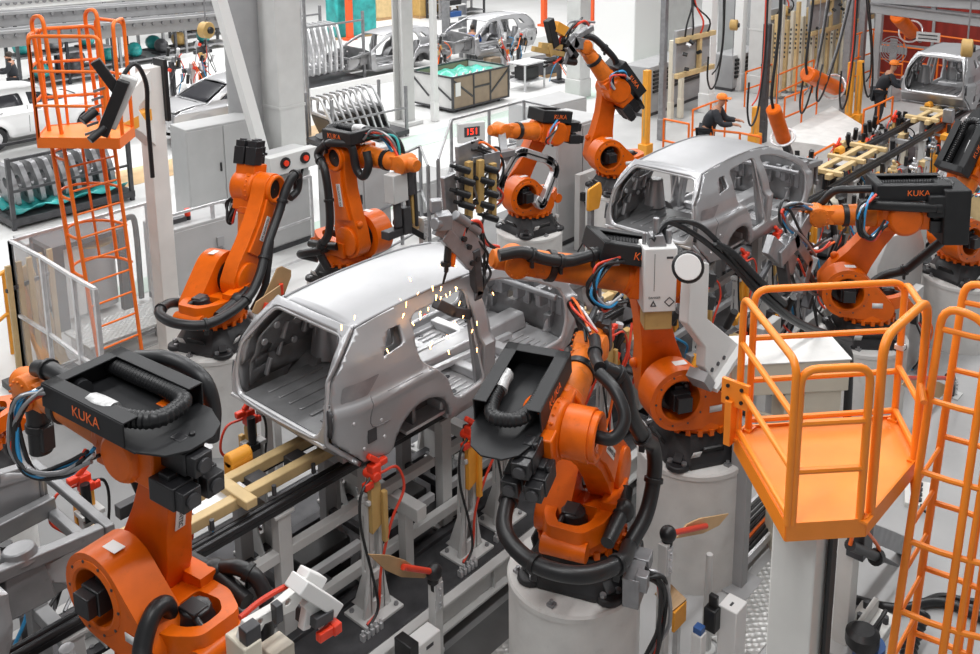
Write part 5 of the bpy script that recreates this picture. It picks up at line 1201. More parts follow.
valve_rack('valve rack with trailing hoses right of the white-box robot', 9.2, 5.35, seed=1); valve_rack('valve rack behind the front railing and below the robot arm', 10.4, 4.9, h=1.3, seed=2); valve_rack('valve rack before the second car sill', 11.3, 5.4, h=1.2, seed=3)
valve_rack('valve rack right of the second car', 13.4, 5.2, h=1.1, seed=4); valve_rack('valve rack between the two right robots', 13.6, 4.3, h=1.2, seed=5); valve_rack('valve rack at the right behind the worn robot', 16.4, 4.8, h=1.1, seed=6)
valve_rack('valve rack left of the front centre pedestal, behind the clamp stands', 7.3, 5.5, h=.8, seed=7)

p = at(586, 246, 0)
valve_rack('valve rack between the furthest robot and the second car boot', p.x, p.y, .6, 1.5, seed=9)
pz = atY(594, 197, 9.0); o = thing('guard_plate', 'yellow orange plate left of the second car roof, below the furthest robot', 'plate', (pz.x, pz.y, 0)); MB().prism(rpoly([(-.18, pz.z - .2), (.12, pz.z - .22), (.2, pz.z + .05), (.16, pz.z + .22), (-.16, pz.z + .16)], .04), mx=XZ, d0=-.02, d=.02).build('plate', YELLOW, o, bevel=.004); MB().box((0, .06, pz.z / 2), (.08, .08, pz.z)).build('post', STEEL, o)
# ------------------------------------------------------------------ back of the hall
AISLE = mat('aisle_floor', (.74, .74, .735), .3, var=.05, scale=.8)
GREEN = mat('green_floor_line', (.50, .62, .54), .5, var=.08, scale=2)
TAN = mat('tan_floor', (.58, .40, .22), .55, var=.2, scale=2)
def box_px(mb, q, z0, z1): mb.add([V((p.x, p.y, z0)) for p in q] + [V((p.x, p.y, z1)) for p in q], [(3, 2, 1, 0), (4, 5, 6, 7)] + [(i, (i + 1) % 4, 4 + (i + 1) % 4, 4 + i) for i in range(4)])
def strip(name, y0, y1, x0, x1, m, z=.006): return struct(name, MB().box(((x0 + x1) / 2, (y0 + y1) / 2, z), (x1 - x0, y1 - y0, .006)), m)
strip('floor_green_line', 18.35, 19.3, 16, 34, GREEN); strip('floor_green_line', 15.2, 15.8, 6, 16, GREEN, .008)
strip('floor_tan_lane', 21.0, 22.3, 10, 17.5, TAN)
o = struct('wall_back', MB().box((30, 60, 4), (90, .3, 8.2)), LGREY); struct('wall_right', MB().box((64, 26, 4), (.3, 70, 8.2)), LGREY)

# columns
def column(name, label, px_, py_, w, h, kind='box', m=LGREY, rz=0, z=0.0):
    p = at(px_, py_, z); o = thing(name, label, 'column', (p.x, p.y, 0), rz, 'tall hall columns')
    if kind == 'box':
        MB().box((0, 0, h / 2), (w, w, h)).build('shaft', m, o, bevel=.02); MB().box((0, 0, .3), (w * 1.12, w * 1.12, .6)).build('column_foot', m, o, bevel=.02); MB().box((0, 0, 2.1), (w * 1.05, w * 1.05, .06)).build('collar', m, o)
    elif kind == 'round':
        MB().cyl((0, 0, 0), (0, 0, h), w / 2, n=28).build('shaft', m, o); MB().cyl((0, 0, 0), (0, 0, .5), w * .54, n=28).build('column_foot', m, o)
        for z_ in (1.6, 3.0): MB().cyl((0, 0, z_), (0, 0, z_ + .04), w * .51, n=28).build('collar', m, o)
    else:
        b = MB(); b.box((0, -w * .42, h / 2), (w, w * .14, h)); b.box((0, w * .42, h / 2), (w, w * .14, h)); b.box((0, 0, h / 2), (w * .14, w * .8, h)); b.build('shaft', m, o, bevel=.006); MB().box((0, 0, .06), (w * 1.8, w * 1.8, .12)).build('column_foot', m, o, bevel=.02)
    return o
column('hall_column', 'broad white box column left of centre at the back', 288, 196, .66, 6.2)
column('hall_column', 'broad grey round column left of the white box column', 252, 196, .78, 6.2, 'round', MGREY)
column('hall_column', 'grey steel column with a flared foot behind the rack of door panels', 405, 124, .42, 6, 'ibeam', LGREY)
column('thin_post', 'slim white post in front of the green lined crate', 435, 121, .17, 6, 'box', PAPER)
column('hall_column', 'tall grey column behind the gripper of the furthest robot', 578, 96, .55, 6.5, 'box', LGREY)
p = at(269, 178, 0); q = at(215, -6, 0)
o = thing('diagonal_brace', 'white diagonal brace leaning left of the round column', 'brace', (p.x - 1.3, p.y - 2.2, 0)); P0 = V(o.location)
MB().bar((0, 0, 0), atY(217, -8, P0.y) - P0, .22, .22).build('brace_bar', PAPER, o, bevel=.01); MB().box((0, 0, .03), (.5, .5, .06)).build('brace_foot', LGREY, o)
for i, (x, lab) in enumerate(((303, 'first'), (306, 'second'), (310, 'third'))):
    p = at(x, 132 + i * 2, 0); o = thing('conduit_pipe', 'thin grey conduit right of the white box column, %s from it' % lab, 'pipe', p, 0, 'conduits by the white column'); MB().cyl((0, 0, 0), (0, 0, 6), .045, n=8).build('pipe', STEEL if i != 1 else ALU, o)

# overhead conveyor beams, upper left
def overhead(label, pa, pb, Y, w, h, m=LGREY):
    a_, b_ = atY(*pa, Y), atY(*pb, Y); o = thing('overhead_beam', label, 'overhead conveyor', (a_.x, Y, a_.z), 0, 'overhead conveyor beams'); d = b_ - a_; m = MGREY if m is LGREY else m
    MB().bar((0, 0, 0), d, w, h).build('beam', m, o, bevel=.02)
    n = 26
    for f in (-1, 1): MB().bar(V((0, f * w * .5, h * .55)), d + V((0, f * w * .5, h * .55)), .08, .07).build('flange', MGREY, o)
    for k in range(n): MB().cyl(d * ((k + .5) / n) + V((0, -w * .5, h * .3)), d * ((k + .5) / n) + V((0, -w * .62, h * .3)), .05, n=8).build('roller', STEEL, o)
    for f in (.02, .98): MB().bar(d * f + V((0, 0, 0)), d * f + V((0, 0, 3)), .16, .16).build('hanger', LGREY, o)
    return o
overhead('long grey overhead conveyor beam at the upper left, the lower one', (-30, 42), (232, 19), 24, .5, .34); overhead('long grey overhead conveyor beam at the upper left, the upper one', (-30, 22), (238, 3), 24.6, .45, .3); overhead('thin pale overhead beam at the top left', (-30, 8), (150, -6), 25.5, .3, .2, PAPER)

# cars at the back
SILVER = mat('silver_car_paint', (.55, .55, .56), .25, metal=.5); WHITECAR = mat('white_car_paint', (.82, .82, .82), .25)
p = at(395, 72, .3); c4 = dup(c1, (p.x + 2.5, p.y + 1.0, .40), PI, 'pale open car body behind the slim white post'); c4.scale = (1.02, 1, 1)
p = at(500, 58, .6); c5 = dup(c1, (p.x + 2.4, p.y + 1.0, .75), PI - .04, 'white open car body at the top behind the man in blue'); c5.scale = (1.0, 1, 1)
p = at(38, 132, .3); c6 = make_car('parked_car', 'white car with dark windows behind the left railed platform', (p.x - 2.2, p.y + .6, .35), 0, True, WHITECAR, detail=False)
p = at(306, 112, .3); c7 = make_car('parked_car', 'silver car behind the diagonal brace', (p.x, p.y + .6, .40), PI, True, SILVER, detail=False)
def conveyor_bed(label, x0, x1, y, w, z=.28):
    o = thing('floor_conveyor', label, 'conveyor', ((x0 + x1) / 2, y, 0), 0, 'low floor conveyors at the back'); L = x1 - x0
    for dy in (-w / 2, w / 2): MB().box((0, dy, z / 2), (L, .12, z)).build('side_rail', PAPER, o, bevel=.01)
    MB().box((0, 0, z * .3), (L, w - .1, .05)).build('belt', LGREY, o); return o
conveyor_bed('low pale floor conveyor under the silver and white cars, left', 3, 17, at(38, 132, 0).y + .6, 2.1); conveyor_bed('low floor conveyor under the open car body behind the slim post', 19, 29, c4.location.y, 2.0, .3); conveyor_bed('low floor conveyor under the car body at the top centre', 26, 36, c5.location.y, 2.0, .6)

# rack of door panels, rack of side frames
p = at(358, 140, 0)
o = thing('panel_rack', 'low black stillage holding the stacked door panels behind the upright robot', 'rack', (p.x, p.y, 0), R(-4)); PR = o
MB().box((0, 0, .12), (2.5, 1.3, .12)).build('rack_base', DSTEEL, o)
for x in (-1.2, 1.2):
    for y in (-.6, .6): MB().box((x, y, .7), (.07, .07, 1.4)).build('rack_post', STEEL, o)
MB().box((0, -.62, .8), (2.4, .05, .05)).build('rack_bar', STEEL, o)
for x in (-1.0, -.5, .1, .7): MB().cyl((x, -.5, .02), (x, -.4, .02), .09, n=10).build('castor', BLACK, o)
door_o = rpoly([(-.55, 0), (.5, 0), (.6, .35), (.55, .62), (.2, 1.02), (-.45, 1.06), (-.58, .6)], .06); door_w = rpoly([(-.45, .62), (.46, .62), (.16, .95), (-.40, .98)], .05)
dp = thing('door_panel', 'silver car door panel in the stillage, front of the row', 'door panel', (0, 0, 0), 0, 'door panels in the low stillage')
MB().prism(door_o, [door_w], M.Rotation(R(12), 4, 'Z') @ XZ, d0=-.02, d=.02).build('panel_skin', ALU, dp, bevel=.006); MB().prism(rpoly([(-.5, .05), (.45, .05), (.52, .34), (.48, .55), (-.5, .55)], .05), mx=M.Rotation(R(12), 4, 'Z') @ XZ, d0=-.035, d=-.02).build('inner_stamping', BLACK, dp)
for k in range(9):
    l_ = (p.x - .95 + .235 * k, p.y + .0 + .02 * k, .22); d_ = dp if k == 0 else dup(dp, None, None, 'silver car door panel in the stillage, %s from the left' % ['', 'second', 'third', 'fourth', 'fifth', 'sixth', 'seventh', 'eighth', 'ninth'][k])
    d_.location = l_; d_.rotation_euler = (R(-18), 0, R(62)); d_.scale = (1.2, 1.2, 1.2)
p = at(318, 84, 0)
fr_ = thing('side_frame', 'pale car side frame hanging in the tall rack behind the white column, front one', 'side frame', (p.x, p.y, 0), 0, 'side frames in the tall rack')
so = rpoly([(-1.1, .2), (1.0, .2), (1.15, .9), (.6, 1.75), (-.7, 1.8), (-1.15, 1.0)], .12); sh = [rpoly([(-.95, .4), (-.1, .4), (-.1, 1.65), (-.62, 1.65), (-.95, 1.0)], .1), rpoly([(.05, .4), (.9, .4), (.98, .85), (.52, 1.6), (.05, 1.65)], .1)]
MB().prism(so, sh, XZ, d0=-.03, d=.03).build('frame_skin', ALU, fr_, bevel=.01)
for k in range(8):
    d_ = fr_ if k == 0 else dup(fr_, None, None, 'pale car side frame in the tall rack, %s from the front' % ['', 'second', 'third', 'fourth', 'fifth', 'sixth', 'seventh', 'eighth', 'ninth', 'tenth'][k])
    d_.location = (p.x - 1.0 + .24 * k, p.y + .1, .3); d_.rotation_euler = (0, 0, R(72))
o = thing('frame_rack', 'tall dark rack carrying the pale side frames', 'rack', (p.x, p.y, 0)); MB().box((-.1, 0, .15), (2.6, 2.4, .15)).build('rack_base', DSTEEL, o)
for x in (-1.35, 1.1):
    for y in (-1.15, 1.15): MB().box((x, y, 1.25), (.08, .08, 2.5)).build('rack_post', STEEL, o)
for y in (-1.15, 1.15): MB().box((-.12, y, 2.2), (2.5, .06, .06)).build('rack_bar', STEEL, o)

# green lined crate
p = at(453, 114, 0); o = thing('parts_crate', 'wheeled grey and brown crate with a green foil lining', 'crate', (p.x, p.y, 0)); cw, cl, ch_ = 1.75, 2.5, .98; y0 = .12
def cb(mb, c, d): return mb.box(c, d)
cb(MB(), (0.01, cw / 2, y0 + ch_ / 2), (.03, cw, ch_)).build('short_side', LGREY, o); cb(MB(), (cl, cw / 2, y0 + ch_ / 2), (.03, cw, ch_)).build('short_side', LGREY, o)
cb(MB(), (cl / 2, .01, y0 + ch_ / 2), (cl, .03, ch_)).build('long_side', CARD, o); cb(MB(), (cl / 2, cw, y0 + ch_ / 2), (cl, .03, ch_)).build('long_side', CARD, o); cb(MB(), (cl / 2, cw / 2, y0), (cl, cw, .06)).build('crate_floor', DSTEEL, o)
f = MB()
for x in (0, cl):
    for y in (0, cw): f.box((x, y, y0 + ch_ / 2), (.06, .06, ch_ + .04))
for z_ in (y0, y0 + ch_):
    f.box((cl / 2, -.01, z_), (cl, .05, .05)); f.box((cl / 2, cw, z_), (cl, .05, .05)); f.box((-.01, cw / 2, z_), (.05, cw, .05)); f.box((cl, cw / 2, z_), (.05, cw, .05))
for x in (.9, 1.65): f.box((x, -.015, y0 + ch_ / 2), (.05, .03, ch_))
f.bar((.03, -.02, y0 + ch_ - .1), (.9, -.02, y0 + .25), .05, .03, up=(0, 1, 0)); f.bar((2.47, -.02, y0 + ch_ - .1), (1.65, -.02, y0 + .25), .05, .03, up=(0, 1, 0)); f.bar((.9, -.02, y0 + .55), (1.65, -.02, y0 + .55), .05, .03, up=(0, 1, 0))
f.bar((-.02, .05, y0 + .3), (-.02, .75, y0 + .7), .03, .05); f.bar((-.02, 1.7, y0 + ch_ - .15), (-.02, 1.0, y0 + .3), .03, .05); f.build('crate_frame', DSTEEL, o)
lin = cut_panel([(.05, .05), (cl - .05, .05), (cl - .05, cw - .05), (.05, cw - .05)], [], lambda x, y: (x, y, y0 + .45 + .42 * min(1, max(abs(x - cl / 2) / (cl / 2), abs(y - cw / 2) / (cw / 2))) ** 2 + .07 * math.sin(9 * x + 3 * y) * math.cos(7 * y - x)), .12, .12); lin.build('foil_lining', GREENF, o, solid=.01)
for x in (.3, 2.2):
    for y in (.15, 1.6): MB().cyl((x - .03, y, .06), (x + .03, y, .06), .06, n=10).build('castor', BLACK, o)
MB().box((.2, -.035, y0 + .6), (.22, .004, .42)).build('crate_label', PAPER, o)
for k in range(5):
    d_ = thing('white_hook_part', 'small white hooked part on the crate edge, %s from the left' % ['first', 'second', 'third', 'fourth', 'fifth'][k], 'car part', (p.x + .12 + .3 * k, p.y + .14, y0 + ch_ - .16), 0, 'white parts in the crate')
    MB().tube([(0, 0, 0), (.06, 0, .12), (.16, .02, .10), (.24, .02, .2)], .035, 7).build('hook', PAPER, d_)

# electrical cabinets and fences on the far side of the line
def cabinet(label, q, z1, m=CABM, doors=2, name='control_cabinet', z0=0.0, beac=False, handle=True):
    """q: pixel positions of the two front bottom corners, depth in metres"""
    a_, b_, dep = at(*q[0], z0), at(*q[1], z0), q[2]; d = V((b_.x - a_.x, b_.y - a_.y, 0)); L = d.length; o = thing(name, label, 'cabinet', (a_.x, a_.y, 0), math.atan2(d.y, d.x), 'grey cabinets on the far side')
    MB().box((L / 2, dep / 2, .05), (L, dep * .95, .1)).build('plinth', DSTEEL, o); MB().box((L / 2, dep / 2, .1 + (z1 - .1) / 2), (L, dep, z1 - .1)).build('shell', m, o, bevel=.015)
    for k in range(doors):
        w_ = L / doors; dd = MB().box((w_ * (k + .5), -.012, .12 + (z1 - .16) / 2), (w_ - .03, .024, z1 - .18)).build('door', m, o, bevel=.006)
        if handle: MB().box((w_ * (k + .88), -.04, z1 * .55), (.03, .04, .18)).build('door_handle', BLACK, dd)
    return o, L, dep
o, L, dp_ = cabinet('low grey cabinet with a small signal light, behind the leaning robot', ((172, 310), (246, 285), .8), 1.35, doors=1)
b = MB(); b.cyl((.55, .3, 1.35), (.55, .3, 1.42), .05, n=10); b.build('light_base', BLACK, o); MB().cyl((.55, .3, 1.42), (.55, .3, 1.54), .05, n=10).build('signal_light', RED, o); MB().box((.35, .3, 1.39), (.3, .12, .08)).build('plug_strip', DSTEEL, o); MB().tube([(.9, -.04, .9), (1.0, -.07, .7), (.95, -.06, .4), (.6, -.05, .1)], .02, 7).build('cable', STEEL, o); MB().box((.92, -.04, .95), (.12, .06, .16)).build('socket', MGREY, o)
o, L, dp_ = cabinet('tall light grey cabinet left of the white box column', ((192, 225), (262, 207), .7), 2.0, doors=2)
o, L, dp_ = cabinet('grey pillar cabinet carrying two red lamps right of the leaning robot', ((270, 255), (312, 240), .4), 1.9, doors=1, handle=False)
b = MB().box((L / 2, -.12, 1.75), (L * 1.1, .22, .36)); b.build('lamp_box', LGREY, o, bevel=.01)
for f in (.28, .74): MB().cyl((L * f, -.24, 1.78), (L * f, -.29, 1.78), .055, n=14).build('red_lamp', RED, o); MB().cyl((L * f, -.20, 1.78), (L * f, -.26, 1.78), .11, n=14).build('lamp_ring', BLACK, o)
MB().tube([(.1, -.05, 1.6), (.2, -.12, 1.2), (.6, -.12, 1.15), (.8, -.1, 1.6)], .025, 8).build('cable', CABLE, o)
cabinet('tall grey cabinet behind the upright robot', ((338, 262), (392, 246), .6), 2.0, doors=2); cabinet('big grey cabinet behind the robot with the frame gripper', ((556, 250), (604, 228), 1.0), 2.35, doors=2); cabinet('grey control cabinet left of the furthest robot', ((535, 150), (586, 136), 1.0), 1.1, doors=1)
cabinet('pale grey cabinet behind the clear fence, left of the left ladder', ((34, 318), (84, 303), .6), 1.25, doors=2)
cabinet('small grey cabinet on ochre skids behind the far end of the nearest roof', ((425, 218), (458, 206), .9), .75, doors=1)
# dark machine frame behind the left ladder
p = at(114, 330, 0); o = thing('machine_frame', 'dark open machine frame with a drum seen through the left ladder', 'machine', (p.x, p.y + .6, 0))
for x in (-.5, .55):
    for y in (0, .7): MB().box((x, y, .68), (.16, .12, 1.7 * .8)).build('frame_post', DSTEEL, o)
MB().box((.02, .35, 1.36), (1.2, .8, .08)).build('frame_top', DSTEEL, o); MB().cyl((.25, .35, .1), (.25, .35, 1.15), .3, n=20).build('drum', MGREY, o); MB().lathe([(1.15, .30), (1.18, .31), (1.2, .28)], (.25, .35, 0), n=20).build('drum_rim', OCHRE, o); MB().box((-.22, .3, .7), (.3, .4, 1.2)).build('white_panel', PAPER, o)
MB().tube([(.5, .1, 1.36), (.75, .1, 1.5), (.85, .1, 1.3), (.85, .1, .05)], .05, 8).build('thick_cable', CABLE, o)
p = at(118, 342, 0); o = thing('steel_walkway', 'perforated steel walkway plate at the foot of the left ladder', 'walkway', (p.x, p.y - .2, 0)); MB().box((.2, 0, .35), (1.8, .8, .04)).build('tread_plate', PLATE, o)
for x in (-.6, 1.0): MB().box((x, 0, .17), (.06, .7, .33)).build('support', ALU, o)
# far fences
def fl(label, px_, h, z=None, mids=(.5,), clear=False, m=STEEL):
    P = [at(x, y, h) for x, y in px_]; return fence(label, P, h, 0, m, clear, mids)
fl('grey tube fence in front of the low cabinet, left', [(162, 218), (212, 204), (245, 196), (262, 193)], 1.6, mids=(.35,), m=ALU); fl('tube fence between the leaning robot and the upright robot', [(250, 195), (310, 176)], 1.6, m=ALU)
fl('grey fence behind the upright robot, running to the crate side', [(352, 175), (400, 155), (420, 146), (428, 166)], 1.8, m=STEEL); fl('clear panelled fence corner behind the block of clamps', [(438, 160), (451, 120), (489, 110), (524, 101), (546, 106), (600, 120)], 1.9, clear=True, m=STEEL)
o = thing('status_display', 'grey box with a red lit display on the fence behind the clamps', 'display', atY(471, 132, at(452, 120, 1.9).y - .1)); MB().box((0, 0, 0), (.62, .12, .42), M.Rotation(R(-25), 4, 'Z')).build('display_box', LGREY, o, bevel=.01)
tm = M.Rotation(R(-25), 4, 'Z') @ M(((1, 0, 0, 0), (0, 0, -1, -.064), (0, 1, 0, .02), (0, 0, 0, 1))); MB().add([(-.18, -.11, 0), (.18, -.11, 0), (.18, .11, 0), (-.18, .11, 0)], [(0, 1, 2, 3)], tm).build('display_window', INK, o); text('display_digits', '151', .2, tm @ M.Translation((0, 0, .004)), LED, o)

# stillage with dark castings behind the left ladder
p = at(62, 208, 0); o = thing('engine_stillage', 'dark stillage with a row of grey castings and teal wrap, behind the left ladder', 'stillage', (p.x, p.y, 0)); MB().box((0, 0, .15), (2.6, 1.4, .14)).build('stillage_base', DSTEEL, o)
for x in (-1.25, 1.25):
    for y in (-.65, .65): MB().box((x, y, .75), (.08, .08, 1.5)).build('stillage_post', DSTEEL, o)
for y in (-.65, .65):
    MB().box((0, y, 1.45), (2.5, .06, .06)).build('stillage_bar', DSTEEL, o); MB().box((0, y, .8), (2.5, .05, .05)).build('stillage_bar', DSTEEL, o)
MB().add([], []); w_ = cut_panel([(-1.2, -.6), (1.2, -.6), (1.2, .6), (-1.2, .6)], [], lambda x, y: (x, y, .36 + .1 * math.sin(7 * x) * math.cos(9 * y)), .15, .15); w_.build('teal_wrap', TEAL, o, solid=.02)
cs = thing('engine_casting', 'grey casting standing in the dark stillage, left end of the row', 'casting', (0, 0, 0), 0, 'castings in the dark stillage'); b = MB().prism(rpoly([(-.4, 0), (.4, 0), (.45, .5), (.25, .85), (-.3, .85), (-.45, .45)], .06), [circ(-.1, .45, .14, 14), circ(.22, .5, .08, 12)], YZ, d0=-.05, d=.05); b.build('casting_body', STEEL, cs, bevel=.015); b = MB()
for y, z_ in ((-.3, .2), (.3, .2), (.1, .7)): b.cyl((-.05, y, z_), (.09, y, z_), .06, n=10)
b.build('casting_boss', DSTEEL, cs)
for k in range(9):
    d_ = cs if k == 0 else dup(cs, None, None, 'grey casting in the dark stillage, %s from the left' % ['', 'second', 'third', 'fourth', 'fifth', 'sixth', 'seventh', 'eighth', 'ninth'][k]); d_.location = (p.x - 1.0 + .25 * k, p.y, .40); d_.rotation_euler = (0, R(-8), 0)
# ------------------------------------------------------------------ people
def skinmesh(name, chains, m, parent, sub=2, root=0):
    """chains: list of [(xyz, radius), ...]; a chain starting with an int continues from that vertex"""
    vs, es, rr = [], [], []
    for ch in chains:
        prev = None
        for it in ch:
            if isinstance(it, int): prev = it; continue
            p, r = it; vs.append(p); rr.append(r); i = len(vs) - 1
            if prev is not None: es.append((prev, i))
            prev = i
    me = bpy.data.meshes.new(name); me.from_pydata(vs, es, []); me.materials.append(m)
    o = bpy.data.objects.new(name, me); C.objects.link(o); o.parent = parent
    md = o.modifiers.new('skin', 'SKIN'); md.use_smooth_shade = True
    for i, r in enumerate(rr):
        sv = me.skin_vertices[0].data[i]; sv.radius = (r, r) if not isinstance(r, tuple) else r; sv.use_root = i == root
    if sub: s_ = o.modifiers.new('sub', 'SUBSURF'); s_.levels = s_.render_levels = sub
    return o
def person(label, loc, rz, top, legs, cap=None, bend=.25, apron=None, seated=False):
    o = thing('person', label, 'person', loc, rz, None)
    if cap: o.scale = (1.15, 1.15, 1.15)
    hip = .92; b = bend; sh = V((.50 * math.sin(b) , 0, hip + .50 * math.cos(b))); nk = sh + V((.05 * math.sin(b) * 2, 0, .06)); hd = nk + V((.06, 0, .13))
    def arm(sg): e = sh + V((.14, sg * .26, -.26)); w_ = e + V((.24, -sg * .06, .02)); return sh + V((0, sg * .19, -.02)), e, w_
    def leg(sg): return V((0, sg * .10, hip - .05)), V((.05, sg * .11, .50)), V((-.02, sg * .12, .08)), V((.14, sg * .13, .04))
    ch = [[((0, 0, hip), .12), (tuple((V((0, 0, hip)) + sh) / 2), .125), (tuple(sh), .11), (tuple(nk), .055), (tuple(hd - V((.0, 0, .03))), .085), (tuple(hd + V((-.01, 0, .06))), .085)]]
    n = 6
    for sg in (1, -1):
        s0, e, w_ = arm(sg); ch.append([2, (tuple(s0), .062), (tuple(e), .045), (tuple(w_), .03), (tuple(w_ + V((.07, 0, -.01))), .035)]); pal = n + 3; n += 4
        for f in range(4): ch.append([pal, (tuple(w_ + V((.13, (f - 1.5) * .022, -.02))), .011), (tuple(w_ + V((.165 - .01 * abs(f - 1.5), (f - 1.5) * .024, -.05))), .009)]); n += 2
        ch.append([pal, (tuple(w_ + V((.08, -sg * .045, .0))), .012), (tuple(w_ + V((.12, -sg * .055, -.02))), .010)]); n += 2
    for sg in (1, -1):
        a_, k_, f_, t_ = leg(sg); ch.append([0, (tuple(a_), .095), (tuple(k_), .065), (tuple(f_), .045), (tuple(t_), .04)]); n += 4
    skinmesh('body', ch, SKIN, o, 1)
    jc = [[((0, 0, hip - .04), .15), (tuple((V((0, 0, hip)) + sh) / 2), .19), (tuple(sh), .165)]]; k = 3
    for sg in (1, -1):
        s0, e, w_ = arm(sg); jc.append([2, (tuple(s0), .098), (tuple(e), .078), (tuple(w_), .055)])
    skinmesh('jacket', jc, top, o, 1)
    lc = [[((0, 0, hip), .175)]]
    for sg in (1, -1): a_, k_, f_, t_ = leg(sg); lc.append([0, (tuple(a_), .13), (tuple(k_), .095), (tuple(f_), .068)])
    skinmesh('trousers', lc, legs, o, 1)
    for sg in (1, -1): t_ = leg(sg)[2]; MB().ball((t_.x + .06, t_.y, .05), .1, (1.5, .55, .5)).build('shoe', BLACK, o)
    hx = hd + V((-.015, 0, .045)); MB().ball(tuple(hx + V((-.012, 0, .018))), .103, (1.0, .9, 1.0)).build('hair', HAIR, o) if not cap else None
    f = MB(); f.ball(tuple(hd + V((.095, 0, .0))), .018, (1, .7, 1.2)); f.build('nose', SKIN, o)
    for sg in (1, -1): MB().ball(tuple(hd + V((.082, sg * .032, .03))), .011).build('eye', BLACK, o)
    if cap:
        c_ = MB(); c_.lathe([(.0, .112), (.05, .112), (.09, .085), (.11, .04), (.113, .005)], hd + V((-.01, 0, .045)), (0, 0, 1), 18); c_.box(tuple(hd + V((.12, 0, .055))), (.12, .15, .015)); c_.build('cap', cap, o)
    if apron: a_ = MB(); a_.prism(rpoly([(-.16, .55), (.16, .55), (.14, 1.25), (-.14, 1.25)], .04), mx=M.Translation((.15, 0, 0)) @ YZ, d0=0, d=.02); a_.build('apron', apron, o)
    return o
person('man in a blue shirt and grey dungarees leaning at the white car body, top centre', at(472, 73, 0), R(35), BLUECL, GREYCL, bend=.35)
person('person in a dark jacket walking behind the white car, upper left', at(17, 108, 0), R(150), NAVY, NAVY, bend=.05)
person('worker in an orange cap bending behind the second car roof', at(704, 172, 0), R(-70), NAVY, NAVY, cap=CAPM, bend=.45, apron=CAPM)
person('worker in an orange cap crouching by the pale car body at the upper right', at(876, 128, 0), R(-60), NAVY, NAVY, cap=CAPM, bend=.45, apron=CAPM)

# ------------------------------------------------------------------ upper right work area
def guard(label, tops, h=1.1, z0=0.0, m=RAIL_DK, mids=(.5,), r=.028):
    P = [at(x, y, h + z0) for x, y in tops]; b0 = V((P[0].x, P[0].y, z0)); o = thing('guard_rail', label, 'guard rail', b0, 0, 'orange guard rails at the upper right')
    q_ = [V((p.x - b0.x, p.y - b0.y, 0)) for p in P]
    for p in q_: MB().cyl(p, p + V((0, 0, h)), r, n=8).build('rail_post', m, o)
    for f in (1.0,) + tuple(mids): MB().rail([p + V((0, 0, h * f)) for p in q_], r, .02, 8).build('hand_rail', m, o)
    return o
guard('orange guard rail left of the worker behind the second car', [(664, 119), (689, 124)]); guard('orange guard rail behind the bending worker', [(693, 110), (711, 103), (726, 98)]); guard('orange guard rail in front of the bending worker', [(711, 130), (740, 133), (761, 137)])
guard('orange guard rail before the louvred unit, left part', [(746, 72), (762, 67), (778, 63)]); guard('orange guard rail before the ochre bars, middle part', [(778, 75), (797, 67), (814, 60)]); guard('orange guard rail under the lying orange gun', [(785, 98), (803, 91), (818, 84)])
guard('orange guard rail at the edge of the concrete platform, upper right', [(864, 110), (879, 104), (893, 97)], .95, .5); guard('short orange guard rail below the concrete platform', [(796, 164), (815, 154), (834, 144)], .9); guard('orange guard rail around the pit right of the platform', [(881, 162), (905, 166), (943, 172), (985, 178)], 1.0)
guard('tall orange guard frame before the red wall, left end', [(849, 37), (860, 33), (874, 29)], 2.0, mids=(.3, .6)); guard('orange guard rails before the red wall, middle', [(876, 30), (905, 33), (940, 37)], 1.9, mids=(.25, .5, .75)); guard('orange guard rails before the red wall, right end', [(940, 36), (970, 40), (1000, 44)], 1.9, mids=(.25, .5, .75))
# red wall of panels in a steel frame
a_ = at(866, 78, 0); o = thing('red_partition', 'dark red panelled partition at the upper right corner', 'partition', (a_.x + .6, a_.y, 0)); 
for k in range(7): MB().box((0, -1.0 - 2.0 * k, 2.2), (.08, 1.94, 4.4)).build('partition_panel', REDWALL, o, bevel=.01)
for k in range(8): MB().box((-.06, -2.0 * k, 2.3), (.1, .09, 4.6)).build('partition_post', MGREY, o)
for z_ in (1.2, 3.0): MB().box((-.08, -7, z_), (.06, 14, .1)).build('partition_rail', MGREY, o)
o = thing('red_partition', 'dark red partition section behind the rows of hanging tools, top right', 'partition', (a_.x + .6, a_.y + 6.3, 0))
for k in range(3): MB().box((0, -1 - 2 * k, 2.2), (.08, 1.94, 4.4)).build('partition_panel', MGREY, o, bevel=.01)
p = at(928, 37, 2.6); o = thing('wall_notice', 'small white notice plate with dark lines on the guard rails before the red wall', 'notice', p); MB().box((0, 0, 0), (.03, .62, .26), M.Rotation(R(8), 4, 'Z')).build('notice_board', PAPER, o); b = MB()
for z_ in (-.05, .05): b.box((-.02, 0, z_), (.01, .5, .03), M.Rotation(R(8), 4, 'Z'))
b.build('notice_lines', INK, o)
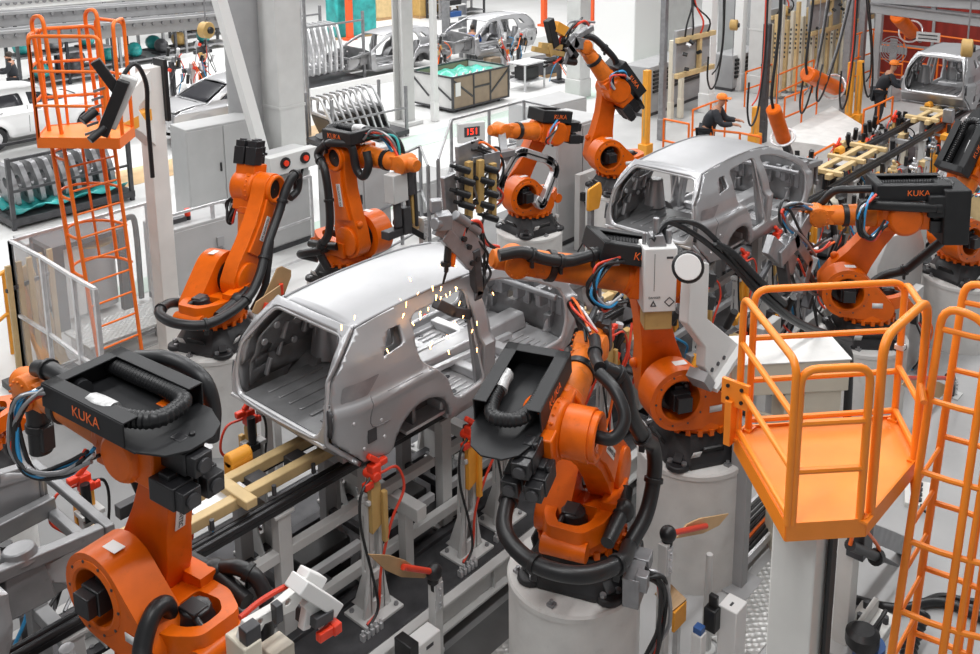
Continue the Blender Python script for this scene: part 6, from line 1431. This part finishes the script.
# white and grey enclosures
cabinet('tall white enclosure behind the raised robot arm, top centre', ((594, 64), (634, 74), 1.2), 4.2, m=PAPER, doors=1, handle=False); cabinet('tall grey cabinet right of the white enclosure', ((646, 62), (668, 67), 1.2), 3.2, m=LGREY, doors=2)
o, L, d_ = cabinet('dark louvred cabinet with black slats left of the bending worker', ((648, 118), (706, 96), .9), 1.5, m=MGREY, doors=1, handle=False)
for k in range(6): MB().box((L / 2, -.05, .75 + .12 * k), (L * .9, .06, .06)).build('louvre', BLACK, o)
o, L, d_ = cabinet('black louvred unit left of the orange rails, upper right', ((732, 92), (764, 82), .8), 1.2, m=MGREY, doors=1, handle=False)
for k in range(5): MB().box((L / 2, -.05, .5 + .14 * k), (L * .95, .06, .08)).build('louvre', BLACK, o)
for i, (x, y, w_, h_, kd, lab, m_) in enumerate(((661, 140, .16, 4.5, 'box', 'slim dark steel column behind the second car roof', STEEL), (706, 112, .34, 5, 'box', 'white steel column behind the ochre tool frame', PAPER), (757, 92, .5, 5, 'box', 'broad pale grey column left of the ochre bars', LGREY), (738, 90, .3, 5, 'box', 'white column with an ochre reel at its side', PAPER), (800, 72, .4, 5, 'box', 'pale column behind the row of ochre bars', LGREY), (843, 122, .2, 5, 'box', 'grey steel post left of the yellow light posts', STEEL), (858, 92, .22, 4.6, 'box', 'grey post right of the yellow light posts', STEEL), (874, 96, .2, 5, 'box', 'grey post beside the fan', MGREY), (762, 142, .18, 3.2, 'box', 'dark post holding cables behind the hanging orange gun', DSTEEL), (670, 122, .14, 2.4, 'box', 'first cream post left of the bending worker', CREAM), (680, 118, .14, 2.4, 'box', 'second cream post left of the bending worker', CREAM))):
    column('steel_column', lab, x, y, w_, h_, kd, m_)
for i, (x, yb, h_, lab) in enumerate(((645, 163, 2.35, 'left of the second car roof'), (847, 133, 2.0, 'left one of the pair on the platform'), (856, 131, 2.0, 'right one of the pair on the platform'), (754, 152, 1.2, 'before the worker behind the second car'), (899, 172, 1.2, 'between the empty rails'), (976, 158, 2.1, 'under the pale car body at the right edge'))):
    p = at(x, yb, 0); o = thing('light_post', 'yellow orange light barrier post, ' + lab, 'post', p, 0, 'yellow light barrier posts'); MB().box((0, 0, h_ / 2), (.17, .15, h_)).build('post', YELLOW, o, bevel=.01); MB().box((0, 0, .25), (.30, .26, .5)).build('post_foot', YELLOW, o, bevel=.01); MB().box((-.09, 0, h_ * .55), (.01, .03, h_ * .5)).build('light_strip', OCHRE, o)
# ochre and cream bars in a row
for k in range(15):
    p = at(768 + 5.2 * k, 98 - 1.9 * k + (k % 3) * 2, 0); o = thing('guide_bar', 'upright %s bar in the row behind the orange rails, %s from the left' % ('ochre' if k % 2 else 'cream', ['first', 'second', 'third', 'fourth', 'fifth', 'sixth', 'seventh', 'eighth', 'ninth', 'tenth', 'eleventh', 'twelfth', 'thirteenth', 'fourteenth', 'fifteenth'][k]), 'bar', p, 0, 'upright bars behind the orange rails')
    h_ = 2.4 + .3 * (k % 3); MB().box((0, 0, h_ / 2), (.17, .10, h_)).build('bar_body', OCHRE_LT if k % 2 else CREAM, o, bevel=.006); MB().box((0, 0, .03), (.3, .3, .06)).build('bar_foot', STEEL, o)
    b = MB()
    for q_ in range(6): b.box((-.09, 0, h_ * .5 + .15 * q_), (.012, .05, .07))
    b.build('bar_slots', DSTEEL, o)
# hanging tool frames and balancers
def tool_frame(label, q, Y, seed=0):
    (x0, y0), (x1, y1) = q; rnd = random.Random(seed); a_, b_ = atY(x0, y0, Y), atY(x1, y1, Y); o = thing('hanging_tool', label, 'tool frame', (a_.x, Y, b_.z), 0, 'hanging tool frames'); Lx, Lz = b_.x - a_.x, a_.z - b_.z
    MB().box((Lx / 2, .12, Lz * .65), (Lx * .9, .1, Lz * 1.2)).build('back_plate', MGREY, o, bevel=.01)
    b = MB()
    for z_ in (0, Lz): b.box((Lx / 2, 0, z_), (Lx, .12, .13))
    b.box((Lx * .6, 0, Lz / 2), (.12, .10, Lz)); b.build('ochre_frame', OCHRE_LT, o, bevel=.01)
    for k in range(6):
        x, z_ = Lx * rnd.uniform(.1, .9), Lz * rnd.uniform(.15, 1.0); MB().cyl((x, -.05, z_), (x + rnd.uniform(-.05, .05), -.16, z_ + rnd.uniform(-.1, .1)), .05, n=8).build('cylinder', BLACK if k % 3 else ALU, o)
    for k in range(4): x = Lx * (.2 + .2 * k); MB().tube([(x, .0, Lz), (x + rnd.uniform(-.15, .15), -.1, Lz + .4), (Lx * .5 + rnd.uniform(-.2, .2), .1, Lz + 1.0), (Lx / 2, .1, Lz + 2.2)], .025, 6).build('cable', [CABLE, CABLE, REDC, CABLE][k], o)
    MB().cyl((Lx / 2, .12, Lz * 1.2), (Lx / 2, .12, Lz + 3.2), .03, n=6).build('hanger', STEEL, o)
    return o
tool_frame('hanging tool with an ochre I-shaped frame above the bending worker', ((677, 41), (713, 66)), 13.2, 1); tool_frame('hanging tool with an ochre frame at the top, left of the grey post', ((812, 3), (843, 25)), 13.5, 2); tool_frame('hanging tool with an ochre frame at the top, left of the red wall', ((851, -6), (878, 15)), 13.0, 3); tool_frame('hanging tool with an ochre frame beside the white column, top right', ((771, 18), (793, 42)), 15.0, 4)
def balancer(label, px_, Y, r, m=OCHRE):
    p = atY(*px_, Y); o = thing('spring_balancer', label, 'balancer', p, 0, 'round ochre balancers'); MB().lathe([(-.12, r * .7), (-.10, r), (.10, r), (.12, r * .7)], (0, 0, 0), (.3, -1, 0), 20).build('drum', m, o, bevel=.01); MB().lathe([(.12, r * .45), (.17, r * .4)], (0, 0, 0), (.3, -1, 0), 14).build('hub', BLACK, o)
    MB().cyl((0, 0, r), (0, 0, r + 2.5), .02, n=6).build('hanger', STEEL, o); MB().cyl((0, 0, -r), (0, 0, -r - .9), .012, n=6).build('wire', STEEL, o)
balancer('round ochre balancer left of the white column, upper right', (734, 25), 14.5, .17); balancer('round ochre balancer on top of the pale column', (785, 11), 15, .18); balancer('round pale balancer at the top behind the hanging tools', (836, 3), 14, .16, PAPER); balancer('brass coloured balancer hanging in front of the pale car body', (967, 48), 6.3, .20); balancer('ochre balancer at the top of the upper left hall, beside the brace', (206, 30), 21, .2)
def spot_gun(label, pa, pb, Y, r, hang):
    a_, b_ = atY(*pa, Y), atY(*pb, Y); o = thing('hanging_spot_gun', label, 'spot welding gun', a_, 0, 'orange hanging spot guns'); d = b_ - a_; u = d.normalized()
    MB().lathe([(0, r * .8), (.04, r), (d.length - .04, r), (d.length, r * .8)], (0, 0, 0), d, 18).build('gun_body', ORANGE, o)
    MB().sweep([d * .9 + frame((0, 0, 0), d).to_3x3() @ V((0, math.cos(2 * PI * k / 16) * r * 1.6, math.sin(2 * PI * k / 16) * r * 1.6)) for k in range(16)], .03, 6, True).build('guide_ring', ALU, o)
    MB().bar(d, d * 1.35, r * .9, r * .7).build('yoke', BLACK, o, bevel=.01); MB().cyl(d * 1.1 + V((.1, 0, 0)), d * 1.5 + V((.1, 0, 0)), r * .35, n=8).build('electrode', STEEL, o)
    MB().tube([(0, 0, 0), (-.1, 0, .4), V((.1, 0, hang * .6)), V((.05, 0, hang))], .035, 7).build('hose', CABLE, o); MB().cyl(d * .3, d * .3 + V((0, 0, hang)), .015, n=6).build('wire', STEEL, o)
spot_gun('orange cylindrical spot gun hanging straight down behind the second car', (773, 108), (784, 140), 9.6, .17, 3.0); spot_gun('orange cylindrical spot gun lying level above the concrete platform', (807, 74), (836, 88), 10.6, .21, 3.0); spot_gun('orange spot gun hanging before the red wall at the top', (897, 16), (912, 33), 10.5, .22, 2.0)
p = at(893, 70, 0); o = thing('wall_fan', 'round grey fan on a post before the red wall', 'fan', (at(890, 100, 0).x, at(890, 100, 0).y, 0)); F0 = V(o.location); c_ = V((0, 0, atY(893, 50, F0.y).z)); MB().cyl((0, 0, 0), c_, .05, n=10).build('fan_pole', MGREY, o); MB().cyl((0, 0, 0), (0, 0, .05), .3, n=16).build('fan_foot', MGREY, o)
b = MB()
for k in range(5): b.sweep([c_ + V((-.15 * math.cos(.3 * k), math.cos(2 * PI * i / 24) * .085 * (k + 1), math.sin(2 * PI * i / 24) * .085 * (k + 1))) for i in range(24)], .014, 5, True)
b.build('fan_guard', STEEL, o); b = MB()
for k in range(4): an = PI / 2 * k; b.bar(c_ + V((-.02, 0, 0)), c_ + V((-.06, math.cos(an) * .42, math.sin(an) * .36)), .22, .02, up=(1, 0, 0))
b.build('fan_blade', MGREY, o)
# raised concrete platform
q_ = [at(*k, .55) for k in ((791, 128), (832, 106), (866, 127), (835, 147), (792, 141))]
o = thing('concrete_platform', 'raised grey concrete platform with a steel edge, upper right', 'platform', (q_[0].x, q_[0].y, 0)); P0 = V((q_[0].x, q_[0].y, 0)); MB().prism([(p.x - P0.x, p.y - P0.y) for p in reversed(q_)], d0=0, d=.55).build('slab', CONC, o, bevel=.01)
# ------------------------------------------------------------------ dark fixtures packed along the line
ORD = ['first', 'second', 'third', 'fourth', 'fifth', 'sixth', 'seventh', 'eighth', 'ninth', 'tenth', 'eleventh', 'twelfth', 'thirteenth', 'fourteenth', 'fifteenth', 'sixteenth']
def fixture(label, x, y, z0, h, seed, group):
    rnd = random.Random(seed); o = thing('clamping_fixture', label, 'fixture', (x, y, z0), rnd.uniform(-.3, .3), group)
    MB().box((0, 0, .03), (.5, .45, .06)).build('base_plate', DSTEEL, o, bevel=.006)
    MB().box((0, .05, h * .45), (.14, .12, h * .84)).build('upright', rnd.choice([LGREY, MGREY, DSTEEL]), o, bevel=.006)
    MB().box((0, .05, h * .75), (.62, .10, .12)).build('cross_arm', rnd.choice([STEEL, DSTEEL]), o, bevel=.006)
    for k in range(4):
        x1, z1 = rnd.uniform(-.3, .3), h * rnd.uniform(.4, 1.0); MB().cyl((x1, -.05, z1), (x1 + rnd.uniform(-.08, .08), -.10 + rnd.uniform(-.1, .1), z1 + .26), .05, n=10).build('air_cylinder', rnd.choice([BLACK, BLACK, ALU]), o)
    for k in range(2): MB().box((rnd.uniform(-.3, .3), -.02, h * rnd.uniform(.6, .95)), (.12, .10, .16), M.Rotation(rnd.uniform(-.5, .5), 4, 'Y')).build('clamp_block', rnd.choice([OCHRE, OCHRE_LT, YELLOW, STEEL]), o, bevel=.01)
    MB().box((rnd.uniform(-.25, .25), -.08, h * rnd.uniform(.7, 1)), (.10, .08, .10), M.Rotation(.6, 4, 'Y')).build('clamp_tip', rnd.choice([RED, RED, STEEL]), o, bevel=.012)
    for k in range(6):
        pts = [V((rnd.uniform(-.3, .3), -.1, h * rnd.uniform(.6, 1)))]
        for j in range(3): pts.append(pts[-1] + V((rnd.uniform(-.22, .22), rnd.uniform(-.12, .06), -h * rnd.uniform(.05, .28))))
        MB().tube(pts, .016, 6).build('hose', rnd.choice([CABLE, CABLE, CABLE, STEEL, REDC, ORTXT, BLUEC]), o)
    return o
for k, (x, y) in enumerate(((8.95, 6.2), (9.25, 5.75), (9.9, 6.1), (10.1, 5.6), (11.1, 5.65), (12.2, 5.6), (13.1, 5.7), (14.4, 5.8), (15.2, 5.9), (14.2, 5.3), (15.6, 5.4), (16.8, 5.5), (17.8, 5.5), (18.8, 5.6), (19.9, 5.6), (21.0, 5.6))):
    fixture('dark clamping fixture on the near side of the line, %s beyond the nearest car' % ORD[k], x, y, .46 if y > 5.75 else .02, 1.35 if y > 5.75 else 1.5 - .1 * (k % 3), 40 + k, 'clamping fixtures on the near side')
for k, (x, y) in enumerate(((9.0, 7.7), (9.7, 8.1), (11.4, 7.9), (12.9, 7.9), (14.6, 7.9), (15.6, 7.7), (16.9, 8.2), (18.0, 8.1), (19.2, 8.2), (20.3, 8.0), (21.6, 8.1), (23.0, 8.0))):
    fixture('dark clamping fixture on the far side of the line, %s beyond the nearest car' % ORD[k], x, y, .46 if y < 8.2 else .02, 1.35 if x < 15.5 else .95, 80 + k, 'clamping fixtures on the far side')
for k, (x, y) in enumerate(((1.7, 6.15), (2.5, 6.1), (3.9, 7.8), (1.6, 7.85), (2.9, 8.1), (4.3, 8.15))):
    fixture('dark clamping fixture at the lower left beside the rails, %s of its group' % ORD[k], x, y, .46 if y < 8 else .02, 1.3, 120 + k, 'clamping fixtures at the lower left')
for k, x in enumerate((15.95, 17.6, 19.3, 21.1, 22.9)):
    fixture('low dark fixture between the empty rails, %s from the second car' % ORD[k], x, 6.77, .46, 1.15, 140 + k, 'low fixtures between the rails')
for k, x in enumerate((4.9, 5.9, 6.8, 7.9)):
    o = thing('drive_box', 'black drive box on the dark base under the nearest car, %s from its boot' % ORD[k], 'drive box', (x, 6.75, .46), 0, 'black drive boxes'); MB().box((0, 0, .22), (.55, .34, .44)).build('housing', BLACK, o, bevel=.02); MB().cyl((-.2, -.17, .25), (-.2, -.36, .25), .12, n=14).build('motor', DSTEEL, o); MB().box((.2, -.18, .3), (.14, .03, .1)).build('plug', ALU, o)
# far hall clutter: racks with teal bags, pallets, small cabinets
def shelf(label, px_, L, h, rz, seed, teal=True):
    p = at(*px_, 0); p.y += .7 * (seed % 2); rnd = random.Random(seed); o = thing('storage_rack', label, 'rack', (p.x, p.y, 0), rz, 'storage racks at the back')
    for x in (0, L / 2, L):
        for y in (0, .9): MB().box((x, y, h / 2), (.09, .09, h)).build('rack_post', rnd.choice([DSTEEL, STEEL, NAVY]), o)
    for z_ in (.2, h * .5, h * .95): MB().box((L / 2, .45, z_), (L, .95, .06)).build('rack_shelf', STEEL, o)
    return o, p, L, h, rnd
for i, (lab, px_, L, h) in enumerate((('dark storage rack left of the white car, with teal wrapped goods', (22, 92), 3.2, 2.2), ('dark storage rack behind the upper left platform, with teal wrapped goods', (70, 80), 4.5, 2.4), ('storage rack right of the upper left platform', (140, 60), 4.0, 2.2), ('storage rack with orange goods at the top left of the round column', (190, 42), 3, 1.8), ('storage rack at the top behind the slim white post', (440, 20), 3.2, 1.6))):
    o, p, L, h, rnd = shelf(lab, px_, L, h, 0, 200 + i)
    for k in range(int(L / .55)):
        z_ = .23 if k % 2 else h * .5 + .03
        g_ = thing('wrapped_goods', '%s bundle on the %s, %s from its left end' % ('teal wrapped' if i != 3 else 'ochre', ['rack by the white car', 'rack behind the left tower', 'rack right of the left tower', 'rack by the round column', 'rack behind the slim post'][i], ORD[k]), 'goods', (p.x + .3 + .55 * k, p.y + .45, z_), rnd.uniform(-.3, .3), 'bundles on the racks')
        m_ = [TEAL, TEAL, STEEL, DSTEEL, TEAL][(k + i) % 5] if i < 2 else [STEEL, OCHRE, DSTEEL, TEAL][(k + i) % 4] if i == 2 else [OCHRE, CARD, YELLOW][k % 3]
        MB().ball((0, 0, .3), .3, (.85, 1.2, 1.0), 10).build('bundle', m_, g_); MB().box((0, 0, .03), (.5, .7, .06)).build('tray', DSTEEL, g_)
p = at(352, 36, 0); o = thing('teal_curtain', 'teal wrapped stack at the top, between red post and grey column', 'stack', (p.x, p.y, 0), R(-10)); MB().box((0, 0, 1.0), (2.0, 1.0, 1.9)).build('wrapped_stack', TEAL, o, bevel=.08, seg=3); MB().box((0, 0, .04), (2.2, 1.1, .08)).build('pallet', WOOD, o)
for lab, px_, h in (('red orange post left of the teal stack at the top', (350, 40), 2.6), ('red orange post at the top behind the robot gripper', (544, 26), 3.0), ('red orange post right of the tall grey column, top centre', (593, 22), 3.0)):
    p = at(*px_, 0); o = thing('red_post', lab, 'post', p, 0, 'red orange posts'); MB().box((0, 0, h / 2), (.28, .2, h)).build('post', REDPOST, o, bevel=.02); MB().box((0, 0, .05), (.5, .4, .1)).build('post_foot', REDPOST, o); MB().cyl((0, -.09, h * .85), (0, -.115, h * .85), .06, n=10).build('post_lamp', PAPER, o)
for i, (lab, px_, m_, d_) in enumerate((('ochre pallet box at the top behind the open car body', (385, 18), OCHRE_LT, (1.8, 1.2, 1.0)), ('ochre crate at the top right of the slim post', (425, 16), OCHRE, (1.6, 1.2, .9)), ('brown carton behind the man in blue', (492, 74), CARD, (.5, .4, .5)), ('grey trolley box right of the white car body', (545, 76), DSTEEL, (.9, .6, .6)))):
    p = at(*px_, 0); o = thing('pallet_box', lab, 'box', p, R(-5), None); MB().box((0, 0, .12 + d_[2] / 2), d_).build('box_body', m_, o, bevel=.02); MB().box((0, 0, .06), (d_[0] * 1.05, d_[1] * 1.05, .12)).build('pallet', WOOD, o)
p = at(455, 62, 0); o = thing('tool_rack', 'open shelf of small parts left of the man in blue', 'rack', p)
for x in (-.45, .45): MB().box((x, 0, 1.2), (.06, .4, 2.4)).build('rack_post', STEEL, o)
for k in range(5): MB().box((0, 0, .4 + .45 * k), (.9, .42, .04)).build('rack_shelf', PAPER, o); MB().box((-.1, -.05, .52 + .45 * k), (.6, .3, .2)).build('parts_bin', [BLUE, DSTEEL, STEEL, BLUE, BLACK][k], o, bevel=.01)
p = at(525, 92, 0); o = thing('work_trolley', 'light steel trolley table right of the green lined crate', 'trolley', p)
for x in (0, 1.0):
    for y in (0, .7): MB().box((x, y, .45), (.05, .05, .9)).build('leg', ALU, o)
for z_ in (.3, .9): MB().box((.5, .35, z_), (1.1, .8, .04)).build('shelf_board', ALU, o)
MB().box((.5, .35, .55), (.7, .5, .4)).build('black_unit', BLACK, o, bevel=.02)
for k in range(4):
    fixture('dark tooling stand around the car bodies at the top centre, %s from the left' % ORD[k], *[(at(x, y, 0).x, at(x, y, 0).y) for x, y in ((505, 78), (520, 74), (560, 82), (440, 84))][k], .02, 1.5, 160 + k, 'tooling stands at the top centre')
for k in range(4):
    fixture('dark tooling stand behind the upper left platform post, %s from the left' % ORD[k], *[(at(x, y, 0).x, at(x, y, 0).y) for x, y in ((158, 118), (176, 110), (196, 112), (206, 90))][k], .02, 1.7, 170 + k, 'tooling stands at the upper left')

# more of the upper right: festoon cables, overhead rails, drums, pit blocks
for lab, pa, pb in (('grey overhead rail before the red wall, the lower one', (872, 8), (1000, 24)), ('grey overhead rail at the top right corner, the upper one', (872, -2), (1000, 6))):
    a_, b_ = atX(*pa, 27), atX(*pb, 27); o = thing('overhead_rail', lab, 'overhead rail', a_, 0, 'overhead rails at the upper right'); d = b_ - a_
    MB().bar((0, 0, 0), d, .22, .26).build('beam', MGREY, o, bevel=.02); MB().bar((0, 0, .15), d + V((0, 0, .15)), .34, .05).build('flange', STEEL, o)
    for f in (.1, .5, .9): MB().bar(d * f, d * f + V((0, 0, 3)), .12, .12).build('hanger', MGREY, o)
for k, (x0, y0, x1, y1, Y) in enumerate(((852, -5, 822, 96, 10.4), (858, -5, 846, 104, 10.2), (868, -5, 872, 92, 10.0), (830, -5, 806, 108, 10.8), (768, -5, 756, 120, 11.0), (725, -5, 716, 84, 13.0))):
    a_, b_ = atY(x0, y0, Y), atY(x1, y1, Y); o = thing('hanging_cable', 'black cable loop hanging in the upper right work area, %s from the right' % ORD[k], 'cable', a_, 0, 'hanging cables'); d = b_ - a_
    MB().tube([(0, 0, 0), d * .5 + V((.15, 0, 0)), d * .92 + V((.05, 0, 0)), d + V((-.25, 0, -.1)), d * .9 + V((-.5, 0, 0)), d * .7 + V((-.55, 0, .1))], .026, 7, 6).build('cable', CABLE, o)
    MB().tube([(.1, .1, 0), d * .5 + V((.3, .1, 0)), d * .8 + V((.2, .1, 0)), d * .85 + V((-.1, .1, -.1))], .02, 7, 6).build('cable', [STEEL, REDC, CABLE][k % 3], o)
for k, (x, y, m_) in enumerate(((926, 192, MGREY), (902, 190, DSTEEL), (948, 205, STEEL), (968, 200, OCHRE_LT), (868, 196, CREAM), (846, 210, CREAM), (884, 206, YELLOW), (956, 186, WHITE))):
    p = at(x, y, .8); p.z = 0; o = thing('pit_unit', '%s in the pit right of the empty rails, %s of its cluster' % ('grey drum unit' if k % 2 == 0 else 'block shaped unit', ORD[k]), 'unit', p, .2 * k, 'units in the pit')
    if k % 2 == 0: MB().lathe([(0, .32), (.7, .32), (.75, .28), (.9, .28)], n=20).build('drum', m_, o); MB().cyl((0, 0, .9), (0, 0, 1.05), .1, n=10).build('drum_cap', BLACK, o); MB().tube([(.1, 0, 1), (.4, -.1, 1.2), (.6, -.1, .8), (.6, 0, .05)], .03, 7).build('hose', CABLE, o)
    else: MB().box((0, 0, .5), (.5, .6, 1.0)).build('housing', m_, o, bevel=.02); MB().box((0, 0, 1.05), (.3, .3, .1)).build('lid', DSTEEL, o); MB().cyl((.1, -.3, .7), (.1, -.45, .7), .1, n=12).build('motor', BLACK, o)
for k in range(10):
    x = 16.0 + .62 * k; o = thing('rail_block', '%s locating block beside the empty rails, %s from the second car' % ('cream' if k % 2 else 'white', ORD[k]), 'block', (x, 7.32 if k % 2 else 6.22, .46), 0, 'locating blocks by the empty rails'); h_ = .8 + .15 * (k % 3)
    MB().box((0, 0, h_ / 2), (.16, .18, h_)).build('column', CREAM if k % 2 else WHITE, o, bevel=.008); MB().box((0, .02, h_ + .06), (.3, .16, .12)).build('head', [OCHRE_LT, STEEL, YELLOW][k % 3], o, bevel=.01); MB().cyl((.08, 0, h_ + .12), (.08, 0, h_ + .3), .04, n=10).build('pin', BLACK, o)
for k, (x, y, rz, h_) in enumerate(((858, 178, 40, 1.9), (905, 158, 30, 1.6), (930, 200, 35, 1.7))):
    pass
o = thing('manual_gun_stand', 'orange gun head with a grey hoop at the right edge of the pit', 'spot welding gun', at(938, 200, 0)); MB().box((0, 0, .7), (.2, .2, 1.4)).build('stand', DSTEEL, o); MB().lathe([(0, .14), (.05, .19), (.5, .19), (.55, .14)], (0, 0, 1.3), (.1, 0, 1), 18).build('gun_body', ORANGE, o); MB().sweep([V((.35 * math.cos(2 * PI * k / 20), .35 * math.sin(2 * PI * k / 20), 1.55)) for k in range(20)], .03, 6, True).build('guide_hoop', ALU, o); MB().box((-.12, -.1, 1.95), (.2, .2, .3)).build('transformer', STEEL, o, bevel=.02)
